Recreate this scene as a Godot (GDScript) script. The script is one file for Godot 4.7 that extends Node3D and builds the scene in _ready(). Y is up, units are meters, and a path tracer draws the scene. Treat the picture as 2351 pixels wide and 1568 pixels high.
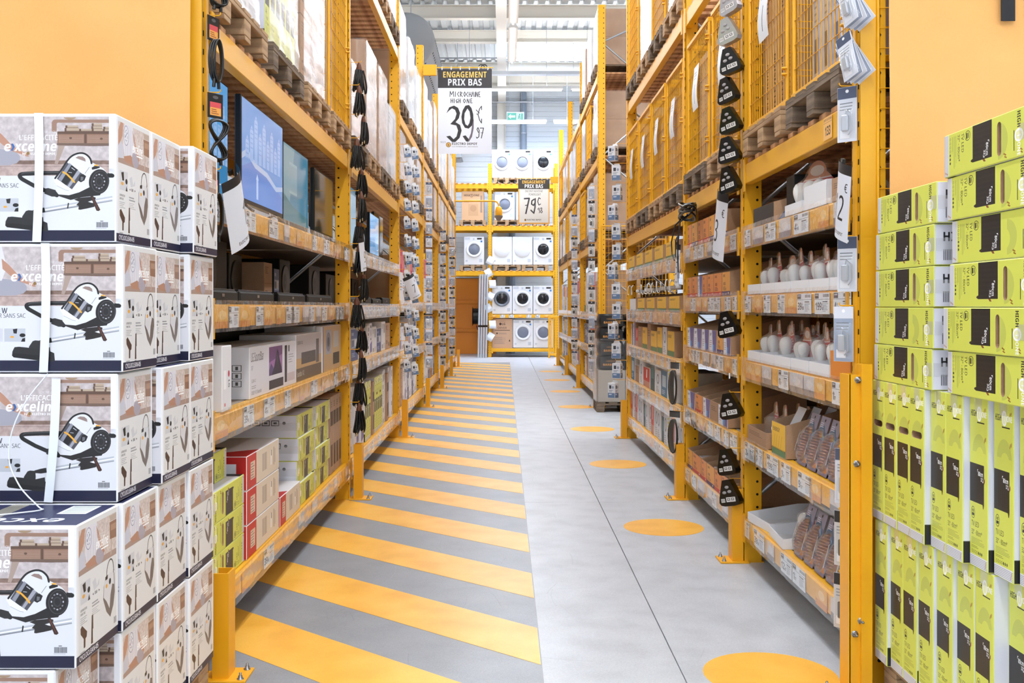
extends Node3D
# A warehouse shop aisle between two rows of yellow pallet racking. Metres, y up; the camera looks along -z.

var M := {}
var meshes := {}
var used := {}
var rng := RandomNumberGenerator.new()
var fonts := {}

const XL := -1.21      # front plane of the left uprights
const XR := 1.41       # front plane of the right uprights
const LPOST := [4.15, 8.0, 11.75, 15.3, 18.8, 22.1, 25.5]
const RPOST := [4.1, 6.05, 8.0, 11.7]
const RPOST2 := [15.3, 18.9, 22.5, 26.1]

func _ready() -> void:
	rng.seed = 7
	camera_and_light()
	make_materials()
	building()
	floor_marks()
	racks()
	vacuum_stack()
	tv_stack()
	left_goods()
	right_goods()
	far_end()
	hanging_goods()

func camera_and_light() -> void:
	var cam := Camera3D.new()
	cam.name = "camera"
	add_child(cam)
	cam.position = Vector3(0, 1.5, 0)
	cam.set_frustum(0.1 * 1568.0 / 2350.0, Vector2(0.1 * 18.5 / 2350.0, -0.1 * 80.0 / 2350.0), 0.1, 120.0)
	cam.current = true
	var we := WorldEnvironment.new()
	we.name = "environment"
	var e := Environment.new()
	e.background_mode = Environment.BG_SKY
	var sky := Sky.new()
	var sm := ProceduralSkyMaterial.new()
	sm.sky_top_color = Color(0.80, 0.88, 1.0)
	sm.sky_horizon_color = Color(0.92, 0.95, 1.0)
	sm.ground_bottom_color = Color(0.5, 0.5, 0.5)
	sm.ground_horizon_color = Color(0.8, 0.8, 0.8)
	sm.sky_energy_multiplier = 6.0
	sky.sky_material = sm
	e.sky = sky
	e.tonemap_mode = Environment.TONE_MAPPER_LINEAR
	e.tonemap_exposure = 1.0
	e.sdfgi_enabled = true
	e.ssao_enabled = true
	e.ssil_enabled = true
	we.environment = e
	add_child(we)

# ---------------------------------------------------------------- materials
func mat(key: String, col: Color, rough := 0.6, metal := 0.0) -> StandardMaterial3D:
	if M.has(key):
		return M[key]
	var m := StandardMaterial3D.new()
	m.resource_name = key
	m.albedo_color = col
	m.roughness = rough
	m.metallic = metal
	M[key] = m
	return m

func tex_mat(key: String, im: Image, rough := 0.55) -> StandardMaterial3D:
	var m := mat(key, Color.WHITE, rough)
	m.albedo_texture = ImageTexture.create_from_image(im)
	m.texture_repeat = false
	return m

func noise(seed_: int, freq: float, oct := 4, type := FastNoiseLite.TYPE_SIMPLEX_SMOOTH) -> FastNoiseLite:
	var n := FastNoiseLite.new()
	n.seed = seed_
	n.frequency = freq
	n.fractal_octaves = oct
	n.noise_type = type
	return n

func noise_image(n: FastNoiseLite, w: int, h: int, sx := 1.0, sy := 1.0) -> Image:
	# seamless so that repeats do not show an edge
	var im := n.get_seamless_image(int(w / sx), int(h / sy))
	im.resize(w, h, Image.INTERPOLATE_CUBIC)
	return im

func tinted(n: FastNoiseLite, w: int, h: int, cols: Array, sx := 1.0, sy := 1.0, fine := 0.0) -> Image:
	var a := noise_image(n, w, h, sx, sy)
	a.convert(Image.FORMAT_L8)
	var src := a.get_data()
	var out := PackedByteArray()
	out.resize(w * h * 3)
	var lut := []
	for i in 256:
		var t := i / 255.0 * (cols.size() - 1)
		var k := mini(int(t), cols.size() - 2)
		lut.append(cols[k].lerp(cols[k + 1], t - k))
	var r := RandomNumberGenerator.new()
	r.seed = 5
	for i in w * h:
		var c: Color = lut[src[i]]
		var d := (r.randf() - 0.5) * fine
		out[i * 3] = int(clampf(c.r + d, 0, 1) * 255)
		out[i * 3 + 1] = int(clampf(c.g + d, 0, 1) * 255)
		out[i * 3 + 2] = int(clampf(c.b + d, 0, 1) * 255)
	return Image.create_from_data(w, h, false, Image.FORMAT_RGB8, out)

func bump(seed_: int, freq: float, w: int, h: int, strength: float, sx := 1.0, sy := 1.0, oct := 4, type := FastNoiseLite.TYPE_SIMPLEX_SMOOTH) -> ImageTexture:
	var im := noise_image(noise(seed_, freq, oct, type), w, h, sx, sy)
	im.convert(Image.FORMAT_RGBA8)
	im.bump_map_to_normal_map(strength)
	return ImageTexture.create_from_image(im)

func triplanar(m: StandardMaterial3D, s: float, world := true) -> void:
	m.uv1_triplanar = true
	m.uv1_world_triplanar = world
	m.uv1_scale = Vector3(s, s, s)

func clear_mat(key: String, alpha: float, rough: float, tint := Color.WHITE) -> StandardMaterial3D:
	var m := mat(key, Color(tint.r, tint.g, tint.b, alpha), rough)
	m.transparency = BaseMaterial3D.TRANSPARENCY_ALPHA
	return m

func make_materials() -> void:
	var y := mat("rack_yellow", Color(0.92, 0.675, 0.09), 0.38)
	y.normal_enabled = true
	y.normal_texture = bump(3, 0.02, 256, 256, 0.6)
	y.normal_scale = 0.15
	triplanar(y, 1.5)
	mat("guard_yellow", Color(0.93, 0.66, 0.07), 0.42)
	mat("wire_yellow", Color(0.95, 0.69, 0.08), 0.4)
	mat("steel", Color(0.62, 0.63, 0.65), 0.32, 0.9)
	mat("zinc", Color(0.72, 0.74, 0.77), 0.35, 0.85)
	mat("black_plastic", Color(0.025, 0.025, 0.028), 0.35)
	mat("dark_hole_shade", Color(0.03, 0.028, 0.025), 0.9)  # for dark pieces on a surface, standing in for shade inside holes
	mat("white_card", Color(0.90, 0.90, 0.91), 0.55)
	mat("paper", Color(0.90, 0.91, 0.93), 0.7)
	mat("brown_tape", Color(0.62, 0.47, 0.31), 0.25)
	mat("hardboard", Color(0.42, 0.33, 0.26), 0.8)
	var wood := mat("pallet_wood", Color.WHITE, 0.75)
	wood.albedo_texture = ImageTexture.create_from_image(tinted(noise(11, 0.02, 5), 512, 512, [Color(0.45, 0.34, 0.24), Color(0.68, 0.55, 0.41), Color(0.80, 0.68, 0.52)], 12.0, 1.0, 0.05))
	triplanar(wood, 1.2, false)
	var grey := mat("old_wood", Color.WHITE, 0.8)
	grey.albedo_texture = ImageTexture.create_from_image(tinted(noise(12, 0.02, 5), 512, 512, [Color(0.27, 0.22, 0.18), Color(0.47, 0.40, 0.33), Color(0.60, 0.53, 0.45)], 12.0, 1.0, 0.06))
	triplanar(grey, 1.2, false)
	var slat := mat("slat_wood", Color(1.0, 0.97, 0.93), 0.75)
	slat.albedo_texture = ImageTexture.create_from_image(tinted(noise(13, 0.02, 5), 512, 256, [Color(0.60, 0.42, 0.30), Color(0.80, 0.61, 0.45), Color(0.88, 0.72, 0.56)], 1.0, 10.0, 0.04))
	triplanar(slat, 1.0, false)
	var card := mat("brown_card", Color.WHITE, 0.7)
	card.albedo_texture = ImageTexture.create_from_image(tinted(noise(14, 0.01, 5), 256, 256, [Color(0.66, 0.52, 0.40), Color(0.74, 0.60, 0.47)], 1, 1, 0.03))
	triplanar(card, 1.0, false)
	var wcard := mat("white_carton", Color.WHITE, 0.55)
	wcard.albedo_texture = ImageTexture.create_from_image(tinted(noise(15, 0.02, 4), 256, 256, [Color(0.86, 0.86, 0.87), Color(0.92, 0.92, 0.93)], 1, 1, 0.02))
	triplanar(wcard, 1.0, false)
	var film := clear_mat("stretch_film", 0.04, 0.22, Color(0.95, 0.96, 0.98))
	film.normal_enabled = true
	film.normal_texture = bump(21, 0.012, 512, 512, 9.0, 6.0, 1.0, 5, FastNoiseLite.TYPE_SIMPLEX)
	film.normal_scale = 0.22
	triplanar(film, 0.9, false)
	var rail := clear_mat("clear_rail", 0.05, 0.06)
	rail.normal_enabled = true
	rail.normal_texture = bump(22, 0.008, 512, 256, 5.0, 1.0, 1.0, 3)
	rail.normal_scale = 0.45
	triplanar(rail, 2.2)
	clear_mat("clear_blister", 0.11, 0.05)
	clear_mat("lamp_glass", 0.05, 0.02)

# ---------------------------------------------------------------- mesh building
class MB:
	var v := PackedVector3Array()
	var n := PackedVector3Array()
	var uv := PackedVector2Array()
	var t := Transform3D()
	var out := ArrayMesh.new()
	func tri(a: Vector3, b: Vector3, c: Vector3, na = null, nb = null, nc = null, ua := Vector2.ZERO, ub := Vector2.ZERO, uc := Vector2.ZERO) -> void:
		a = t * a; b = t * b; c = t * c
		var f := (b - a).cross(c - a).normalized()
		v.append_array([a, c, b])
		if na == null:
			n.append_array([f, f, f])
		else:
			n.append_array([(t.basis * na).normalized(), (t.basis * nc).normalized(), (t.basis * nb).normalized()])
		uv.append_array([ua, uc, ub])
	func quad(a: Vector3, b: Vector3, c: Vector3, d: Vector3, u0 := Vector2(0, 1), u1 := Vector2(1, 0)) -> void:
		# counter-clockwise from the front: a bottom left, b bottom right, c top right, d top left
		tri(a, b, c, null, null, null, u0, Vector2(u1.x, u0.y), u1)
		tri(a, c, d, null, null, null, u0, u1, Vector2(u0.x, u1.y))
	func box(c: Vector3, s: Vector3) -> void:
		var h := s * 0.5
		face(c, Vector3(h.x, 0, 0), Vector3(0, h.y, 0), Vector3(0, 0, h.z))
		face(c, Vector3(-h.x, 0, 0), Vector3(0, h.y, 0), Vector3(0, 0, -h.z))
		face(c, Vector3(0, 0, -h.z), Vector3(0, h.y, 0), Vector3(h.x, 0, 0))
		face(c, Vector3(0, 0, h.z), Vector3(0, h.y, 0), Vector3(-h.x, 0, 0))
		face(c, Vector3(h.x, 0, 0), Vector3(0, 0, -h.z), Vector3(0, h.y, 0))
		face(c, Vector3(h.x, 0, 0), Vector3(0, 0, h.z), Vector3(0, -h.y, 0))
	func face(c: Vector3, r: Vector3, u: Vector3, o: Vector3) -> void:
		quad(c - r - u + o, c + r - u + o, c + r + u + o, c - r + u + o)
	func cbox(c: Vector3, s: Vector3, k: float) -> void:
		# box with chamfered edges
		var h := s * 0.5
		var ax := [Vector3.RIGHT, Vector3.UP, Vector3.BACK]
		for i in 3:
			for sg in [-1.0, 1.0]:
				var o: Vector3 = ax[i] * sg * h[i]
				var r: Vector3 = ax[(i + 1) % 3]
				var u: Vector3 = ax[(i + 2) % 3]
				if i == 0:
					r = Vector3(0, 0, -sg); u = Vector3.UP
				elif i == 1:
					r = Vector3.RIGHT; u = Vector3(0, 0, -sg)
				else:
					r = Vector3(sg, 0, 0); u = Vector3.UP
				face(c, r * (absf(r.dot(h)) - k), u * (absf(u.dot(h)) - k), o)
		edges(c, h, k)
	func edges(c: Vector3, h: Vector3, k: float) -> void:
		for i in 3:
			var j := (i + 1) % 3
			var l := (i + 2) % 3
			for sj in [-1.0, 1.0]:
				for sl in [-1.0, 1.0]:
					var e := Vector3.ZERO; e[i] = h[i] - k
					var p := Vector3.ZERO; p[j] = sj * h[j]; p[l] = sl * (h[l] - k)
					var q := Vector3.ZERO; q[j] = sj * (h[j] - k); q[l] = sl * h[l]
					if sj * sl > 0:
						quad(c - e + p, c + e + p, c + e + q, c - e + q)
					else:
						quad(c - e + q, c + e + q, c + e + p, c - e + p)
		for sx in [-1.0, 1.0]:
			for sy in [-1.0, 1.0]:
				for sz in [-1.0, 1.0]:
					var a := c + Vector3(sx * h.x, sy * (h.y - k), sz * (h.z - k))
					var b := c + Vector3(sx * (h.x - k), sy * h.y, sz * (h.z - k))
					var d := c + Vector3(sx * (h.x - k), sy * (h.y - k), sz * h.z)
					if sx * sy * sz > 0:
						tri(a, b, d)
					else:
						tri(a, d, b)
	func tube(p: Array, r: float, sides := 8, caps := true) -> void:
		var rings := []
		var up := Vector3.UP
		for i in p.size():
			var d: Vector3 = (p[mini(i + 1, p.size() - 1)] - p[maxi(i - 1, 0)]).normalized()
			if absf(d.dot(up)) > 0.95:
				up = Vector3.RIGHT if absf(d.x) < 0.8 else Vector3.BACK
			var s := d.cross(up).normalized()
			up = s.cross(d).normalized()
			var ring := []
			for k in sides:
				var a := TAU * k / sides
				ring.append(s * cos(a) + up * sin(a))
			rings.append(ring)
		for i in p.size() - 1:
			for k in sides:
				var k2 := (k + 1) % sides
				var a: Vector3 = p[i] + rings[i][k] * r
				var b: Vector3 = p[i] + rings[i][k2] * r
				var c: Vector3 = p[i + 1] + rings[i + 1][k2] * r
				var d: Vector3 = p[i + 1] + rings[i + 1][k] * r
				tri(a, c, b, rings[i][k], rings[i + 1][k2], rings[i][k2])
				tri(a, d, c, rings[i][k], rings[i + 1][k], rings[i + 1][k2])
		if caps:
			for k in range(1, sides - 1):
				tri(p[0] + rings[0][0] * r, p[0] + rings[0][k] * r, p[0] + rings[0][k + 1] * r)
				var l: int = p.size() - 1
				tri(p[l] + rings[l][0] * r, p[l] + rings[l][k + 1] * r, p[l] + rings[l][k] * r)
	func bar(a: Vector3, b: Vector3, r: float, sides := 4) -> void:
		tube([a, b], r, sides)
	func lathe(prof: Array, sides := 16, ax := 1.0, az := 1.0) -> void:
		# profile of Vector2(radius, y), bottom to top
		for i in prof.size() - 1:
			var p: Vector2 = prof[i]
			var q: Vector2 = prof[i + 1]
			var np := slope(prof, i)
			var nq := slope(prof, i + 1)
			for k in sides:
				var a0 := TAU * k / sides
				var a1 := TAU * (k + 1) / sides
				var d0 := Vector3(cos(a0) * ax, 0, -sin(a0) * az)
				var d1 := Vector3(cos(a1) * ax, 0, -sin(a1) * az)
				var A := d0 * p.x + Vector3(0, p.y, 0)
				var B := d1 * p.x + Vector3(0, p.y, 0)
				var C := d1 * q.x + Vector3(0, q.y, 0)
				var D := d0 * q.x + Vector3(0, q.y, 0)
				var nA := d0 * np.x + Vector3(0, np.y, 0)
				var nB := d1 * np.x + Vector3(0, np.y, 0)
				var nC := d1 * nq.x + Vector3(0, nq.y, 0)
				var nD := d0 * nq.x + Vector3(0, nq.y, 0)
				if p.x > 0.0:
					tri(A, B, C, nA, nB, nC)
				if q.x > 0.0:
					tri(A, C, D, nA, nC, nD)
	func slope(prof: Array, i: int) -> Vector2:
		var a: Vector2 = prof[maxi(i - 1, 0)]
		var b: Vector2 = prof[mini(i + 1, prof.size() - 1)]
		var d := b - a
		return Vector2(d.y, -d.x).normalized() if d.length() > 1e-9 else Vector2(1, 0)
	func prism(poly: PackedVector2Array, z0: float, z1: float) -> void:
		# outline in x,y (counter-clockwise), from z0 up to z1
		if Geometry2D.is_polygon_clockwise(poly):
			poly.reverse()
		var idx := Geometry2D.triangulate_polygon(poly)
		var lo := poly[0]
		var hi := poly[0]
		for q in poly:
			lo = lo.min(q)
			hi = hi.max(q)
		var sz := hi - lo
		for i in range(0, idx.size(), 3):
			var p := [poly[idx[i]], poly[idx[i + 1]], poly[idx[i + 2]]]
			if (p[1] - p[0]).cross(p[2] - p[0]) < 0:
				p = [p[0], p[2], p[1]]
			var u := []
			for q in p:
				u.append(Vector2((q.x - lo.x) / sz.x, 1.0 - (q.y - lo.y) / sz.y))
			tri(Vector3(p[0].x, p[0].y, z1), Vector3(p[1].x, p[1].y, z1), Vector3(p[2].x, p[2].y, z1), null, null, null, u[0], u[1], u[2])
			tri(Vector3(p[0].x, p[0].y, z0), Vector3(p[2].x, p[2].y, z0), Vector3(p[1].x, p[1].y, z0), null, null, null, u[0], u[2], u[1])
		for i in poly.size():
			var a := poly[i]
			var b := poly[(i + 1) % poly.size()]
			quad(Vector3(a.x, a.y, z0), Vector3(b.x, b.y, z0), Vector3(b.x, b.y, z1), Vector3(a.x, a.y, z1))
	func sheet(grid: Array) -> void:
		# rows of points, smooth; first row at the bottom; uv 0..1
		var rows := grid.size()
		var cols: int = grid[0].size()
		var nr := []
		for i in rows:
			var line := []
			for j in cols:
				var du: Vector3 = grid[i][mini(j + 1, cols - 1)] - grid[i][maxi(j - 1, 0)]
				var dv: Vector3 = grid[mini(i + 1, rows - 1)][j] - grid[maxi(i - 1, 0)][j]
				line.append(du.cross(dv).normalized())
			nr.append(line)
		for i in rows - 1:
			for j in cols - 1:
				var u0 := Vector2(j / float(cols - 1), 1.0 - i / float(rows - 1))
				var u1 := Vector2((j + 1) / float(cols - 1), 1.0 - (i + 1) / float(rows - 1))
				tri(grid[i][j], grid[i][j + 1], grid[i + 1][j + 1], nr[i][j], nr[i][j + 1], nr[i + 1][j + 1], u0, Vector2(u1.x, u0.y), u1)
				tri(grid[i][j], grid[i + 1][j + 1], grid[i + 1][j], nr[i][j], nr[i + 1][j + 1], nr[i + 1][j], u0, u1, Vector2(u0.x, u1.y))
	func flush(m: Material) -> MB:
		if v.size() == 0:
			return self
		var a := []
		a.resize(Mesh.ARRAY_MAX)
		a[Mesh.ARRAY_VERTEX] = v
		a[Mesh.ARRAY_NORMAL] = n
		a[Mesh.ARRAY_TEX_UV] = uv
		out.add_surface_from_arrays(Mesh.PRIMITIVE_TRIANGLES, a)
		out.surface_set_material(out.get_surface_count() - 1, m)
		v = PackedVector3Array(); n = PackedVector3Array(); uv = PackedVector2Array()
		return self
	func done(m: Material) -> ArrayMesh:
		flush(m)
		return out

func V(x: float, y: float, z: float) -> Vector3:
	return Vector3(x, y, z)

func numbered(called: String) -> String:
	var k: int = used.get(called, 0)
	used[called] = k + 1
	return called if k == 0 else "%s_%03d" % [called, k]

func tag(o: Node3D, label: String, category: String, group := "") -> Node3D:
	o.set_meta("label", label)
	o.set_meta("category", category)
	if group != "":
		o.set_meta("group", group)
	return o

func thing(called: String, label: String, category: String, at := Vector3.ZERO, turn := 0.0, group := "") -> Node3D:
	var o := Node3D.new()
	o.name = numbered(called)
	add_child(o)
	o.position = at
	o.rotation.y = turn
	tag(o, label, category, group)
	return o

func part(called: String, mesh: Mesh, parent: Node3D, at := Vector3.ZERO, label := "") -> MeshInstance3D:
	var o := MeshInstance3D.new()
	o.mesh = mesh
	o.name = called
	o.position = at
	parent.add_child(o, true)
	if label != "":
		o.set_meta("label", label)
	return o

func solo(called: String, mesh: Mesh, label: String, category: String, at := Vector3.ZERO, turn := 0.0, group := "") -> MeshInstance3D:
	var o := MeshInstance3D.new()
	o.mesh = mesh
	o.name = numbered(called)
	add_child(o)
	o.position = at
	o.rotation.y = turn
	tag(o, label, category, group)
	return o

func copy_of(src: Node3D, label: String, at: Vector3, turn: float, group := "") -> Node3D:
	var base := String(src.name).rstrip("0123456789").rstrip("_")
	var o: Node3D = src.duplicate()
	o.name = numbered(base)
	add_child(o)
	o.position = at
	o.rotation = Vector3(0, turn, 0)
	o.set_meta("label", label)
	if group != "":
		o.set_meta("group", group)
	return o

func struct(called: String, mesh: Mesh) -> MeshInstance3D:
	var o := MeshInstance3D.new()
	o.mesh = mesh
	o.name = called
	add_child(o, true)
	o.set_meta("kind", "structure")
	return o

func nth(i: int) -> String:
	var w := ["first", "second", "third", "fourth", "fifth", "sixth", "seventh", "eighth", "ninth", "tenth", "eleventh", "twelfth", "thirteenth", "fourteenth", "fifteenth", "sixteenth", "seventeenth", "eighteenth", "nineteenth", "twentieth"]
	return w[i] if i < w.size() else "%dth" % (i + 1)

func box_mesh(key: String, size: Vector3, m: Material, k := 0.0) -> ArrayMesh:
	if not meshes.has(key):
		var b := MB.new()
		if k > 0.0:
			b.cbox(V(0, size.y / 2, 0), size, k)
		else:
			b.box(V(0, size.y / 2, 0), size)
		meshes[key] = b.done(m)
	return meshes[key]

# carton standing on y = 0, front towards +z; faces may carry prints: {"front": material, "side": .., "top": .., "back": .., "end": ..}
func carton(key: String, s: Vector3, body: Material, faces := {}, k := 0.003) -> ArrayMesh:
	if meshes.has(key):
		return meshes[key]
	var b := MB.new()
	var c := V(0, s.y / 2, 0)
	var h := s / 2
	b.edges(c, h, k)
	b.flush(faces.get("edge", body))
	var dirs := {
		"front": [V(h.x - k, 0, 0), V(0, h.y - k, 0), V(0, 0, h.z)], "back": [V(-h.x + k, 0, 0), V(0, h.y - k, 0), V(0, 0, -h.z)],
		"right": [V(0, 0, -h.z + k), V(0, h.y - k, 0), V(h.x, 0, 0)], "left": [V(0, 0, h.z - k), V(0, h.y - k, 0), V(-h.x, 0, 0)],
		"top": [V(h.x - k, 0, 0), V(0, 0, -h.z + k), V(0, h.y, 0)], "bottom": [V(h.x - k, 0, 0), V(0, 0, h.z - k), V(0, -h.y, 0)]}
	for f in dirs:
		var d: Array = dirs[f]
		b.face(c, d[0], d[1], d[2])
		b.flush(faces.get(f, faces.get("side", body) if f in ["right", "left"] else body))
	meshes[key] = b.done(body)
	return meshes[key]

# ---------------------------------------------------------------- printing pictures
class Pic:
	var im: Image
	var w: int
	var h: int
	var owner: Node3D
	const SS := 2
	var sc := 1.0
	var off := Vector2.ZERO
	func frame(scale: float, offset: Vector2) -> void:
		# draw from here on in other units
		sc = scale; off = offset
	func _init(w_: int, h_: int, bg: Color, owner_: Node3D) -> void:
		w = w_; h = h_; owner = owner_
		im = Image.create_empty(w * SS, h * SS, false, Image.FORMAT_RGBA8)
		im.fill(bg)
	func rect(x: float, y: float, rw: float, rh: float, c: Color) -> void:
		var a := (Vector2(x, y) * sc + off) * SS
		var q := (Vector2(x + rw, y + rh) * sc + off) * SS
		im.fill_rect(Rect2i(roundi(a.x), roundi(a.y), maxi(1, roundi(q.x) - roundi(a.x)), maxi(1, roundi(q.y) - roundi(a.y))), c)
	func poly(p_: Array, c: Color) -> void:
		var p := PackedVector2Array()
		for q in p_:
			p.append(q * sc + off)
		var n := p.size()
		var lo := INF
		var hi := -INF
		for q in p:
			lo = minf(lo, q.y); hi = maxf(hi, q.y)
		var y0 := maxi(0, floori(lo * SS))
		var y1 := mini(im.get_height() - 1, ceili(hi * SS))
		for y in range(y0, y1 + 1):
			var yy := (y + 0.5) / SS
			var xs := PackedFloat32Array()
			for i in n:
				var a: Vector2 = p[i]
				var b: Vector2 = p[(i + 1) % n]
				if (a.y <= yy) != (b.y <= yy):
					xs.append(a.x + (yy - a.y) / (b.y - a.y) * (b.x - a.x))
			xs.sort()
			for k in range(0, xs.size() - 1, 2):
				var x0 := maxi(0, roundi(xs[k] * SS))
				var x1 := mini(im.get_width(), roundi(xs[k + 1] * SS))
				if x1 > x0:
					if c.a < 1.0:
						for x in range(x0, x1):
							im.set_pixel(x, y, im.get_pixel(x, y).blend(c))
					else:
						im.fill_rect(Rect2i(x0, y, x1 - x0, 1), c)
	func P(a: Array, c: Color) -> void:
		var q := []
		for i in range(0, a.size(), 2):
			q.append(Vector2(a[i], a[i + 1]))
		poly(q, c)
	func ell(cx: float, cy: float, rx: float, ry: float, c: Color, rot := 0.0, a0 := 0.0, a1 := TAU) -> void:
		var q := []
		for i in 33:
			var a := lerpf(a0, a1, i / 32.0)
			q.append(Vector2(cx, cy) + Vector2(cos(a) * rx, sin(a) * ry).rotated(rot))
		poly(q, c)
	func line(a: Array, width: float, c: Color) -> void:
		for i in range(0, a.size() - 2, 2):
			var p := Vector2(a[i], a[i + 1])
			var q := Vector2(a[i + 2], a[i + 3])
			var s := (q - p).normalized().orthogonal() * width * 0.5
			poly([p + s, q + s, q - s, p - s], c)
			if width > 2.0 and i > 0:
				ell(p.x, p.y, width * 0.5, width * 0.5, c)
	func curve(a: Array, width: float, c: Color) -> void:
		# smooth line through the points
		var cv := Curve2D.new()
		var n := a.size() / 2
		for i in n:
			var p := Vector2(a[2 * i], a[2 * i + 1])
			var pr := Vector2(a[2 * maxi(i - 1, 0)], a[2 * maxi(i - 1, 0) + 1])
			var nx := Vector2(a[2 * mini(i + 1, n - 1)], a[2 * mini(i + 1, n - 1) + 1])
			var tn := (nx - pr) / 6.0
			cv.add_point(p, -tn, tn)
		var o := []
		for q in cv.tessellate(4, 4):
			o.append(q.x); o.append(q.y)
		line(o, width, c)
		ell(a[0], a[1], width / 2, width / 2, c)
		ell(a[-2], a[-1], width / 2, width / 2, c)
	func text(s: String, x: float, y: float, height: float, c: Color, bold := false, squeeze := 1.0, slant := 0.0, rot := 0.0, align := 0.0, serif := false) -> float:
		# x,y: left end of the baseline; height: of a capital
		var t: Array = owner.glyphs(s, bold, serif)
		var k := height / 0.714
		var wid: float = t[1] * k * squeeze
		var org := Vector2(x, y) - Vector2(wid * align, 0).rotated(rot)
		var pts: PackedVector3Array = t[0]
		for i in range(0, pts.size(), 3):
			var q := []
			for j in 3:
				var p := pts[i + j]
				q.append(org + Vector2((p.x + p.y * slant) * k * squeeze, -p.y * k).rotated(rot))
			poly(q, c)
		return wid
	func fit(s: String, x0: float, x1: float, y: float, height: float, c: Color, bold := false, slant := 0.0) -> void:
		# set between two margins
		var wid: float = owner.glyphs(s, bold, false)[1] * height / 0.714
		text(s, x0, y, height, c, bold, (x1 - x0) / wid, slant)
	func bars(x: float, y: float, bw: float, bh: float, c: Color, seed_ := 1) -> void:
		var r := RandomNumberGenerator.new()
		r.seed = seed_
		var at := x
		while at < x + bw:
			var s := r.randf_range(0.6, 2.2)
			rect(at, y, s, bh, c)
			at += s + r.randf_range(0.7, 2.0)
	func lines(x: float, y: float, lw: float, count: int, step: float, c: Color, thick := 1.0) -> void:
		var r := RandomNumberGenerator.new()
		r.seed = int(x * 7 + y)
		for i in count:
			rect(x, y + i * step, lw * r.randf_range(0.55, 1.0), thick, c)
	func mottle(r: Rect2, amount: float, seed_ := 1, freq := 0.02) -> void:
		# stains and grain on a printed ground
		var n := FastNoiseLite.new()
		n.seed = seed_; n.frequency = freq; n.fractal_octaves = 4
		for y in range(int(r.position.y * SS), mini(int(r.end.y * SS), im.get_height())):
			for x in range(int(r.position.x * SS), mini(int(r.end.x * SS), im.get_width())):
				var d := n.get_noise_2d(x, y) * amount
				var p := im.get_pixel(x, y)
				im.set_pixel(x, y, Color(p.r + d, p.g + d, p.b + d))
	func finish() -> Image:
		im.shrink_x2()
		im.convert(Image.FORMAT_RGB8)
		return im

func glyphs(s: String, bold: bool, serif: bool) -> Array:
	var key := "%s|%s|%s" % [s, bold, serif]
	if fonts.has(key):
		return fonts[key]
	var tm := text_mesh(s, bold, serif, 0.0)
	var a := tm.get_mesh_arrays()
	var pts := PackedVector3Array()
	var v: PackedVector3Array = a[Mesh.ARRAY_VERTEX]
	var lo := INF
	var hi := -INF
	if a[Mesh.ARRAY_INDEX] != null and a[Mesh.ARRAY_INDEX].size():
		for i in a[Mesh.ARRAY_INDEX]:
			pts.append(v[i])
	else:
		pts = v
	for p in pts:
		lo = minf(lo, p.x); hi = maxf(hi, p.x)
	for i in pts.size():
		pts[i] -= Vector3(lo, 0.25, 0)
	fonts[key] = [pts, hi - lo]
	return fonts[key]

func text_mesh(s: String, bold: bool, serif: bool, depth: float) -> TextMesh:
	var tm := TextMesh.new()
	var f := SystemFont.new()
	f.font_names = PackedStringArray(["Droid Serif" if serif else "Droid Sans"])
	f.font_weight = 700 if bold else 400
	tm.font = f
	tm.font_size = 64
	tm.pixel_size = 1.0 / 64.0
	tm.depth = depth
	tm.curve_step = 2.0
	tm.text = s
	tm.horizontal_alignment = HORIZONTAL_ALIGNMENT_LEFT
	tm.vertical_alignment = VERTICAL_ALIGNMENT_BOTTOM
	return tm

# ---------------------------------------------------------------- the building
# fine scratches and wheel scuffs worn into a floor
func scuffed(im: Image, count: int, seed_: int) -> Image:
	var r := RandomNumberGenerator.new()
	r.seed = seed_
	var w := im.get_width()
	for k in count:
		var p := Vector2(r.randf() * w, r.randf() * w)
		var a := (PI / 2 if r.randf() < 0.6 else 0.0) + r.randf_range(-0.5, 0.5)
		var bend := r.randf_range(-0.004, 0.004)
		var tone := r.randf_range(-0.07, 0.05)
		for i in r.randi_range(15, 110):
			p += Vector2(cos(a), sin(a))
			a += bend
			var x := posmod(int(p.x), w)
			var y := posmod(int(p.y), w)
			var c := im.get_pixel(x, y)
			im.set_pixel(x, y, Color(c.r + tone, c.g + tone, c.b + tone))
	return im

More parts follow.
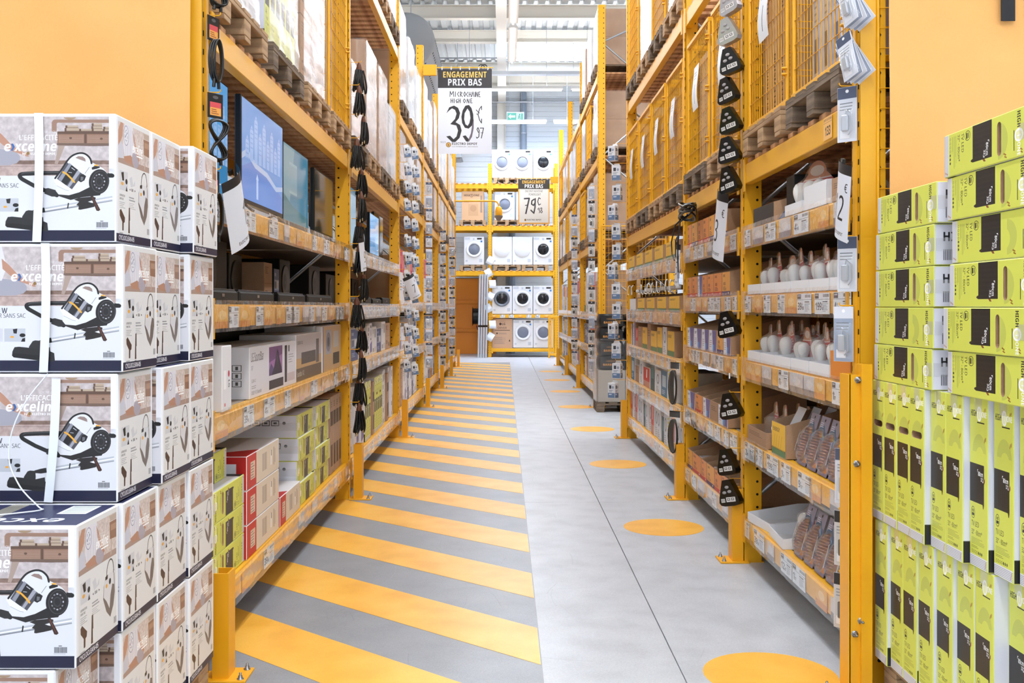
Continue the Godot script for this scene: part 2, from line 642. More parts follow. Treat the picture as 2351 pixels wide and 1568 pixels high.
func building() -> void:
	var con := mat("concrete", Color.WHITE, 0.4)
	con.albedo_texture = ImageTexture.create_from_image(scuffed(tinted(noise(31, 0.011, 6), 1024, 1024, [Color(0.69, 0.70, 0.72), Color(0.74, 0.75, 0.77), Color(0.765, 0.775, 0.795)], 1, 1, 0.06), 260, 3))
	triplanar(con, 0.28)
	con.roughness_texture = ImageTexture.create_from_image(tinted(noise(32, 0.01, 5), 512, 512, [Color(0.85, 0.85, 0.85), Color(1, 1, 1)], 1, 1, 0.0))
	con.metallic_specular = 0.4
	var lane := mat("lane_paint", Color.WHITE, 0.4)
	lane.albedo_texture = ImageTexture.create_from_image(scuffed(tinted(noise(33, 0.008, 6), 1024, 1024, [Color(0.53, 0.54, 0.56), Color(0.56, 0.57, 0.59), Color(0.585, 0.595, 0.615)], 1, 1, 0.07), 200, 5))
	triplanar(lane, 0.4)
	var dirt := mat("joint_filler", Color(0.42, 0.42, 0.43), 0.9)
	var white := mat("wall_white", Color(0.86, 0.88, 0.90), 0.5)
	var cream := mat("steel_cream", Color(0.88, 0.86, 0.82), 0.5)
	var deckm := mat("roof_deck", Color(0.84, 0.85, 0.85), 0.45)
	var b := MB.new()
	b.box(V(0.25, -0.16, -12.75), V(14.5, 0.30, 39.9))
	var fl := struct("floor", b.done(dirt))
	var xs := [-6.99, -3.97, 0.73, 5.43, 7.49]
	var zs := [7.19, 1.6, -3.14, -7.85, -12.56, -17.3, -22.0, -26.7, -32.69]
	for i in 4:
		for j in 8:
			var sx: float = xs[i + 1] - xs[i] - 0.004
			var sz: float = zs[j] - zs[j + 1] - 0.004
			b = MB.new()
			b.cbox(V(0, -0.02, 0), V(sx, 0.04, sz), 0.002)
			part("slab", b.done(con), fl, V((xs[i] + xs[i + 1]) / 2, 0, (zs[j] + zs[j + 1]) / 2))
	# back wall of horizontal white siding boards
	b = MB.new()
	b.box(V(0.25, 4.4, -32.85), V(14.5, 8.8, 0.3))
	var wb := struct("wall_back", b.done(white))
	b = MB.new()
	b.cbox(Vector3.ZERO, V(14.4, 0.158, 0.03), 0.006)
	var plank := b.done(white)
	for k in 54:
		part("siding_board", plank, wb, V(0.25, 0.08 + k * 0.161, -32.685))
	for w in [["wall_left", V(-7.15, 4.4, -12.75), V(0.3, 8.8, 39.9)], ["wall_right", V(7.65, 4.4, -12.75), V(0.3, 8.8, 39.9)], ["wall_front", V(0.25, 4.4, 7.35), V(14.5, 8.8, 0.3)]]:
		b = MB.new()
		b.box(w[1], w[2])
		struct(w[0], b.done(white))
	# roof: trapezoid deck with a skylight over the far end of the aisle
	var holes := [[0.16, 2.3, -26.9, -29.6]]
	var ce := Node3D.new()
	ce.name = "ceiling"
	add_child(ce)
	ce.set_meta("kind", "structure")
	for r in [[-7.0, 7.5, 7.2, -26.9], [-7.0, 0.16, -26.9, -29.6], [2.3, 7.5, -26.9, -29.6], [-7.0, 7.5, -29.6, -32.7]]:
		b = MB.new()
		var x: float = r[0]
		var prof := [[0.0, 0.0], [0.14, 0.0], [0.165, 0.07], [0.245, 0.07], [0.27, 0.0]]
		while x < r[1] - 0.01:
			for q in 4:
				var a: Array = prof[q]
				var c: Array = prof[q + 1]
				var xa := minf(x + a[0], r[1])
				var xc := minf(x + c[0], r[1])
				if xc > xa:
					b.quad(V(xa, 8.7 + a[1], r[3]), V(xc, 8.7 + c[1], r[3]), V(xc, 8.7 + c[1], r[2]), V(xa, 8.7 + a[1], r[2]))
			x += 0.27
		b.box(V((r[0] + r[1]) / 2, 8.86, (r[2] + r[3]) / 2), V(r[1] - r[0], 0.12, r[2] - r[3]))
		part("roof_deck", b.done(deckm), ce)
	b = MB.new()
	for e in [[V(1.23, 8.85, -26.9), V(2.3, 0.5, 0.06)], [V(1.23, 8.85, -29.6), V(2.3, 0.5, 0.06)], [V(0.13, 8.85, -28.25), V(0.06, 0.5, 2.7)], [V(2.33, 8.85, -28.25), V(0.06, 0.5, 2.7)]]:
		b.box(e[0], e[1])
	var sky := struct("window_1", b.done(white))
	b = MB.new()
	b.box(V(1.23, 9.05, -28.25), V(2.2, 0.012, 2.7))
	part("pane", b.done(clear_mat("skylight_pane", 0.2, 0.1)), sky)
	# steel frame: beams across, one beam along, the column at the back wall
	b = MB.new()
	for s in [[0.0, 0.28, 0.016], [0.15, 0.012, 0.22], [-0.15, 0.012, 0.22]]:
		if s[1] > 0.1:
			b.box(V(0, 0, 0), V(14.4, 0.28, 0.012))
		else:
			b.box(V(0, s[0], 0), V(14.4, 0.012, 0.2))
	var cross_beam := b.done(cream)
	for d in [7.5, 12.0, 16.5, 20.5, 24.3, 26.5, 30.0, 31.6]:
		part("roof_beam", cross_beam, ce, V(0.25, 8.48, -d))
	b = MB.new()
	b.box(V(0, 0, 0), V(0.02, 0.36, 39.0))
	for sg in [-1, 1]:
		b.box(V(0, sg * 0.18, 0), V(0.24, 0.02, 39.0))
	part("roof_beam", b.done(cream), ce, V(-0.06, 8.14, -12.7))
	b = MB.new()
	b.box(V(0, 4.1, 0), V(0.26, 8.2, 0.016))
	for sg in [-1, 1]:
		b.box(V(sg * 0.125, 4.1, 0), V(0.016, 8.2, 0.24))
	var col := MeshInstance3D.new()
	col.mesh = b.done(cream)
	col.name = "trim_1"
	add_child(col)
	col.position = V(-0.08, 0, -32.4)
	col.set_meta("kind", "structure")
	lamps()
	# grey drain pipe, cross pipe and cable tray on the back wall
	b = MB.new()
	b.tube([V(0, 8.3, 0), V(0, 5.9, 0), V(-0.05, 5.7, 0), V(-0.32, 5.45, 0), V(-0.36, 5.3, 0), V(-0.36, 0.02, 0)], 0.1, 12)
	var pipe := thing("drain_pipe", "grey plastic drain pipe with a bend on the white back wall", "pipe", V(0.62, 0, -32.5))
	part("pipe", b.done(mat("pipe_grey", Color(0.55, 0.60, 0.66), 0.4)), pipe)
	b = MB.new()
	for y in [1.5, 4.0, 7.0]:
		b.tube([V(-0.36 if y < 5 else 0.0, y - 0.02, 0), V(-0.36 if y < 5 else 0.0, y + 0.02, 0)], 0.112, 12)
	part("pipe_clip", b.done(M.zinc), pipe)
	b = MB.new()
	b.tube([V(-2.2, 0, 0), V(2.6, 0, 0)], 0.035, 8)
	var cp := thing("wall_pipe", "thin grey pipe running level across the upper back wall", "pipe", V(0.0, 7.95, -32.25))
	part("pipe", b.done(M.zinc), cp)
	b = MB.new()
	for x in [-1.8, 0.9, 2.2]:
		b.box(V(x, 0, -0.1), V(0.03, 0.1, 0.22))
	part("bracket", b.done(M.zinc), cp)
	var tray := thing("cable_tray", "perforated metal cable tray hung under the roof before the skylight", "cable tray", V(0.9, 7.5, -26.5))
	b = MB.new()
	b.box(V(0, 0, 0), V(4.6, 0.012, 0.2))
	b.box(V(0, 0.04, 0.1), V(4.6, 0.08, 0.006))
	b.box(V(0, 0.04, -0.1), V(4.6, 0.08, 0.006))
	part("tray", b.done(M.zinc), tray)
	for x in [-2.1, -0.8, 0.9, 2.1]:
		b = MB.new()
		b.bar(V(x, 0, 0), V(x, 0.84, 0), 0.008, 6)
		part("hanger_rod", b.done(M.zinc), tray)
	b = MB.new()
	var loop := []
	for k in 25:
		var a := TAU * k / 12.0
		loop.append(V(-1.5 + 0.10 * cos(a) + k * 0.006, 0.16 + 0.1 * sin(a), 0.03))
	b.tube(loop, 0.012, 6)
	part("cable_loop", b.done(M.black_plastic), tray)
	duct()

func lamp_mesh(length: float) -> Array:
	var b := MB.new()
	b.prism(PackedVector2Array([Vector2(-0.09, 0.0), Vector2(0.09, 0.0), Vector2(0.05, 0.07), Vector2(-0.05, 0.07)]), -length / 2, length / 2)
	var house := b.done(mat("lamp_housing", Color(0.9, 0.9, 0.9), 0.4))
	b = MB.new()
	b.tube([V(0, -0.022, -length / 2 + 0.03), V(0, -0.022, length / 2 - 0.03)], 0.02, 10)
	var g := mat("tube_glow", Color(1, 1, 1), 0.5)
	g.emission_enabled = true
	g.emission = Color(1.0, 0.98, 0.95)
	g.emission_energy_multiplier = 6.0
	var tube := b.done(g)
	b = MB.new()
	for z in [-length / 2 + 0.4, length / 2 - 0.4]:
		b.bar(V(0, 0.07, z), V(0, 1.96, z), 0.006, 5)
	return [house, tube, b.done(M.zinc)]

func lamps() -> void:
	var mm := lamp_mesh(2.7)
	var spots := []
	for k in 9:
		spots.append([V(0.17, 6.75, 3.4 - k * 3.0), 0.0, "fluorescent tube lamp over the middle of the aisle, %s of its line" % nth(k), 1.0])
	for k in 2:
		spots.append([V(0.1 + k * 2.9, 6.85, -25.2), PI / 2, "fluorescent tube lamp hung crosswise by the skylight, %s" % ["left one", "right one"][k], 1.4])
		spots.append([V(-0.1 + k * 2.9, 6.9, -30.0), PI / 2, "fluorescent tube lamp hung crosswise near the back wall, %s" % ["left one", "right one"][k], 1.4])
	for side in [[-4.8, "left"], [5.0, "right"]]:  # lamps out of view, placed for general light around the racks
		for k in 6:
			spots.append([V(side[0], 6.75, 2.5 - k * 5.0), 0.0, "unseen fluorescent tube lamp over the neighbouring %s aisle, %s of its line" % [side[1], nth(k)], 1.6])
	for k in 4:  # lamps out of view, placed to light faces turned towards the camera
		spots.append([V(-3.9 + k * 2.9, 6.75, 5.6), PI / 2, "unseen fluorescent tube lamp over the cross aisle behind the viewer, %s from the left" % nth(k), 1.0])
	for s in spots:
		var t := thing("tube_lamp", s[2], "ceiling lamp", s[0], s[1], "fluorescent tube lamps under the roof")
		part("housing", mm[0], t)
		part("tube", mm[1], t)
		part("hanger", mm[2], t)
		var l := AreaLight3D.new()
		l.name = "light"
		l.area_size = Vector2(0.12, 2.6)
		l.area_normalize_energy = true
		l.light_energy = LAMP_ENERGY * s[3]
		l.light_color = Color(0.965, 0.98, 1.0)
		l.shadow_enabled = true
		l.area_range = 60.0
		l.area_attenuation = 2.0
		l.position = V(0, -0.06, 0)
		l.rotation = V(-PI / 2, 0, 0)
		t.add_child(l)
		# second light over each housing, placed to brighten the roof
		var u: AreaLight3D = l.duplicate()
		u.name = "light_up"
		u.light_energy = l.light_energy * 0.45
		u.position = V(0, 0.09, 0)
		u.rotation = V(PI / 2, 0, 0)
		t.add_child(u)

const LAMP_ENERGY := 8.2

func duct() -> void:
	var grey := mat("duct_fabric", Color(0.62, 0.64, 0.66), 0.6)
	var t := thing("air_duct", "large round grey perforated air duct with a rounded end under the roof", "air duct", V(-2.0, 6.95, -21.0))
	var b := MB.new()
	b.t = Transform3D(Basis(Vector3.RIGHT, -PI / 2), Vector3.ZERO)
	var prof := [Vector2(0.58, 7.5), Vector2(0.58, 0.0)]
	for k in range(1, 9):
		prof.append(Vector2(0.58 * cos(PI / 2 * k / 8.0), -0.34 * sin(PI / 2 * k / 8.0)))
	prof.reverse()
	b.lathe(prof, 28)
	part("body", b.done(grey), t)
	b = MB.new()
	for row in 5:
		var a := -1.3 + row * 0.45
		for k in 36:
			var c := V(0.584 * cos(a), 0.584 * sin(a), -0.1 - k * 0.2)
			b.t = Transform3D(Basis(V(-sin(a), cos(a), 0), V(0, 0, 1), V(cos(a), sin(a), 0)), c)
			var q := PackedVector2Array()
			for j in 6:
				q.append(Vector2(cos(TAU * j / 6.0), sin(TAU * j / 6.0)) * 0.022)
			b.prism(q, -0.002, 0.002)
	b.t = Transform3D()
	var rods := MB.new()
	for k in 3:
		rods.bar(V(0, 0.5, -1.0 - k * 2.6), V(0, 1.76, -1.0 - k * 2.6), 0.012, 6)
	part("hanger_rod", rods.done(M.zinc), t)
	var holes := part("perforation", b.done(M.dark_hole_shade), t)  # dark discs laid on the duct for the shade in its holes
	holes.set_meta("kind", "stuff")
	var galv := mat("galvanised", Color(0.60, 0.63, 0.66), 0.38, 0.6)
	var r := thing("square_duct", "square galvanised ventilation shaft dropping behind the round duct", "air duct", V(-2.05, 5.95, -31.2))
	b = MB.new()
	b.cbox(V(0, 1.0, 0), V(1.5, 2.0, 0.9), 0.02)
	b.box(V(0, 2.3, 0.3), V(0.1, 0.8, 0.1))
	part("shaft", b.done(galv), r)
	for y in [0.05, 1.0, 1.9]:
		b = MB.new()
		b.cbox(V(0, y, 0), V(1.58, 0.06, 0.98), 0.01)
		part("flange", b.done(galv), r)

func floor_marks() -> void:
	var fl: Node3D = get_node("floor")
	var b := MB.new()
	b.box(V(-0.71, 0.0004, -12.2), V(1.74, 0.0008, 30.6))
	part("painted_lane", b.done(M.lane_paint), fl)
	var paint := mat("floor_yellow", Color.WHITE, 0.38)
	paint.albedo_texture = ImageTexture.create_from_image(tinted(noise(34, 0.01, 5), 512, 512, [Color(0.92, 0.66, 0.20), Color(0.97, 0.72, 0.26), Color(0.98, 0.76, 0.33)], 1, 1, 0.03))
	triplanar(paint, 0.5)
	b = MB.new()
	b.prism(PackedVector2Array([Vector2(0, 0), Vector2(1.715, -1.5), Vector2(1.715, -1.0), Vector2(0, 0.5)]), 0, 0.0008)
	# outline lies on the floor: x across the aisle, y of the outline along the depth
	var st := MB.new()
	st.t = Transform3D(Basis(V(1, 0, 0), V(0, 0, -1), V(0, 1, 0)), V(0, 0, 0))
	st.prism(PackedVector2Array([Vector2(-1.56, 1.501), Vector2(0.155, 0.0), Vector2(0.155, 0.49), Vector2(-1.56, 1.991)]), 0, 0.0008)
	var sm := st.done(paint)
	for k in 25:
		part("painted_stripe", sm, fl, V(0, 0.0012, -(2.323 + k * 0.98)))
	b = MB.new()
	b.lathe([Vector2(0.27, 0), Vector2(0.27, 0.0008), Vector2(0, 0.0008)], 40)
	var dot := b.done(paint)
	for k in 8:
		part("painted_dot", dot, fl, V(1.085, 0.0004, -(4.17 + k * 2.79)))

# ---------------------------------------------------------------- pallet racking
func upright_mesh(h: float) -> ArrayMesh:
	var key := "upright%.2f" % h
	if meshes.has(key):
		return meshes[key]
	# open channel: front web in the x = 0 plane, sides running back along -x, small returns
	var b := MB.new()
	var w := 0.05
	b.box(V(-0.002, h / 2, 0), V(0.004, h, 0.1))
	b.box(V(0.004, h / 2, 0), V(0.008, h, 0.03))
	for s in [-1, 1]:
		b.box(V(-0.05, h / 2, s * (w - 0.002)), V(0.1, h, 0.004))
		b.box(V(-0.098, h / 2, s * (w - 0.012)), V(0.004, h, 0.024))
	meshes[key] = b.done(M.rack_yellow)
	return meshes[key]

func holes_mesh(h: float) -> ArrayMesh:
	var key := "holes%.2f" % h
	if meshes.has(key):
		return meshes[key]
	var b := MB.new()
	var q := PackedVector2Array()
	for j in 6:
		q.append(Vector2(cos(TAU * j / 6.0), sin(TAU * j / 6.0)) * 0.008)
	var y := 0.1
	while y < h:
		for s in [-1, 1]:
			b.t = Transform3D(Basis(), V(-0.075, y, s * 0.05))
			b.prism(q, -0.0012, 0.0012)
			b.t = Transform3D(Basis(), V(0.0005, y + 0.025, s * 0.032))
			b.box(Vector3.ZERO, V(0.003, 0.022, 0.009))
		y += 0.075
	meshes[key] = b.done(M.dark_hole_shade)  # thin dark pieces on the steel, painted for shade in the holes
	return meshes[key]

func frame(p: Node3D, side: int, z: float, h: float) -> void:
	# two uprights with bracing; x measured from the front plane into the rack
	for x in [0.0, -1.05]:
		var u := part("upright", upright_mesh(h), p, V(x * -side if side > 0 else x, 0, z))
		u.rotation.y = PI if side > 0 else 0.0
		part("hole_row", holes_mesh(h), u).set_meta("kind", "stuff")
		var b := box_mesh("foot", V(0.13, 0.006, 0.1), M.rack_yellow)
		part("foot_plate", b, u, V(-0.05, 0, 0))
	var y := 0.35
	var k := 0
	while y < h - 0.5:
		var y2 := minf(y + 0.85, h - 0.1)
		var key := "brace%d%.2f%d" % [k % 2, y2 - y, side]
		if not meshes.has(key):
			var b := MB.new()
			var a := V(-0.05 * -side, 0, 0) if false else V(side * 0.05, 0, 0)
			var c := V(side * 1.05, y2 - y, 0)
			if k % 2:
				a.y = y2 - y
				c.y = 0
			b.bar(a, c, 0.014, 6)
			meshes[key] = b.done(M.zinc)
		part("brace", meshes[key], p, V(0, y, z))
		y += 0.85
		k += 1

func beam_mesh(length: float, hh: float) -> ArrayMesh:
	var key := "beam%.3f_%.3f" % [length, hh]
	if not meshes.has(key):
		var b := MB.new()
		b.t = Transform3D(Basis(), V(0, 0, 0))
		# stepped box section, front towards +x
		var q := PackedVector2Array([Vector2(-0.05, -hh), Vector2(-0.003, -hh), Vector2(0, -hh + 0.003), Vector2(0, -0.012), Vector2(-0.003, -0.009), Vector2(-0.012, -0.009), Vector2(-0.014, 0), Vector2(-0.05, 0)])
		b.prism(q, -length / 2, length / 2)
		for s in [-1, 1]:
			b.box(V(0.004, -hh / 2 - 0.01, s * (length / 2 - 0.023)), V(0.006, hh + 0.07, 0.045))
		meshes[key] = b.done(M.rack_yellow)
	return meshes[key]

func slat_mesh() -> ArrayMesh:
	return box_mesh("slat", V(1.06, 0.026, 0.085), M.slat_wood, 0.003)

# levels: [height of beam top, kind]; kind "slat", "board"; a third entry true puts a clear price rail on it
func bay(side: int, dA: float, dB: float, levels: Array, label: String, h := 5.4, last := false, back := true) -> Node3D:
	var X := XL if side < 0 else XR
	var t := thing("pallet_rack", label, "pallet rack", V(X, 0, -(dA + dB) / 2), 0.0, "yellow pallet rack bays")
	var half := (dB - dA) / 2
	frame(t, side, half, h)
	if last:
		frame(t, side, -half, h)
	var length := dB - dA - 0.104
	var bi := 0
	for lv in levels:
		var y: float = lv[0]
		var hh := 0.12 if lv[1] == "slat" else 0.10
		for x in [0.0, 1.0]:
			var bm := part("beam", beam_mesh(length, hh), t, V(side * x + (-side * 0.004 if x == 0.0 else side * 0.05), y, 0))
			if (side > 0) == (x == 0.0):
				bm.rotation.y = PI
		if lv[1] == "slat":
			var n := int(length / 0.16)
			for k in n:
				part("deck_slat", slat_mesh(), t, V(side * 0.54, y, -length / 2 + 0.08 + k * (length - 0.16) / (n - 1)))
		else:
			var key := "shelf%.2f" % length
			part("shelf_board", box_mesh(key, V(0.96, 0.018, length), mat("shelf_board", Color(0.62, 0.56, 0.50), 0.7), 0.002), t, V(side * 0.535, y - 0.018, 0))
		if lv.size() > 2 and lv[2]:
			price_rail(t, side, y, length, bi, lv[3] if lv.size() > 3 else 6)
		bi += 1
	if back:
		var key2 := "backboard%.3f" % (dB - dA)
		part("light_blocking_panel", box_mesh(key2, V(0.012, 1.95, dB - dA - 0.004), M.hardboard), t, V(side * 1.17, 0.3, 0.05))  # closes the shelf backs, placed to block light from behind
	return t

func label_mats() -> Array:
	if not M.has("price_label_0"):
		var prices := ["1", "2", "4", "12", "9", "17", "39", "199"]
		for i in 8:
			var p := Pic.new(192, 128, Color(0.90, 0.92, 0.94), self)
			var ink := Color(0.18, 0.18, 0.20)
			p.rect(4, 4, 50, 30, ink)
			p.rect(10, 10, 36, 8, Color(0.75, 0.76, 0.78))
			p.bars(110, 8, 74, 18, ink, i + 3)
			p.rect(0, 38, 192, 2, ink)
			var wd := p.text(prices[i], 10, 104, 46, ink, true, 0.8)
			p.text("€", 14 + wd, 76, 14, ink, true)
			p.text(["97", "99", "98", "47"][i % 4], 14 + wd, 104, 22, ink, true, 0.8)
			p.rect(104, 50, 62, 7, Color(0.3, 0.3, 0.33))
			p.lines(104, 64, 70, 6, 9, Color(0.45, 0.46, 0.5), 3)
			tex_mat("price_label_%d" % i, p.finish(), 0.5)
		tex_mat("price_label_8", blank_label(Color(0.93, 0.70, 0.28), Color(0.86, 0.55, 0.14)), 0.5)
		tex_mat("price_label_9", blank_label(Color(0.82, 0.80, 0.80), Color(0.52, 0.50, 0.52)), 0.5)
	var a := []
	for i in 10:
		a.append(M["price_label_%d" % i])
	return a

func blank_label(c: Color, c2: Color) -> Image:
	var p := Pic.new(96, 64, c, self)
	p.rect(0, 44, 96, 20, c2)
	p.ell(50, 26, 26, 14, c.lerp(Color.WHITE, 0.35))
	return p.finish()

func price_rail(t: Node3D, side: int, y: float, length: float, seed_: int, count: int) -> void:
	var key := "rail%.2f" % length
	if not meshes.has(key):
		# wavy clear strip, bowed a little off the beam
		var g := []
		var n := noise(77, 1.3, 2)
		for i in 5:
			var row := []
			for j in 61:
				var z := -length / 2 + length * j / 60.0
				row.append(V(0.014 + 0.006 * sin(i / 4.0 * PI) + 0.004 * n.get_noise_2d(z * 3.0, i * 0.5), -0.118 + 0.136 * i / 4.0, -z))
			g.append(row)
		var b := MB.new()
		b.sheet(g)
		meshes[key] = b.done(M.clear_rail)
	var r := part("price_rail", meshes[key], t, V(-side * 0.0 + (0.0), y, 0), "clear plastic price strip")
	if side > 0:
		r.rotation.y = PI
	var lm := label_mats()
	var rr := RandomNumberGenerator.new()
	rr.seed = seed_ * 31 + int(length * 100) + (side + 2) * 7 + int(t.position.z * 13)
	for k in count:
		var w := rr.randf_range(0.12, 0.24)
		var kind: int = rr.randi() % 8 if rr.randf() < 0.62 else 8 + rr.randi() % 2
		var lk := "plabel%d_%.3f" % [kind, snappedf(w, 0.015)]
		if not meshes.has(lk):
			var b := MB.new()
			b.quad(V(0, -0.047, snappedf(w, 0.015) / 2), V(0, -0.047, -snappedf(w, 0.015) / 2), V(0, 0.047, -snappedf(w, 0.015) / 2), V(0, 0.047, snappedf(w, 0.015) / 2))
			b.box(V(-0.0008, 0, 0), V(0.0008, 0.094, snappedf(w, 0.015)))
			meshes[lk] = b.done(lm[kind])
		part("price_label", meshes[lk], r, V(0.009, -0.056, -length / 2 + (k + 0.5) * length / count + rr.randf_range(-0.25, 0.25) * length / count))

func guard(x: float, d: float, label: String, h := 0.43) -> void:
	var t := thing("column_guard", label, "column guard", V(x, 0, -d), 0.0, "yellow column guards bolted to the floor")
	var key := "guard%.2f" % h
	if not meshes.has(key):
		var b := MB.new()
		b.box(V(0.028, h / 2, 0), V(0.008, h, 0.1))
		b.box(V(-0.004, h / 2, 0.046), V(0.06, h, 0.008))
		b.box(V(-0.004, h / 2, -0.046), V(0.06, h, 0.008))
		meshes[key] = b.done(M.guard_yellow)
		b = MB.new()
		b.cbox(V(0.02, 0.005, 0), V(0.17, 0.01, 0.16), 0.002)
		meshes["guardbase"] = b.done(M.guard_yellow)
		b = MB.new()
		b.lathe([Vector2(0.014, 0), Vector2(0.014, 0.004), Vector2(0.009, 0.004), Vector2(0.009, 0.014), Vector2(0.005, 0.015), Vector2(0.005, 0.026), Vector2(0, 0.027)], 6)
		meshes["bolt"] = b.done(M.steel)
	var flip := -1.0 if x > 0 else 1.0
	var p := part("post", meshes[key], t)
	var bs := part("base_plate", meshes["guardbase"], t)
	if x > 0:
		p.rotation.y = PI
		bs.rotation.y = PI
	for s in [-1, 1]:
		part("bolt", meshes["bolt"], t, V(flip * 0.08, 0.01, s * 0.055))

func mesh_panel(name_: String, w: float, h: float, dx: float, dy: float, r := 0.0022, frame_r := 0.008) -> ArrayMesh:
	# wire grid in the x,y plane, lower left corner at the origin
	if meshes.has(name_):
		return meshes[name_]
	var b := MB.new()
	var nx := int(round(w / dx))
	var ny := int(round(h / dy))
	for i in nx + 1:
		b.bar(V(w * i / nx, 0, 0), V(w * i / nx, h, 0), r if i > 0 and i < nx else frame_r)
	for j in ny + 1:
		b.bar(V(0, h * j / ny, r * 1.6), V(w, h * j / ny, r * 1.6), r if j > 0 and j < ny else frame_r)
	meshes[name_] = b.done(M.wire_yellow)
	return meshes[name_]

func racks() -> void:
	var low := [[0.285, "board", true, 9], [1.044, "board", true, 9], [1.51, "board", true, 16], [1.96, "board", true, 9]]
	bay(-1, LPOST[0], LPOST[1], low + [[2.69, "slat"], [4.40, "slat"]], "yellow rack bay holding the televisions, nearest on the left beside the vacuum cleaner cartons")
	bay(-1, LPOST[1], LPOST[2], low + [[2.69, "slat"], [4.44, "slat"]], "yellow rack bay on the left, second along, with upright flat cartons on its lowest shelf")
	var nm := ["third", "fourth", "fifth", "sixth"]
	for k in 4:
		bay(-1, LPOST[k + 2], LPOST[k + 3], [[0.285, "board", true, 5], [0.95, "board", true, 5], [1.55, "board", true, 5], [2.82, "slat"], [3.75, "slat"]], "yellow rack bay on the left, %s along from the viewer" % nm[k], 5.4, k == 3)
	var rl := [[0.27, "board", true, 7], [0.728, "board", true, 7], [1.19, "board", true, 8], [1.57, "board", true, 8], [1.95, "board", true, 7], [2.335, "slat"], [3.78, "slat"]]
	var b0 := bay(1, RPOST[0], RPOST[1], rl, "yellow rack bay holding the light bulbs, nearest on the right", 5.4)
	bay(1, RPOST[1], RPOST[2], rl, "narrow yellow rack bay on the right holding orange and purple trays, behind the bulbs", 5.4)
	bay(1, RPOST[2], RPOST[3], [[0.268, "board", true, 9], [0.69, "board", true, 9], [1.07, "board", true, 9], [1.455, "board", true, 9], [1.90, "board", true, 8], [2.3, "slat"], [3.81, "slat"]], "wide yellow rack bay on the right topped by a row of mesh cages", 5.4, true)
	for k in 3:
		bay(1, RPOST2[k], RPOST2[k + 1], [[0.27, "board", true, 5], [0.85, "board", true, 4], [1.4, "board", true, 5], [2.5, "slat"], [3.75, "slat"], [5.0, "slat"]], "yellow rack bay on the right beyond the cross passage, %s of three" % nth(k), 6.0, k == 2)
	var sticker := print_mat("beam_sticker", 128, 112, Color(0.93, 0.72, 0.42), func(p: Pic):
		p.text("LIMITE DE STOCKAGE", 64, 20, 11, Color(0.45, 0.26, 0.10), true, 0.75, 0, 0, 0.5)
		p.rect(4, 28, 120, 2, Color(0.6, 0.38, 0.18))
		p.text("133", 64, 92, 44, Color(0.20, 0.13, 0.08), true, 0.8, 0, 0, 0.5))
	var sb := MB.new()
	sb.face(Vector3.ZERO, V(0, 0, 0.06), V(0, 0.05, 0), V(-0.001, 0, 0))
	part("beam_label", sb.done(sticker), b0, V(-0.006, 2.275, 0.64), "pale orange storage label reading 133")
	# grids closing the rack ends
	part("end_grid", mesh_panel("endgrid", 0.95, 5.0, 0.05, 0.08), b0, V(0.07, 0.3, (RPOST[1] - RPOST[0]) / 2 + 0.052))
	part("end_grid", mesh_panel("endgrid2", 0.95, 1.7, 0.05, 0.1), get_node("pallet_rack_009"), V(0.05, 1.0, (RPOST2[1] - RPOST2[0]) / 2 + 0.06))
	for i in LPOST.size():
		guard(XL + 0.075, LPOST[i] - 0.0, "yellow column guard at the foot of the left row's %s upright" % nth(i))
	for i in range(1, 4):
		guard(XR - 0.04, RPOST[i], "yellow column guard at the foot of the right row's %s upright" % nth(i))
	for i in 4:
		guard(XR - 0.04, RPOST2[i], "yellow column guard at the %s upright beyond the cross passage on the right" % nth(i))
	# tall double post at the front right corner
	var t := thing("tall_guard", "tall scratched yellow double post bolted down at the right corner", "column guard", V(1.352, 0, -3.96))
	var b := MB.new()
	b.box(V(-0.032, 0.62, 0), V(0.008, 1.24, 0.1))
	b.box(V(-0.012, 0.62, 0.046), V(0.04, 1.24, 0.008))
	b.box(V(-0.012, 0.62, -0.046), V(0.04, 1.24, 0.008))
	part("post", b.done(M.guard_yellow), t)
	b = MB.new()
	b.box(V(0.012, 0.64, 0.03), V(0.008, 1.28, 0.07))
	b.box(V(0.03, 0.64, 0.062), V(0.04, 1.28, 0.008))
	b.box(V(0.022, 0.64, 0.0), V(0.03, 1.28, 0.012))
	part("channel", b.done(M.guard_yellow), t)
	b = MB.new()
	b.cbox(V(-0.03, 0.005, 0.02), V(0.17, 0.01, 0.18), 0.002)
	part("base_plate", b.done(M.guard_yellow), t)
	for q in [[-0.09, 0.07], [-0.09, -0.04], [-0.05, 0.09]]:
		part("bolt", meshes["bolt"], t, V(q[0], 0.01, q[1]))
	for q in [[0.25, -0.012], [0.3, 0.012], [0.9, -0.005], [1.22, 0.0]]:
		var bo := part("bolt", meshes["bolt"], t, V(q[1], q[0], 0.05))
		bo.rotation.x = PI / 2
	banners()

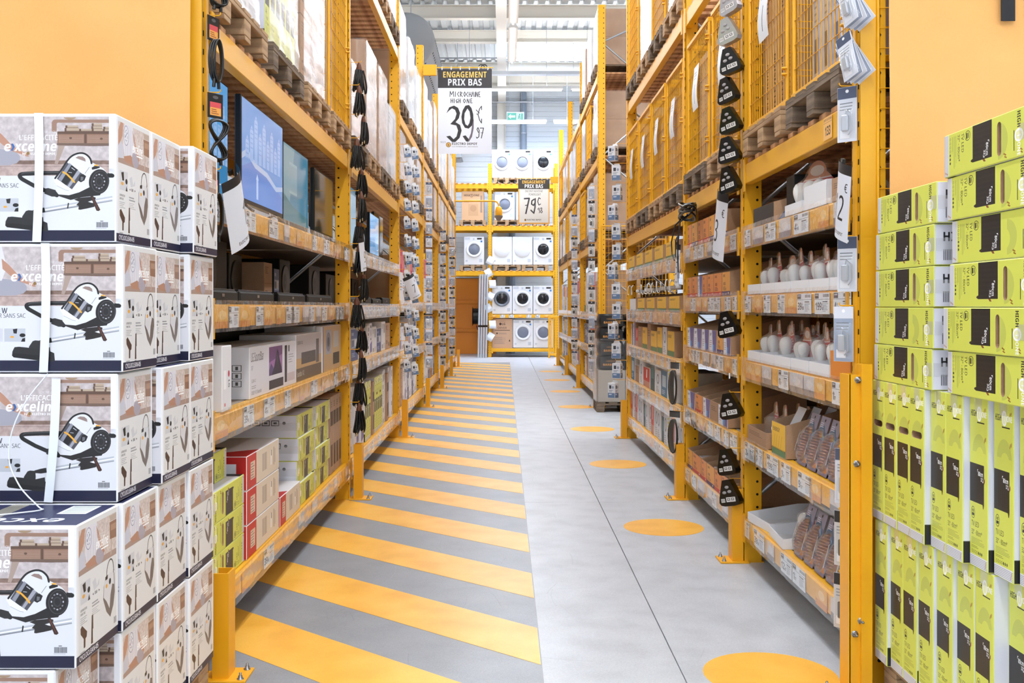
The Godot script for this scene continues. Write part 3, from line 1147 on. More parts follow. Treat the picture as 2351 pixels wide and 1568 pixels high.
func banners() -> void:
	var fab := mat("banner_fabric", Color.WHITE, 0.75)
	fab.albedo_texture = ImageTexture.create_from_image(tinted(noise(41, 0.004, 5), 512, 512, [Color(0.90, 0.655, 0.36), Color(0.92, 0.69, 0.41)], 1, 1, 0.015))
	fab.normal_enabled = true
	fab.normal_texture = bump(42, 0.006, 512, 512, 6.0, 1, 1, 4, FastNoiseLite.TYPE_SIMPLEX)
	fab.normal_scale = 0.25
	triplanar(fab, 0.5)
	for w in [["left", -1.245, -2.75, -4.06, 5], ["right", 1.503, 2.75, -3.99, 9]]:
		var t := thing("cloth_banner", "plain orange cloth banner closing the %s rack's end" % w[0], "banner", V(w[1], 0, w[2] if false else w[3]))
		var n := noise(w[4], 0.9, 3)
		var g := []
		var wd: float = w[2] - w[1]
		for i in 41:
			var row := []
			for j in 21:
				var x := wd * j / 20.0
				var y := 0.03 + 3.62 * i / 40.0
				row.append(V(x, y, 0.012 * n.get_noise_2d(x * 2.2, y * 1.4)))
			if wd < 0:
				row.reverse()
			g.append(row)
		var b := MB.new()
		b.sheet(g)
		part("cloth", b.done(fab), t)
		b = MB.new()
		b.bar(V(0, 3.66, 0), V(wd, 3.66, 0), 0.014, 8)
		part("rod", b.done(M.zinc), t)
		if w[0] == "right":
			var tm := text_mesh("10", true, false, 0.004)
			var o := part("lettering", tm, t, V(1.838 - w[1], 2.608 - 0.25 * 0.36, 0.02))
			o.scale = V(0.36, 0.36, 1)
			tm.material = mat("banner_ink", Color(0.09, 0.08, 0.09), 0.7)

# ---------------------------------------------------------------- vacuum cleaner cartons
func vac_front() -> Image:
	var p := Pic.new(940, 640, Color(0.86, 0.86, 0.885), self)
	p.frame(0.4324, Vector2(940 - 1270 * 0.4324, -40 * 0.4324))
	var wall := Color(0.76, 0.71, 0.71)
	var wood := Color(0.56, 0.42, 0.34)
	var dk := Color(0.38, 0.28, 0.23)
	var blk := Color(0.10, 0.095, 0.10)
	var lite := Color(0.93, 0.93, 0.95)
	p.rect(-900, 60, 2105, 560, wall)
	p.rect(-900, 575, 2105, 48, Color(0.50, 0.40, 0.36))
	p.rect(-900, 620, 2105, 135, Color(0.72, 0.63, 0.60))
	p.rect(-900, 640, 2105, 8, Color(0.60, 0.52, 0.50))
	p.mottle(Rect2(0, 10, 940, 300), 0.10, 3, 0.012)
	p.frame(0.4324, Vector2(940 - 1270 * 0.4324, -40 * 0.4324))
	# kneeling figure at the left edge of the picture: grey trousers and a hand
	p.P([-900, 620, -900, 480, -420, 420, -60, 440, 120, 470, 170, 520, 172, 570, 130, 610, 40, 632, -400, 640], Color(0.63, 0.62, 0.66))
	p.P([-420, 60, -120, 60, -60, 300, -120, 460, -420, 450], Color(0.86, 0.85, 0.88))
	p.P([-120, 200, -30, 280, 60, 380, 150, 450, 240, 490, 280, 530, 250, 530, 180, 500, 90, 470, -20, 400, -110, 320], Color(0.72, 0.53, 0.44))
	# sideboard
	p.P([540, 240, 540, 130, 555, 105, 580, 95, 1205, 95, 1205, 135, 610, 132, 598, 145, 598, 240], wood.lightened(0.08))
	p.ell(750, 70, 70, 26, Color(0.63, 0.53, 0.42), 0, 0, PI)
	for bk in [[700, 165, 150, 30], [690, 195, 170, 40], [860, 205, 145, 30], [1005, 140, 120, 34], [1000, 175, 130, 30], [1005, 205, 130, 32], [1140, 180, 65, 28], [1135, 208, 70, 30]]:
		p.rect(bk[0], bk[1], bk[2], bk[3], Color(0.70, 0.62, 0.54))
		p.rect(bk[0], bk[1] + bk[3] - 6, bk[2], 5, dk)
		p.rect(bk[0], bk[1], 22, bk[3], dk)
	p.rect(605, 235, 600, 35, dk)
	p.rect(605, 265, 600, 120, wood)
	p.rect(622, 278, 290, 92, wood.lightened(0.12))
	p.rect(955, 278, 250, 92, wood.lightened(0.12))
	p.rect(918, 265, 28, 115, dk)
	p.P([600, 372, 1205, 375, 1205, 405, 1000, 408, 760, 402, 640, 405, 600, 395], dk.lightened(0.1))
	for k in [[760, 312], [1117, 322]]:
		p.ell(k[0], k[1], 16, 14, dk)
	p.P([615, 400, 695, 400, 668, 470, 610, 620, 572, 615, 590, 540], Color(0.66, 0.58, 0.53))
	for yy in [285, 300, 330, 352]:
		p.line([640, yy, 900, yy + 4], 3, wood)
		p.line([965, yy, 1200, yy + 3], 3, wood)
	# words
	p.fit("SCHÖNE LUCHT", 366, 606, 256, 28, Color(0.88, 0.86, 0.86), false, 0.2)
	p.fit("L'EFFICACITÉ", 165, 608, 336, 60, Color.WHITE)
	p.fit("e", -16, 56, 465, 108, Color.WHITE, true, 0.15)
	p.P([66, 380, 92, 378, 112, 416, 88, 462, 62, 460, 84, 420], Color(0.22, 0.38, 0.62))
	p.fit("xceline", 104, 590, 465, 112, Color.WHITE, true, 0.15)
	p.text("by", 200, 508, 26, Color.WHITE, true)
	p.ell(265, 492, 17, 20, Color(0.55, 0.42, 0.20))
	p.fit("ELECTRO DEPOT", 296, 582, 509, 24, Color.WHITE, true)
	p.text("ASPIRATEUR SANS SAC", 156, 895, 50, Color(0.30, 0.31, 0.33), false, 0.85, 0, 0, 1.0)
	p.text("TRAÎNEAU 800 W", -340, 840, 60, Color(0.25, 0.26, 0.30), true, 0.85, 0, 0, 0.5)
	p.rect(-90, 1020, 245, 155, Color(0.74, 0.75, 0.78))
	p.P([10, 1030, 62, 1022, 55, 1080, 20, 1078], blk)
	p.ell(122, 1100, 34, 22, blk)
	p.P([105, 1175, 120, 1140, 152, 1130, 152, 1175], blk)
	p.ell(0, 1120, 22, 12, Color(0.9, 0.62, 0.2))
	p.rect(-340, 1020, 235, 155, Color(0.80, 0.80, 0.83))
	# shade-free pale ground of the product picture, hose behind the cleaner
	p.curve([1245, 755, 1180, 745, 900, 715, 640, 722, 400, 724, 230, 732, 178, 742, 170, 765, 205, 800, 330, 870, 470, 932, 600, 985], 46, blk)
	p.curve([630, 715, 400, 715, 235, 720, 190, 735], 10, Color(0.30, 0.30, 0.31))
	p.P([470, 905, 500, 900, 590, 925, 612, 960, 590, 1000, 540, 1000, 455, 965], Color(0.16, 0.155, 0.16))
	# body
	p.P([600, 985, 640, 1000, 760, 1040, 880, 1010, 1000, 995, 1100, 985, 1120, 950, 1000, 870, 760, 960, 640, 960], Color(0.13, 0.12, 0.12))
	p.P([560, 800, 640, 700, 720, 585, 770, 535, 850, 495, 930, 498, 985, 545, 1010, 600, 1060, 625, 1140, 670, 1190, 730, 1100, 860, 980, 890, 860, 950, 740, 985, 620, 975, 585, 930, 600, 880], Color(0.88, 0.88, 0.90))
	p.curve([580, 785, 650, 690, 720, 580, 780, 520, 860, 490, 930, 500, 985, 550, 1003, 610], 20, blk)
	p.P([815, 545, 850, 525, 900, 530, 930, 555, 935, 590, 880, 570], Color(0.58, 0.49, 0.46))
	p.P([720, 600, 905, 740, 775, 915, 600, 790], Color(0.30, 0.30, 0.33))
	p.P([745, 605, 800, 650, 660, 830, 618, 795], Color(0.55, 0.56, 0.60))
	p.P([770, 630, 850, 690, 705, 870, 650, 825], Color(0.11, 0.11, 0.12))
	p.P([840, 690, 875, 715, 745, 895, 720, 880], Color(0.62, 0.62, 0.66))
	p.line([770, 660, 810, 690], 8, Color(0.85, 0.85, 0.88))
	p.line([735, 715, 775, 720], 6, Color(0.85, 0.85, 0.88))
	p.curve([672, 712, 720, 740, 770, 790, 803, 830], 20, Color(0.93, 0.66, 0.20))
	p.P([558, 800, 600, 790, 772, 915, 735, 932, 690, 920, 600, 870], Color(0.92, 0.92, 0.94))
	p.line([600, 872, 700, 922, 740, 930], 5, Color(0.62, 0.63, 0.66))
	p.P([870, 745, 905, 735, 940, 760, 920, 810, 880, 832, 850, 815], blk)
	p.P([878, 765, 910, 770, 905, 805, 875, 815], Color(0.42, 0.42, 0.44))
	p.line([978, 655, 925, 730], 5, Color(0.45, 0.45, 0.47))
	p.P([1030, 625, 1075, 625, 1085, 640, 1035, 640], Color(0.93, 0.66, 0.20))
	p.P([1005, 660, 1040, 640, 1095, 645, 1100, 660, 1060, 675, 1010, 685], blk)
	p.ell(1090, 825, 118, 146, Color(0.12, 0.11, 0.115), 0.15)
	p.ell(1098, 825, 100, 128, Color(0.27, 0.26, 0.27), 0.15)
	p.ell(1100, 825, 93, 120, Color(0.13, 0.12, 0.125), 0.15)
	for k in 12:
		var a := TAU * k / 12.0
		p.ell(1092 + cos(a) * 62, 822 + sin(a) * 82, 8, 11, Color(0.52, 0.51, 0.53) if k % 3 else Color(0.75, 0.75, 0.78), a)
	p.ell(1092, 822, 44, 56, Color(0.22, 0.21, 0.22))
	p.ell(1092, 822, 30, 40, Color(0.14, 0.13, 0.135))
	# tube, nozzle and floor brush
	p.P([460, 1130, 1245, 992, 1245, 1052, 465, 1185], Color(0.72, 0.73, 0.76))
	p.P([460, 1150, 1245, 1012, 1245, 1030, 462, 1165], Color(0.93, 0.93, 0.95))
	p.P([460, 1172, 1245, 1046, 1245, 1053, 465, 1186], Color(0.48, 0.49, 0.52))
	p.line([735, 1075, 725, 1140], 14, blk)
	p.P([800, 1035, 860, 1015, 1010, 1000, 1050, 1010, 1050, 1030, 960, 1060, 1010, 1075, 1040, 1080, 1035, 1120, 950, 1140, 870, 1155, 850, 1150, 855, 1110, 825, 1100, 860, 1060], Color(0.15, 0.13, 0.13))
	p.P([990, 995, 1020, 990, 1105, 1155, 1085, 1170, 1060, 1165], Color(0.22, 0.14, 0.12))
	p.line([1012, 1010, 1080, 1150], 6, Color(0.50, 0.25, 0.16))
	p.P([390, 1140, 455, 1128, 465, 1185, 395, 1195, 330, 1190, 320, 1160], Color(0.12, 0.115, 0.12))
	p.P([180, 1300, 200, 1230, 240, 1170, 270, 1160, 330, 1165, 335, 1230, 330, 1300], Color(0.16, 0.155, 0.16))
	p.P([5, 1290, 30, 1240, 80, 1235, 180, 1245, 300, 1270, 440, 1240, 445, 1290, 490, 1310, 498, 1395, 480, 1405, 300, 1395, 20, 1360, 0, 1340], Color(0.14, 0.135, 0.14))
	p.P([10, 1340, 20, 1310, 150, 1320, 400, 1350, 450, 1360, 440, 1400, 300, 1395, 20, 1360], Color(0.08, 0.078, 0.08))
	p.bars(1060, 1300, 132, 62, Color(0.25, 0.25, 0.27), 9)
	p.rect(1105, 1284, 34, 8, Color(0.3, 0.3, 0.3))
	p.lines(1055, 1370, 140, 1, 6, Color(0.6, 0.6, 0.62), 4)
	p.rect(-900, 1395, 2200, 140, Color(0.085, 0.09, 0.21))
	p.P([-40, 1345, 500, 1345, 500, 1395, -40, 1395], Color(0, 0, 0, 0))
	p.P([300, 1380, 498, 1380, 490, 1408, 300, 1400], Color(0.14, 0.135, 0.14))
	# white frame of the carton
	p.rect(-900, 30, 2200, 30, Color(0.93, 0.93, 0.95))
	p.rect(1205, 30, 70, 640, Color(0.93, 0.93, 0.95))
	p.rect(1205, 728, 40, 50, blk)
	return p.finish()

func vac_side() -> Image:
	var p := Pic.new(500, 640, Color(0.87, 0.865, 0.865), self)
	var dk := Color(0.30, 0.20, 0.16)
	var blk := Color(0.12, 0.11, 0.115)
	p.rect(24, 24, 476, 210, Color(0.80, 0.745, 0.72))
	p.mottle(Rect2(24, 24, 476, 210), 0.10, 5, 0.02)
	p.rect(24, 205, 476, 30, Color(0.66, 0.56, 0.51))
	# seated figure, shirt and arms only
	p.P([110, 24, 230, 24, 270, 120, 275, 200, 120, 205, 90, 140], Color(0.86, 0.85, 0.88))
	for x in [135, 160, 200, 225]:
		p.line([x, 40, x - 8, 195], 4, Color(0.76, 0.75, 0.79))
	p.P([24, 70, 60, 24, 95, 24, 84, 90, 24, 160], Color(0.73, 0.55, 0.46))
	p.P([24, 150, 60, 120, 95, 150, 100, 205, 24, 212], Color(0.78, 0.78, 0.82))
	p.P([100, 195, 200, 175, 250, 200, 245, 225, 120, 220], Color(0.70, 0.52, 0.43))
	p.ell(270, 190, 52, 45, Color(0.66, 0.63, 0.67))
	p.P([228, 40, 250, 70, 300, 150, 330, 185, 318, 195, 280, 160, 240, 100], Color(0.72, 0.53, 0.44))
	p.P([390, 60, 480, 60, 490, 75, 490, 150, 395, 145], Color(0.58, 0.42, 0.33))
	p.rect(405, 75, 70, 30, Color(0.68, 0.53, 0.43))
	p.P([410, 145, 425, 145, 412, 225, 402, 225], Color(0.74, 0.66, 0.60))
	p.rect(395, 28, 80, 28, Color(0.72, 0.64, 0.58))
	# seal
	p.ell(135, 82, 36, 52, Color(0.36, 0.37, 0.50))
	p.ell(135, 82, 33, 49, Color(0.87, 0.86, 0.89))
	for k in 7:
		var a := k * 0.9
		p.line([135 + cos(a) * 18, 82 + sin(a) * 28, 135 + cos(a + 0.5) * 20, 82 + sin(a + 0.5) * 30], 4, Color(0.36, 0.37, 0.50))
	p.line([118, 95, 150, 65], 4, Color(0.36, 0.37, 0.50))
	p.text("L'EFFICACITÉ", 372, 112, 22, Color(0.88, 0.86, 0.85), false, 0.7, 0, 0, 1.0)
	p.fit("exceline", 222, 372, 157, 48, Color.WHITE, true, 0.12)
	p.rect(285, 164, 90, 7, Color.WHITE)
	# insets
	p.rect(44, 272, 112, 100, Color(0.80, 0.80, 0.82))
	p.P([66, 282, 100, 276, 104, 320, 82, 322], blk)
	p.ell(138, 322, 15, 14, blk)
	p.P([128, 372, 140, 345, 154, 372], blk)
	p.ell(80, 338, 16, 9, Color(0.92, 0.66, 0.25))
	p.P([180, 300, 215, 285, 235, 330, 262, 300, 262, 330, 200, 345], Color(0.80, 0.80, 0.82))
	p.text("8M", 222, 365, 15, Color(0.25, 0.25, 0.27), true, 1, 0, 0, 0.5)
	p.P([182, 358, 194, 352, 194, 364], blk)
	p.P([268, 358, 256, 352, 256, 364], blk)
	p.text("ASPIRATEUR", 44, 405, 11, Color(0.35, 0.35, 0.36), true, 0.8)
	p.text("SANS SAC", 44, 422, 11, Color(0.35, 0.35, 0.36), true, 0.8)
	p.lines(44, 434, 90, 4, 9, Color(0.6, 0.6, 0.61), 3)
	p.lines(176, 396, 90, 2, 14, Color(0.6, 0.6, 0.62), 7)
	p.lines(176, 428, 96, 4, 9, Color(0.68, 0.68, 0.69), 3)
	# cleaner seen from the front
	p.P([310, 420, 316, 360, 335, 325, 380, 300, 425, 280, 452, 330, 458, 420, 440, 480, 400, 530, 350, 490], Color(0.45, 0.40, 0.38))
	p.P([316, 412, 322, 345, 350, 312, 410, 285, 444, 325, 448, 380, 425, 372, 402, 420, 390, 485, 352, 440], Color(0.84, 0.835, 0.845))
	p.P([356, 310, 366, 280, 388, 258, 412, 256, 430, 275, 438, 312], Color(0.87, 0.865, 0.865))
	p.curve([352, 320, 362, 275, 385, 250, 410, 246, 432, 265, 445, 310], 7, Color(0.28, 0.26, 0.26))
	p.P([336, 318, 368, 312, 366, 332, 340, 335], blk)
	p.ell(352, 365, 12, 10, Color(0.92, 0.66, 0.25))
	p.ell(395, 352, 13, 15, blk)
	# nozzles
	p.P([44, 480, 62, 470, 118, 512, 114, 535, 100, 540, 98, 580, 80, 580, 80, 536, 46, 506], dk)
	p.P([172, 455, 188, 452, 190, 520, 184, 522, 186, 588, 164, 588, 168, 520], dk)
	p.lines(42, 592, 60, 2, 8, Color(0.55, 0.55, 0.56), 4)
	p.lines(160, 594, 44, 1, 8, Color(0.55, 0.55, 0.56), 4)
	p.bars(446, 545, 38, 32, Color(0.4, 0.4, 0.42), 4)
	p.rect(0, 598, 500, 42, Color(0.10, 0.105, 0.22))
	p.fit("CYCLOCLEAN-05", 34, 250, 630, 24, Color(0.93, 0.93, 0.95), true)
	p.rect(0, 0, 22, 598, Color(0.92, 0.92, 0.94))
	p.rect(478, 0, 22, 598, Color(0.92, 0.92, 0.94))
	return p.finish()

func vac_top() -> Image:
	var p := Pic.new(560, 300, Color(0.12, 0.14, 0.30), self)
	p.mottle(Rect2(0, 0, 560, 300), 0.03, 8, 0.05)
	p.text("exceline", 500, 200, 62, Color(0.92, 0.93, 0.96), true, 1.15, 0.2, PI)
	p.rect(20, 195, 50, 20, Color(0.12, 0.14, 0.30))
	p.rect(440, 20, 84, 120, Color(0.90, 0.91, 0.92))
	for k in 6:
		p.rect(448, 30 + k * 17, 68, 6, Color(0.55, 0.62, 0.60))
	p.rect(0, 0, 560, 5, Color(0.9, 0.9, 0.92))
	p.rect(0, 292, 560, 8, Color(0.9, 0.9, 0.92))
	return p.finish()

func vacuum_stack() -> void:
	var W := 0.56
	var H := 0.380
	var D := 0.30
	var faces := {"front": tex_mat("vac_front", vac_front(), 0.42), "side": tex_mat("vac_side", vac_side(), 0.42), "top": tex_mat("vac_top", vac_top(), 0.4), "bottom": mat("vac_navy", Color(0.10, 0.105, 0.22), 0.45)}
	faces["back"] = faces.front
	var body := carton("vac", V(W, H, D), M.white_card, faces, 0.004)
	var b := MB.new()
	b.box(V(0, H + 0.0006, 0), V(0.05, 0.0008, D - 0.02))
	b.box(V(0, H / 2 + 0.15, -D / 2 - 0.0006), V(0.05, 0.08, 0.0008))
	var tape := b.done(clear_mat("packing_tape", 0.35, 0.15, Color(0.8, 0.78, 0.7)))
	b = MB.new()
	var g := []
	for i in 13:
		var t := i / 12.0
		var bow := 0.004 + 0.006 * sin(t * PI)
		g.append([V(0.035 + 0.010 * sin(t * 2.6), H * t, D / 2 + bow), V(0.061 + 0.010 * sin(t * 2.6), H * t, D / 2 + bow)])
	b.sheet(g)
	b.box(V(0.05, H + 0.0012, 0.05), V(0.025, 0.001, D * 0.66))
	var strap := b.done(mat("strap_white", Color(0.90, 0.92, 0.94), 0.3))
	var row_y := [1.690, 1.306, 0.922, 0.538, 0.154]
	# [row from the top, column from the front, shift to the right]
	var sh := {"0,1": 0.0, "0,2": 0.0, "0,3": 0.045, "1,1": 0.02, "1,2": 0.0, "1,3": 0.03, "2,1": 0.005, "2,2": 0.035, "2,3": 0.03, "3,0": 0.01, "3,1": 0.02, "3,2": 0.02, "3,3": 0.03, "4,0": -0.045, "4,1": 0.015, "4,2": 0.02, "4,3": 0.03}
	var rown := ["top", "second", "third", "fourth", "bottom"]
	var coln := ["foremost", "front", "middle", "rear"]
	for key in sh:
		var rc: PackedStringArray = key.split(",")
		var r := int(rc[0])
		var c := int(rc[1])
		var zf := [2.714, 3.02, 3.325, 3.63]
		var x := -1.145 + float(sh[key]) - W / 2
		var lab := "white vacuum cleaner carton in the %s row of the stack, %s one" % [rown[r], coln[c]]
		var t := thing("vacuum_carton", lab, "carton", V(x, row_y[r], -(zf[c] + D / 2)), 0.0, "vacuum cleaner cartons stacked at the left corner")
		part("body", body, t)
		part("tape", tape, t)
		if key in ["0,1", "1,1"]:
			part("strap", strap, t, Vector3.ZERO, "white plastic strapping band")
		if key == "2,1":
			var s := part("strap", strap, t, V(0.03, 0.004, 0.002), "white plastic strapping band hanging askew")
			s.rotation.z = -0.05
			s.scale = V(1, 0.96, 1)
	var pl := pallet(V(-1.535, 0, -3.33), 0.0, "wooden pallet under the stack of vacuum cleaner cartons", false, 0.8, 1.2)
	# loose white string
	b = MB.new()
	var pts := []
	var ctl := [V(-1.33, 1.305, -2.985), V(-1.40, 1.20, -2.965), V(-1.432, 1.08, -2.96), V(-1.40, 0.99, -2.95), V(-1.335, 0.93, -2.93), V(-1.31, 0.9245, -2.90), V(-1.36, 0.923, -2.86), V(-1.40, 0.922, -2.84), V(-1.47, 0.922, -2.80)]
	var cv := Curve3D.new()
	for i in ctl.size():
		var tn: Vector3 = (ctl[mini(i + 1, ctl.size() - 1)] - ctl[maxi(i - 1, 0)]) / 5.0
		cv.add_point(ctl[i], -tn, tn)
	for q in cv.tessellate(3, 4):
		pts.append(q)
	b.tube(pts, 0.0022, 5)
	var st := thing("loose_string", "thin white string dangling over the front of the stacked white cartons", "string", Vector3.ZERO)
	part("string", b.done(M.strap_white), st)

# Euro pallet: 0.8 wide towards +z, 1.2 deep (or as given), 0.144 high
func pallet(at: Vector3, turn: float, label: String, old := false, w := 0.8, dp := 1.2) -> Node3D:
	var key := "pallet%s%.1f%.1f" % [old, w, dp]
	var m: Material = M.old_wood if old else M.pallet_wood
	var t := thing("wooden_pallet", label, "pallet", at, turn, "wooden pallets")
	if not meshes.has(key + "top"):
		meshes[key + "top"] = box_mesh(key + "top_", V(0.12, 0.022, dp), m, 0.002)
		meshes[key + "cross"] = box_mesh(key + "cross_", V(w, 0.022, 0.12), m, 0.002)
		meshes[key + "block"] = box_mesh(key + "block_", V(0.11, 0.078, 0.12), m, 0.004)
		meshes[key + "bottom"] = box_mesh(key + "bottom_", V(0.1, 0.022, dp), m, 0.002)
	for i in 5:
		part("deck_board", meshes[key + "top"], t, V((i - 2) * (w - 0.12) / 4.0, 0.122, 0))
	for j in 3:
		var z := (j - 1) * (dp - 0.12) / 2.0
		part("stringer_board", meshes[key + "cross"], t, V(0, 0.1, z))
		for i in 3:
			part("block", meshes[key + "block"], t, V((i - 1) * (w - 0.11) / 2.0, 0.022, z))
	for i in 3:
		part("bottom_board", meshes[key + "bottom"], t, V((i - 1) * (w - 0.1) / 2.0, 0, 0))
	return t

# ---------------------------------------------------------------- lime television cartons
func tv_spine() -> Image:
	var lime := Color(0.845, 0.86, 0.36)
	var p := Pic.new(216, 848, lime, self)
	var ink := Color(0.13, 0.12, 0.11)
	p.fit("HIGH", 14, 84, 92, 30, ink, true)
	p.ell(118, 78, 30, 38, Color.WHITE)
	p.ell(118, 78, 20, 28, lime.lightened(0.55))
	p.text("1", 118, 92, 30, Color.WHITE, true, 0.7, 0, 0, 0.5)
	p.fit("ONE", 150, 208, 92, 28, Color.WHITE, true)
	p.rect(92, 118, 90, 6, ink)
	p.P([176, 62, 186, 44, 190, 48, 182, 66], Color(0.62, 0.42, 0.16))
	p.P([190, 58, 198, 42, 202, 46, 196, 62], Color(0.62, 0.42, 0.16))
	# dusky arc of the brand mark
	p.ell(118, 270, 84, 92, Color(0.77, 0.79, 0.36), 0, PI, TAU)
	p.ell(126, 300, 52, 58, lime, 0, PI, TAU)
	p.P([178, 214, 188, 190, 193, 196, 184, 220], Color(0.62, 0.42, 0.16))
	p.P([192, 206, 200, 186, 205, 190, 198, 212], Color(0.62, 0.42, 0.16))
	p.rect(0, 330, 178, 196, Color(0.15, 0.13, 0.12))
	for k in 14:
		p.rect(4 + k * 12, 330, 3, 196, Color(0.19, 0.165, 0.15) if k % 2 else Color(0.12, 0.105, 0.10))
	p.line([104, 358, 96, 358, 96, 370], 4, Color.WHITE)
	p.text("80cm", 104, 388, 22, Color.WHITE, true, 0.8)
	p.text("32\"", 136, 412, 18, Color.WHITE, true, 0.8)
	p.line([158, 414, 168, 414, 168, 402], 4, Color.WHITE)
	p.P([160, 526, 178, 526, 172, 546, 166, 546], Color(0.22, 0.17, 0.12))
	p.P([176, 404, 190, 390, 190, 410, 178, 424], Color(0.55, 0.32, 0.20))
	p.ell(40, 580, 24, 30, ink)
	p.ell(40, 580, 21, 27, lime)
	p.text("HD", 40, 578, 15, ink, true, 0.9, 0, 0, 0.5)
	p.rect(26, 582, 28, 14, ink)
	p.text("TV LED", 20, 648, 26, ink, false, 0.85)
	p.text("32\" - 80cm*", 20, 690, 24, ink, false, 0.75)
	p.lines(20, 706, 170, 5, 7, Color(0.66, 0.69, 0.30), 3)
	p.lines(20, 746, 90, 2, 7, Color(0.40, 0.42, 0.18), 2)
	for k in 7:
		p.ell(30 + k * 20, 776, 7, 8, Color(0.35, 0.36, 0.16))
		if k < 4:
			p.ell(30 + k * 20, 776, 5, 6, lime)
	p.rect(0, 792, 216, 56, Color(0.90, 0.90, 0.91))
	for k in 6:
		p.rect(0, 800 + k * 8, 216, 3, Color(0.62, 0.62, 0.66))
	p.P([186, 838, 200, 800, 206, 804, 196, 838], Color(0.72, 0.62, 0.58))
	return p.finish()

func tv_top() -> Image:
	var p := Pic.new(96, 560, Color(0.90, 0.90, 0.93), self)
	p.text("HIGH ONE", 40, 540, 22, Color(0.12, 0.12, 0.13), true, 0.9, 0, -PI / 2)
	for k in 18:
		p.rect(60 + 0, 470 + k * 4, 26, 2, Color(0.35, 0.35, 0.38))
	return p.finish()

# spine towards +z; open: with a punched carry hole
func tv_mesh(T: float, open: bool) -> ArrayMesh:
	var key := "tvbox%.3f%s" % [T, open]
	if meshes.has(key):
		return meshes[key]
	if not M.has("tv_spine"):
		tex_mat("tv_spine", tv_spine(), 0.4)
		tex_mat("tv_top", tv_top(), 0.5)
		var sd := Pic.new(256, 170, Color(0.88, 0.88, 0.92), self)
		sd.rect(0, 148, 256, 22, Color(0.12, 0.12, 0.13))
		tex_mat("tv_side", sd.finish(), 0.5)
	var H := 0.532
	var D := 0.8
	var k := 0.003
	var c := V(0, H / 2, 0)
	var h := V(T / 2, H / 2, D / 2)
	var b := MB.new()
	b.edges(c, h, k)
	b.flush(mat("lime_edge", Color(0.82, 0.84, 0.36), 0.45))
	for f in [[V(-h.x + k, 0, 0), V(0, h.y - k, 0), V(0, 0, -h.z), "white_carton"], [V(0, 0, -h.z + k), V(0, h.y - k, 0), V(h.x, 0, 0), "tv_side"], [V(0, 0, h.z - k), V(0, h.y - k, 0), V(-h.x, 0, 0), "tv_side"], [V(h.x - k, 0, 0), V(0, 0, -h.z + k), V(0, h.y, 0), "tv_top"], [V(h.x - k, 0, 0), V(0, 0, h.z - k), V(0, -h.y, 0), "white_carton"]]:
		b.face(c, f[0], f[1], f[2])
		b.flush(M[f[3]])
	if not open:
		b.face(c, V(h.x - k, 0, 0), V(0, h.y - k, 0), V(0, 0, h.z))
		b.flush(M.tv_spine)
	else:
		# rim between the face's edge and a stadium-shaped hole, then the walls of the hole
		var hc := Vector2(0, H * 0.695)
		var inner := []
		var outer := []
		var half := T * 0.36 - 0.012
		for i in 7:
			inner.append(hc + Vector2(half + cos(-PI / 2 + PI * i / 6.0) * 0.012, sin(-PI / 2 + PI * i / 6.0) * 0.012))
		for i in range(1, 6):
			inner.append(hc + Vector2(lerpf(half, -half, i / 6.0), 0.012))
		for i in 7:
			inner.append(hc + Vector2(-half + cos(PI / 2 + PI * i / 6.0) * 0.012, sin(PI / 2 + PI * i / 6.0) * 0.012))
		for i in range(1, 6):
			inner.append(hc + Vector2(lerpf(-half, half, i / 6.0), -0.012))
		for q in inner:
			var dir: Vector2 = (q - hc).normalized()
			var lim := INF
			if absf(dir.x) > 1e-5:
				lim = minf(lim, (h.x - k) / absf(dir.x))
			if dir.y > 1e-5:
				lim = minf(lim, (H - k - hc.y) / dir.y)
			elif dir.y < -1e-5:
				lim = minf(lim, (hc.y - k) / -dir.y)
			outer.append(hc + dir * lim)
		var U := func(q: Vector2) -> Vector2: return Vector2((q.x + h.x) / T, 1.0 - q.y / H)
		for i in 24:
			var j := (i + 1) % 24
			var cs := [inner[i], outer[i]]
			# add the face's corner where the outer edge turns
			if absf(outer[i].x - outer[j].x) > 1e-4 and absf(outer[i].y - outer[j].y) > 1e-4:
				var cx := signf(outer[i].x + outer[j].x) * (h.x - k)
				var cy := (H - k) if outer[i].y + outer[j].y > 2 * hc.y else k
				cs.append(Vector2(cx, cy))
			cs.append(outer[j])
			cs.append(inner[j])
			for m in range(1, cs.size() - 1):
				b.tri(V(cs[0].x, cs[0].y, h.z), V(cs[m].x, cs[m].y, h.z), V(cs[m + 1].x, cs[m + 1].y, h.z), null, null, null, U.call(cs[0]), U.call(cs[m]), U.call(cs[m + 1]))
		b.flush(M.tv_spine)
		for i in 24:
			var j := (i + 1) % 24
			b.quad(V(inner[j].x, inner[j].y, h.z), V(inner[i].x, inner[i].y, h.z), V(inner[i].x, inner[i].y, h.z - 0.35), V(inner[j].x, inner[j].y, h.z - 0.35))
		for i in range(1, 23):
			b.tri(V(inner[0].x, inner[0].y, h.z - 0.35), V(inner[i].x, inner[i].y, h.z - 0.35), V(inner[i + 1].x, inner[i + 1].y, h.z - 0.35))
		b.flush(M.brown_card)
	meshes[key] = b.done(M.tv_side)
	return meshes[key]

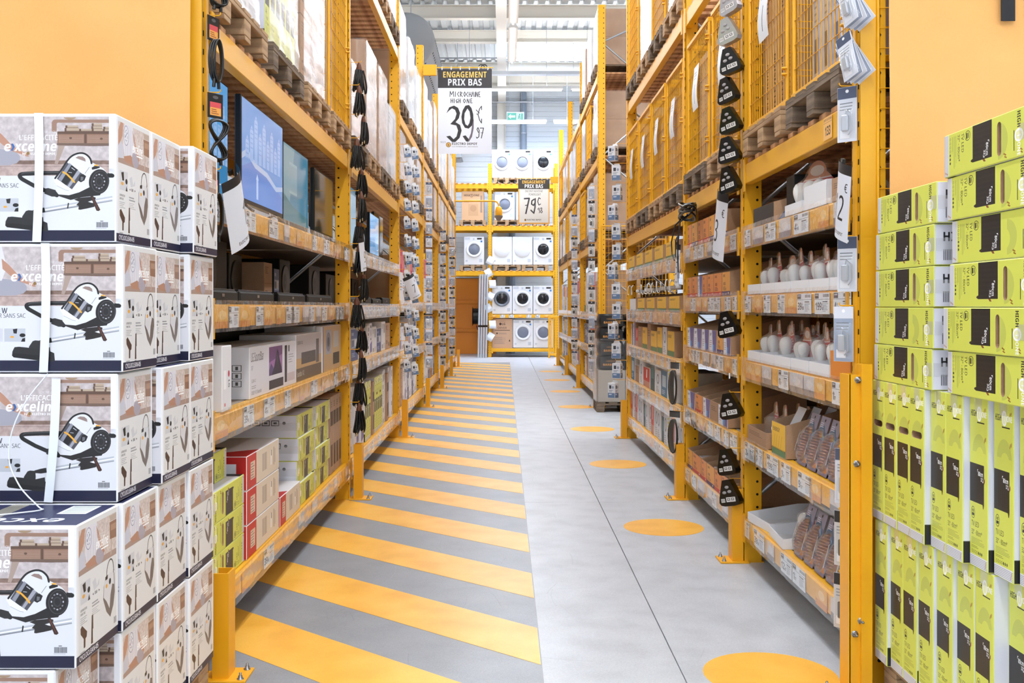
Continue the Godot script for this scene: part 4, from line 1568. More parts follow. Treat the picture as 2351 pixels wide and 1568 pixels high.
# base at the foot of the spine's middle; lie: 0 upright, -1 top to the right, 1 top to the left
func tv_box(at: Vector3, turn: float, lie: int, T: float, open: bool, label: String, group: String) -> Node3D:
	var t := thing("television_carton", label, "carton", at, turn, group)
	var m := part("body", tv_mesh(T, open), t, V(0, 0, -0.4))
	if lie != 0:
		m.rotation.z = PI / 2 * lie
		m.position = V(0.266 * lie, T / 2, -0.4)
	if lie == 1:
		m.set_surface_override_material(4, print_mat("tv_top_icons", 96, 560, Color(0.88, 0.88, 0.91), func(p: Pic):
			for k in 4:
				p.rect(52, 330 + k * 40, 24, 34, Color(0.25, 0.25, 0.28))
				p.rect(55, 333 + k * 40, 18, 28, Color(0.88, 0.88, 0.91))
				p.rect(60, 340 + k * 40, 8, 14, Color(0.3, 0.3, 0.33))
			p.ell(64, 505, 7, 7, Color(0.4, 0.4, 0.43))))
	var key := "tvtape%.3f" % T
	if not meshes.has(key):
		var b := MB.new()
		b.box(V(0, 0.532 + 0.0006, 0.33), V(0.045, 0.0008, 0.13))
		b.box(V(0, 0.532 - 0.022, 0.4006), V(0.045, 0.044, 0.0008))
		meshes[key] = b.done(clear_mat("clear_tape", 0.12, 0.12))
	part("tape", meshes[key], m)
	return t

func tv_stack() -> void:
	var G := "lime television cartons stacked at the right corner"
	var T := 0.12
	var xs := [1.43, 1.43, 1.432, 1.43, 1.452, 1.452, 1.474, 1.49, 1.505, 1.515, 1.52]
	var d := 3.972
	for i in 11:
		var open := i in [0, 1, 2, 3]
		tv_box(V(xs[i], 0.686, -(d - T / 2)), -PI / 2, 0, T, open, "lime carton standing on end in the upper upright row, %s from the rack" % nth(i), G)
		d -= T + 0.002 + (0.004 if i in [6, 7] else 0.0)
	d = 3.95
	var xl := [1.432, 1.446, 1.446, 1.452, 1.465, 1.48, 1.484, 1.53, 1.545, 1.55, 1.56]
	for i in 11:
		tv_box(V(xl[i], 0.152, -(d - T / 2)), -PI / 2, 0, T, false, "lime carton standing on end in the bottom row, %s from the rack" % nth(i), G)
		d -= T + 0.001
	var jb := [0.0, 0.02, 0.03, 0.055, 0.045]
	var shb := [0.04, 0.01, 0.005, -0.005, -0.02]
	for r in 5:
		var rn: String = ["top", "second", "third", "fourth", "lowest"][r]
		tv_box(V(1.43, 1.2195 + (4 - r) * 0.1395, -(3.675 - shb[r] * 0.6)), -PI / 2, -1, 0.138, r != 3, "lime carton lying flat in the rear pile by the rack, %s of five" % rn, G)
	for r in 6:
		var rn: String = ["top", "second", "third", "fourth", "fifth", "lowest"][r]
		tv_box(V(1.435 + [0.0, 0.005, 0.012, 0.008, 0.0, 0.006][r], 1.2195 + (5 - r) * 0.1395, -(3.07 - [0.0, 0.01, 0.03, 0.02, -0.01, 0.01][r])), -PI / 2, -1, 0.138, r != 2, "lime carton lying flat in the front pile at the right edge, %s of six" % rn, G)
	pallet(V(1.87, 0, -3.36), 0.0, "wooden pallet under the stack of lime television cartons", false, 0.8, 1.2)

# ---------------------------------------------------------------- goods of many kinds; fronts towards +z
func shelf_pos(side: int, d: float, y: float, fx: float) -> Vector3:
	# fx: how far the front stands behind the upright's plane
	return V((XL - fx) if side < 0 else (XR + fx), y, -d)

func face_turn(side: int) -> float:
	return PI / 2 if side < 0 else -PI / 2

# carton with its front on the aisle side; d: depth along the aisle of its middle
func put_carton(side: int, d: float, y: float, s: Vector3, key: String, body: Material, faces: Dictionary, label: String, group: String, fx := 0.03, called := "carton", cat := "carton", tape := false) -> Node3D:
	var p := shelf_pos(side, d, y, fx)
	p.x += side * s.z / 2
	var t := thing(called, label, cat, p, face_turn(side), group)
	part("body", carton("%s_%.3f_%.3f_%.3f" % [key, s.x, s.y, s.z], s, body, faces), t)
	if tape:
		var tk := "tape%.2f%.2f%.2f" % [s.x, s.y, s.z]
		if not meshes.has(tk):
			var b := MB.new()
			b.box(V(0, s.y + 0.0006, 0), V(0.05, 0.0008, s.z - 0.01))
			b.box(V(0, s.y - 0.035, s.z / 2 + 0.0006), V(0.05, 0.07, 0.0008))
			meshes[tk] = b.done(M.brown_tape)
		part("tape", meshes[tk], t)
	return t

func print_mat(key: String, w: int, h: int, bg: Color, draw: Callable, rough := 0.45) -> StandardMaterial3D:
	if M.has(key):
		return M[key]
	var p := Pic.new(w, h, bg, self)
	draw.call(p)
	return tex_mat(key, p.finish(), rough)

func tray_mesh(key: String, w: float, hf: float, hb: float, dp: float, front: Material, body: Material) -> ArrayMesh:
	var k := "tray%s%.3f%.3f%.3f%.3f" % [key, w, hf, hb, dp]
	if meshes.has(k):
		return meshes[k]
	var b := MB.new()
	var th := 0.003
	b.box(V(0, th / 2, 0), V(w, th, dp))
	b.box(V(0, hb / 2, -dp / 2 + th / 2), V(w, hb, th))
	b.box(V(0, hf / 2, dp / 2 - th / 2), V(w - 0.001, hf, th))
	# sides rise in a slope towards the back
	var side := PackedVector2Array([Vector2(-dp / 2, 0), Vector2(dp / 2, 0), Vector2(dp / 2, hf), Vector2(-dp / 2 + dp * 0.25, hb), Vector2(-dp / 2, hb)])
	for s in [-1, 1]:
		b.t = Transform3D(Basis(V(0, 0, 1), V(0, 1, 0), V(-1, 0, 0)), V(s * (w / 2) + (th if s < 0 else 0.0), 0, 0))
		b.prism(side, 0, th)
	b.t = Transform3D()
	b.flush(body)
	b.face(V(0, hf / 2, dp / 2), V(w / 2 - 0.002, 0, 0), V(0, hf / 2 - 0.001, 0), V(0, 0, 0.0004))
	meshes[k] = b.done(front)
	return meshes[k]

func put_tray(side: int, d: float, y: float, w: float, hf: float, hb: float, dp: float, key: String, front: Material, body: Material, label: String, group: String, fx := 0.0, turn := 0.0) -> Node3D:
	var p := shelf_pos(side, d, y, fx)
	p.x += side * dp / 2
	var t := thing("display_tray", label, "tray", p, face_turn(side) + turn, group)
	part("tray", tray_mesh(key, w, hf, hb, dp, front, body), t)
	return t

func bulb_profile(r: float, h: float) -> Array:
	return [Vector2(0.0, h), Vector2(r * 0.35, h * 0.985), Vector2(r * 0.7, h * 0.93), Vector2(r * 0.93, h * 0.82), Vector2(r, h * 0.70), Vector2(r * 0.97, h * 0.6), Vector2(r * 0.85, h * 0.48), Vector2(r * 0.62, h * 0.3), Vector2(r * 0.45, h * 0.2), Vector2(r * 0.42, h * 0.2)]

# blister pack with upright opal bulbs; count 1..3
func bulb_pack(label: String, at: Vector3, turn: float, count: int, clear_bulb := false, big := 1.0) -> Node3D:
	var t := thing("bulb_pack", label, "light bulb pack", at, turn, "blister packs of light bulbs")
	var key := "bulb%s%.2f" % [clear_bulb, big]
	var r := 0.030 * big
	var h := 0.115 * big
	if not meshes.has(key):
		var b := MB.new()
		var pr := bulb_profile(r, h)
		pr.reverse()
		b.lathe(pr, 14)
		if clear_bulb:
			meshes[key] = b.done(clear_mat("filament_glass", 0.12, 0.03, Color(1.0, 0.85, 0.6)))
		else:
			meshes[key] = b.done(mat("opal_white", Color(0.95, 0.94, 0.92), 0.3))
		b = MB.new()
		b.lathe([Vector2(0.006, 0), Vector2(0.0125 * big, h * 0.05), Vector2(0.0135 * big, h * 0.08), Vector2(0.0125 * big, h * 0.11), Vector2(0.0135 * big, h * 0.14), Vector2(0.0128 * big, h * 0.2), Vector2(r * 0.42, h * 0.22)], 10)
		meshes[key + "cap"] = b.done(M.zinc)
	for i in count:
		var x := (i - (count - 1) / 2.0) * r * 2.05
		var bl := part("bulb", meshes[key], t, V(x, 0.012, 0.0))
		part("screw_cap", meshes[key + "cap"], bl)
	var W := r * 2.05 * count / 2.0 + 0.008
	var top := h * 1.75
	var ck := "bulbcard%d%.2f%s" % [count, big, clear_bulb]
	if not meshes.has(ck):
		var out := PackedVector2Array([Vector2(-W, 0.0), Vector2(W, 0.0), Vector2(W, h * 1.1)])
		for i in 9:
			var a := PI * i / 8.0
			out.append(Vector2(cos(a) * W * 0.6, h * 1.35 + sin(a) * (top - h * 1.35)))
		out.append(Vector2(-W, h * 1.1))
		var b := MB.new()
		b.prism(out, -r - 0.003, -r)
		meshes[ck] = b.done(print_mat("bulb_card", 96, 160, Color(0.80, 0.22, 0.20), func(p: Pic):
			p.rect(0, 0, 96, 52, Color(0.85, 0.55, 0.38))
			p.ell(48, 30, 22, 16, Color(0.92, 0.86, 0.80))
			p.rect(0, 52, 96, 4, Color(0.95, 0.9, 0.85))
			p.lines(12, 66, 70, 5, 10, Color(0.95, 0.85, 0.80), 4)
			p.rect(0, 120, 96, 40, Color(0.90, 0.88, 0.86))))
		# clear shell: a bowed sheet over the bulbs and the card's head
		b = MB.new()
		var g := []
		for i in 13:
			var v := i / 12.0
			var y := top * v
			var ww := W if y < h * 1.1 else W * lerpf(1.0, 0.45, (y - h * 1.1) / (top - h * 1.1))
			var bow := (r * 2.1) if y < h * 1.05 else lerpf(r * 2.1, 0.012, minf(1.0, (y - h * 1.05) / (h * 0.25)))
			if i == 12:
				bow = 0.004
			var row := []
			for j in 11:
				var u := j / 10.0
				row.append(V(lerpf(-ww, ww, u), y, -r + 0.001 + bow * pow(sin(PI * u), 0.45)))
			g.append(row)
		b.sheet(g)
		meshes[ck + "shell"] = b.done(M.clear_blister)
	part("card", meshes[ck], t)
	part("shell", meshes[ck + "shell"], t)
	return t

# oval clamshell pack leaning back on its shelf
func oval_pack(label: String, at: Vector3, turn: float) -> Node3D:
	var t := thing("clamshell_pack", label, "light pack", at, turn, "oval clamshell packs")
	if not meshes.has("ovalcard"):
		var lean := Transform3D(Basis(Vector3.RIGHT, -0.30), V(0, 0.004, 0))
		var b := MB.new()
		b.t = lean
		var q := PackedVector2Array()
		for c in [[0.065, 0.0], [0.068, 0.26], [-0.062, 0.26], [-0.065, 0.0]]:
			q.append(Vector2(c[0], c[1]))
		b.prism(q, -0.004, 0.0)
		meshes["ovalcard"] = b.done(print_mat("oval_card", 128, 256, Color(0.50, 0.46, 0.54), func(p: Pic):
			p.rect(0, 0, 128, 70, Color(0.60, 0.58, 0.64))
			p.ell(64, 18, 8, 7, Color(0.08, 0.07, 0.08))
			p.P([10, 60, 70, 40, 120, 90, 120, 150, 60, 110, 10, 130], Color(0.32, 0.42, 0.52))
			p.ell(90, 100, 16, 12, Color(0.62, 0.80, 0.90))
			p.lines(14, 30, 50, 3, 9, Color(0.85, 0.85, 0.9), 4)
			p.rect(70, 215, 50, 26, Color(0.75, 0.5, 0.3))))
		b = MB.new()
		b.t = lean * Transform3D(Basis(Vector3.RIGHT, PI / 2), V(0, 0.105, 0.0))
		var prof := []
		for i in 9:
			var a := PI / 2 * i / 8.0
			prof.append(Vector2(cos(a), sin(a) * 0.05))
		b.t.basis = b.t.basis * Basis.from_scale(V(0.054, 1.0, 0.098))
		b.lathe(prof, 20)
		meshes["ovaldome"] = b.done(M.clear_blister)
		b = MB.new()
		b.t = lean * Transform3D(Basis(Vector3.RIGHT, PI / 2), V(0, 0.105, 0.002))
		b.t.basis = b.t.basis * Basis.from_scale(V(0.044, 0.72, 0.088))
		b.lathe(prof, 16)
		meshes["ovalcoil"] = b.done(mat("copper_coil", Color(0.62, 0.38, 0.30), 0.3, 0.3))
		b = MB.new()
		b.t = lean
		for k in 12:
			var pts := []
			var yy := 0.03 + k * 0.0135
			for j in 9:
				var u := j / 8.0 * 2.0 - 1.0
				var e := maxf(0.0, 1.0 - pow((yy - 0.105) / 0.086, 2.0))
				var xx := 0.042 * u * sqrt(e)
				pts.append(V(xx, yy + 0.004 * u, 0.004 + 0.036 * sqrt(maxf(0.0, e - u * u * e))))
			b.tube(pts, 0.003, 5)
		meshes["ovalwind"] = b.done(mat("copper_wire", Color(0.70, 0.48, 0.40), 0.25, 0.4))
		b = MB.new()
		b.t = lean * Transform3D(Basis(Vector3.UP, -0.25), V(-0.012, 0.11, 0.044))
		b.face(Vector3.ZERO, V(0.014, 0.006, 0), V(-0.018, 0.05, 0), V(0, 0, 0.002))
		meshes["ovallabel"] = b.done(print_mat("oval_label", 48, 128, Color(0.90, 0.90, 0.92), func(p: Pic):
			p.rect(28, 6, 14, 116, Color(0.1, 0.1, 0.11))
			for k in 14:
				p.rect(6, 10 + k * 8, 18, 4, Color(0.25, 0.25, 0.27))))
	part("card", meshes["ovalcard"], t)
	part("coil", meshes["ovalcoil"], t)
	part("winding", meshes["ovalwind"], t)
	part("label", meshes["ovallabel"], t)
	part("dome", meshes["ovaldome"], t)
	return t

# television on its stand feet
func television(label: String, at: Vector3, turn: float, w: float, h: float, screen: Material) -> Node3D:
	var t := thing("television", label, "television", at, turn, "televisions on the display shelves")
	var k := "tv%.2f%.2f" % [w, h]
	if not meshes.has(k):
		var b := MB.new()
		b.cbox(V(0, 0.045 + h / 2, -0.016), V(w, h, 0.03), 0.004)
		b.cbox(V(0, 0.045 + h * 0.38, -0.045), V(w * 0.72, h * 0.55, 0.035), 0.01)
		meshes[k] = b.done(M.black_plastic)
		b = MB.new()
		for s in [-1, 1]:
			b.tube([V(s * w * 0.36, 0.05, -0.02), V(s * w * 0.39, 0.008, 0.035)], 0.008, 6)
			b.tube([V(s * w * 0.36, 0.05, -0.02), V(s * w * 0.39, 0.008, -0.11)], 0.008, 6)
		meshes[k + "f"] = b.done(M.black_plastic)
	part("case", meshes[k], t)
	part("feet", meshes[k + "f"], t)
	var b2 := MB.new()
	b2.face(V(0, 0.045 + h / 2 + 0.006, 0), V(w / 2 - 0.012, 0, 0), V(0, h / 2 - 0.016, 0), V(0, 0, 0.0006))
	part("screen", b2.done(screen), t, Vector3.ZERO, "glossy lit screen")
	return t

func screen_mat(key: String, draw: Callable, glow: float) -> StandardMaterial3D:
	if M.has(key):
		return M[key]
	var p := Pic.new(512, 290, Color(0.30, 0.56, 0.84), self)
	draw.call(p)
	var im := p.finish()
	var m := mat(key, Color(0.02, 0.02, 0.02), 0.08)
	m.emission_enabled = true
	m.emission = Color.BLACK
	m.emission_texture = ImageTexture.create_from_image(im)
	m.emission_energy_multiplier = glow
	m.texture_repeat = false
	return m

func soundbar(label: String, at: Vector3, turn: float, w: float, h := 0.062) -> Node3D:
	var t := thing("soundbar", label, "soundbar", at, turn, "soundbars laid out on the display shelves")
	var k := "sb%.2f%.2f" % [w, h]
	if not meshes.has(k):
		var b := MB.new()
		b.cbox(V(0, h / 2 + 0.004, 0), V(w, h, 0.085), 0.012)
		meshes[k] = b.done(mat("grille_cloth", Color(0.115, 0.105, 0.10), 0.7))
		b = MB.new()
		for s in [-1, 1]:
			b.cbox(V(s * (w / 2 + 0.006), h / 2 + 0.004, 0), V(0.012, h - 0.004, 0.08), 0.004)
		b.cbox(V(0, h + 0.0065, 0), V(w * 0.96, 0.005, 0.06), 0.002)
		meshes[k + "e"] = b.done(mat("bar_plastic", Color(0.06, 0.058, 0.057), 0.3))
		b = MB.new()
		b.box(V(0, h / 2 + 0.01, 0.0435), V(0.04, 0.014, 0.001))
		b.box(V(-0.3 * w, 0.002, 0), V(0.05, 0.004, 0.05))
		b.box(V(0.3 * w, 0.002, 0), V(0.05, 0.004, 0.05))
		meshes[k + "l"] = b.done(mat("badge_grey", Color(0.55, 0.53, 0.50), 0.35, 0.6))
	part("grille", meshes[k], t)
	part("end_cap", meshes[k + "e"], t)
	part("badge", meshes[k + "l"], t)
	return t

# yellow mesh cage without a floor, standing on a pallet
func cage(label: String, at: Vector3, turn: float, h := 0.98, w := 0.8, dp := 1.12) -> Node3D:
	var t := thing("mesh_cage", label, "mesh cage", at, turn, "yellow mesh cages on the racks")
	var k := "cage%.2f%.2f" % [w, h]
	if not meshes.has(k):
		var b := MB.new()
		b.bar(V(0, 0.012, 0), V(0, h, 0), 0.011, 8)
		meshes[k + "post"] = b.done(M.wire_yellow)
		b = MB.new()
		for z in [-1, 1]:
			b.cbox(V(0, h, z * (dp / 2 - 0.012)), V(w, 0.032, 0.03), 0.004)
			b.cbox(V(0, 0.016, z * (dp / 2 - 0.012)), V(w, 0.032, 0.03), 0.004)
		for x in [-1, 1]:
			b.cbox(V(x * (w / 2 - 0.012), h, 0), V(0.03, 0.03, dp - 0.06), 0.004)
			b.cbox(V(x * (w / 2 - 0.012), 0.016, 0), V(0.03, 0.03, dp - 0.06), 0.004)
		meshes[k + "rail"] = b.done(M.wire_yellow)
		b = MB.new()
		for y in [0.14, 0.5, 0.86]:
			for dy in [0.0, 0.03]:
				b.tube([V(w / 2 - 0.03, y * h + dy, dp / 2 - 0.01), V(w / 2 - 0.02, y * h + dy, dp / 2 + 0.014), V(w / 2 - 0.002, y * h + dy, dp / 2 + 0.016), V(w / 2 + 0.002, y * h + dy, dp / 2 - 0.005)], 0.006, 6)
		meshes[k + "hinge"] = b.done(M.wire_yellow)
	for x in [-1, 1]:
		for z in [-1, 1]:
			part("corner_post", meshes[k + "post"], t, V(x * (w / 2 - 0.012), 0, z * (dp / 2 - 0.012)))
	part("rails", meshes[k + "rail"], t)
	part("hinges", meshes[k + "hinge"], t)
	var fr := mesh_panel("cagef%.2f%.2f" % [w, h], w - 0.05, h - 0.05, 0.05, 0.115, 0.0026, 0.004)
	part("front_mesh", fr, t, V(-w / 2 + 0.025, 0.03, dp / 2 - 0.012))
	part("back_mesh", fr, t, V(-w / 2 + 0.025, 0.03, -dp / 2 + 0.012))
	var sd := mesh_panel("cages%.2f%.2f" % [dp, h], dp - 0.06, h - 0.05, 0.08, 0.115, 0.0026, 0.004)
	for s in [-1, 1]:
		var o := part("side_mesh", sd, t, V(s * (w / 2 - 0.012), 0.03, dp / 2 - 0.03))
		o.rotation.y = PI / 2
	return t

# block of cartons wrapped in film, on a pallet: each carton is a thing, the wrap another
func wrapped_load(side: int, d: float, y: float, fx: float, nx: int, ny: int, size: Vector3, key: String, body: Material, faces: Dictionary, what: String, where: String, film := true, ragged := 0) -> void:
	# size: of the whole block (along the aisle, height, depth)
	var cs := V(size.x / nx, size.y / ny, size.z)
	for j in ny:
		for i in nx:
			if ragged > 0 and j == ny - 1 and i >= nx - ragged:
				continue
			var dd := d - size.x / 2 + cs.x * (i + 0.5)
			put_carton(side, dd, y + cs.y * j, cs - V(0.004, 0.002, 0.0), key, body, faces, "%s %s, row %s, %s" % [what.trim_suffix("s"), where, nth(j), "nearer" if i == 0 else "farther"], "%s %s" % [what, where], fx + 0.02, "stacked_carton", "carton", body == M.brown_card)
	if film:
		var p := shelf_pos(side, d, y, fx + 0.02)
		p.x += side * size.z / 2
		var t := thing("stretch_wrap", "clear film around the %s %s" % [what, where], "film", p, face_turn(side), "clear stretch film around pallet loads")
		var k := "film%.2f%.2f%.2f" % [size.x, size.y, size.z]
		if not meshes.has(k):
			var b := MB.new()
			var n := noise(int(size.x * 100), 3.0, 3)
			var g := []
			for i in 15:
				var row := []
				var yy := 0.0 + (size.y + 0.012) * i / 14.0
				var wv := 0.02 if i == 0 else 0.008
				for j in 41:
					var u := j / 40.0 * 4.0
					var sgm := int(u) % 4
					var f := u - int(u)
					var hx := size.x / 2 + 0.006
					var hz := size.z / 2 + 0.006
					var c := [V(hx, 0, hz), V(hx, 0, -hz), V(-hx, 0, -hz), V(-hx, 0, hz)]
					var q: Vector3 = c[sgm].lerp(c[(sgm + 1) % 4], f)
					var w := 1.0 + wv * (0.5 + n.get_noise_2d(u * 2.0, yy * 5.0))
					row.append(V(q.x * w, yy, q.z * w))
				row.reverse()
				g.append(row)
			b.sheet(g)
			meshes[k] = b.done(M.stretch_film)
		part("film", meshes[k], t)

func sheet_paper(called: String, label: String, cat: String, at: Vector3, turn: float, w: float, h: float, m: Material, bend := 0.01, lean := 0.0, group := "") -> Node3D:
	var b := MB.new()
	var g := []
	for i in 9:
		var row := []
		for j in 5:
			var v := i / 8.0
			row.append(V(w * (j / 4.0 - 0.5), h * v, bend * sin(v * PI * 1.3 + 0.4) + 0.3 * bend * (j / 4.0) - lean * (1.0 - v)))
		g.append(row)
	b.sheet(g)
	var t := thing(called, label, cat, at, turn, group)
	part("sheet", b.done(m), t)
	return t

# ---------------------------------------------------------------- left row
func left_prints() -> void:
	print_mat("soundbar_front", 880, 210, Color(0.87, 0.87, 0.90), func(p: Pic):
		p.text("LG SoundBar", 24, 58, 36, Color(0.15, 0.15, 0.17), false, 0.72)
		p.text("SJ7", 26, 92, 16, Color(0.35, 0.35, 0.38))
		p.text("SLIM 4.1", 30, 146, 14, Color(0.4, 0.4, 0.43))
		p.lines(30, 160, 100, 2, 8, Color(0.6, 0.6, 0.63), 3)
		p.text("DOLBY  HD  Bluetooth", 30, 196, 15, Color(0.3, 0.3, 0.33), false, 0.8)
		p.rect(330, 10, 260, 128, Color(0.62, 0.44, 0.66))
		p.P([330, 10, 590, 10, 590, 50, 330, 80], Color(0.46, 0.30, 0.50))
		p.P([330, 138, 330, 112, 370, 84, 410, 104, 440, 138], Color(0.36, 0.30, 0.48))
		p.P([380, 138, 430, 100, 460, 58, 490, 24, 515, 40, 535, 70, 570, 110, 585, 138], Color(0.23, 0.20, 0.28))
		p.P([470, 60, 488, 30, 500, 60, 490, 100], Color(0.33, 0.29, 0.38))
		p.rect(332, 160, 280, 40, Color(0.25, 0.24, 0.28))
		p.rect(640, 14, 50, 176, Color(0.22, 0.21, 0.25))
		p.rect(720, 16, 24, 30, Color(0.2, 0.2, 0.22))
		p.lines(720, 60, 120, 4, 12, Color(0.65, 0.65, 0.68), 4)
		p.rect(700, 150, 160, 40, Color(0.80, 0.76, 0.78)))
	print_mat("silver_front", 640, 216, Color(0.72, 0.69, 0.69), func(p: Pic):
		p.rect(0, 110, 640, 50, Color(0.76, 0.62, 0.44))
		p.rect(0, 156, 640, 60, Color(0.42, 0.36, 0.30))
		p.rect(120, 84, 360, 56, Color(0.34, 0.32, 0.32))
		p.rect(490, 30, 80, 120, Color(0.40, 0.37, 0.37))
		p.text("Soundbar 142", 20, 194, 24, Color(0.88, 0.86, 0.82), false, 0.8)
		p.text("SOUND 142", 30, 44, 16, Color(0.35, 0.33, 0.33), true))
	print_mat("gold_front", 420, 240, Color(0.74, 0.62, 0.46), func(p: Pic):
		p.rect(60, 20, 130, 130, Color(0.62, 0.62, 0.66))
		p.ell(125, 85, 52, 52, Color(0.48, 0.48, 0.52))
		p.ell(125, 85, 26, 26, Color(0.3, 0.3, 0.33))
		p.rect(230, 150, 150, 64, Color(0.25, 0.20, 0.12))
		p.rect(240, 30, 120, 90, Color(0.70, 0.68, 0.66))
		p.rect(0, 0, 14, 240, Color(0.15, 0.22, 0.42)))
	print_mat("red_spine", 480, 106, Color(0.90, 0.85, 0.78), func(p: Pic):
		p.rect(0, 0, 130, 106, Color(0.80, 0.16, 0.14))
		p.rect(50, 24, 62, 58, Color(0.88, 0.80, 0.72))
		p.lines(54, 30, 52, 6, 9, Color(0.55, 0.45, 0.4), 3)
		for k in 5:
			p.rect(220 + k * 14, 20, 6, 60, Color(0.50, 0.45, 0.42))
		p.rect(345, 24, 16, 52, Color.WHITE)
		p.rect(352, 24, 8, 20, Color(0.1, 0.09, 0.09))
		p.rect(392, 18, 10, 64, Color(0.6, 0.55, 0.5))
		p.rect(412, 26, 6, 50, Color(0.6, 0.55, 0.5)))
	print_mat("red_side", 320, 106, Color(0.88, 0.88, 0.91), func(p: Pic):
		p.P([320, 106, 320, 0, 210, 0, 240, 22, 292, 22, 292, 80, 270, 92, 292, 106], Color(0.74, 0.12, 0.12)))
	print_mat("red_top", 160, 320, Color(0.88, 0.88, 0.90), func(p: Pic):
		p.rect(0, 230, 160, 90, Color(0.88, 0.86, 0.86))
		p.P([0, 320, 0, 240, 30, 230, 60, 320], Color(0.74, 0.12, 0.12)))
	print_mat("goods_spine_white", 72, 320, Color(0.87, 0.86, 0.89), func(p: Pic):
		p.rect(10, 20, 50, 40, Color(0.62, 0.60, 0.62))
		p.rect(20, 80, 24, 26, Color(0.12, 0.11, 0.12))
		p.lines(12, 120, 46, 8, 10, Color(0.6, 0.58, 0.6), 4)
		p.rect(14, 220, 14, 26, Color(0.2, 0.2, 0.22))
		p.rect(34, 220, 14, 26, Color(0.2, 0.2, 0.22))
		p.bars(12, 286, 46, 22, Color(0.3, 0.3, 0.3), 3))
	print_mat("goods_spine_purple", 72, 320, Color(0.86, 0.85, 0.90), func(p: Pic):
		p.P([0, 210, 72, 180, 72, 290, 0, 300], Color(0.45, 0.40, 0.62))
		p.rect(12, 20, 40, 26, Color(0.3, 0.28, 0.32))
		p.lines(12, 70, 46, 6, 10, Color(0.6, 0.58, 0.62), 4)
		p.rect(20, 150, 24, 20, Color(0.15, 0.15, 0.17)))
	print_mat("goods_spine_brown", 72, 320, Color(0.66, 0.55, 0.47), func(p: Pic):
		p.rect(0, 60, 72, 60, Color(0.25, 0.18, 0.14))
		p.rect(8, 200, 56, 90, Color(0.30, 0.25, 0.22))
		p.lines(10, 20, 50, 3, 9, Color(0.4, 0.33, 0.28), 4))
	print_mat("blue_picture_front", 256, 200, Color(0.28, 0.35, 0.55), func(p: Pic):
		p.rect(20, 60, 216, 60, Color(0.62, 0.66, 0.74))
		p.rect(34, 70, 80, 40, Color(0.36, 0.40, 0.50))
		p.rect(130, 66, 90, 44, Color(0.80, 0.82, 0.86))
		p.text("HOME", 30, 40, 18, Color(0.8, 0.85, 0.95), true)
		p.lines(30, 150, 120, 3, 10, Color(0.7, 0.75, 0.85), 4))
	print_mat("brown_front", 256, 256, Color(0.72, 0.58, 0.46), func(p: Pic):
		p.lines(20, 24, 120, 4, 12, Color(0.45, 0.34, 0.26), 4)
		p.rect(24, 170, 34, 34, Color(0.40, 0.30, 0.23))
		p.rect(66, 170, 34, 34, Color(0.40, 0.30, 0.23))
		p.rect(28, 174, 26, 26, Color(0.72, 0.58, 0.46))
		p.bars(150, 190, 84, 40, Color(0.3, 0.24, 0.2), 6)
		p.rect(0, 124, 256, 3, Color(0.55, 0.42, 0.32)), 0.7)
	print_mat("white_front", 256, 256, Color(0.87, 0.87, 0.88), func(p: Pic):
		p.lines(20, 24, 120, 3, 14, Color(0.55, 0.55, 0.58), 5)
		p.rect(150, 20, 70, 80, Color(0.55, 0.56, 0.60))
		p.bars(24, 200, 84, 36, Color(0.3, 0.3, 0.32), 6)
		p.rect(140, 190, 90, 48, Color(0.75, 0.75, 0.78)))
	print_mat("white_red_front", 256, 256, Color(0.88, 0.87, 0.88), func(p: Pic):
		p.rect(0, 0, 256, 110, Color(0.78, 0.16, 0.24))
		p.rect(40, 30, 120, 40, Color(0.88, 0.45, 0.42))
		p.lines(30, 150, 150, 4, 14, Color(0.5, 0.5, 0.53), 5))

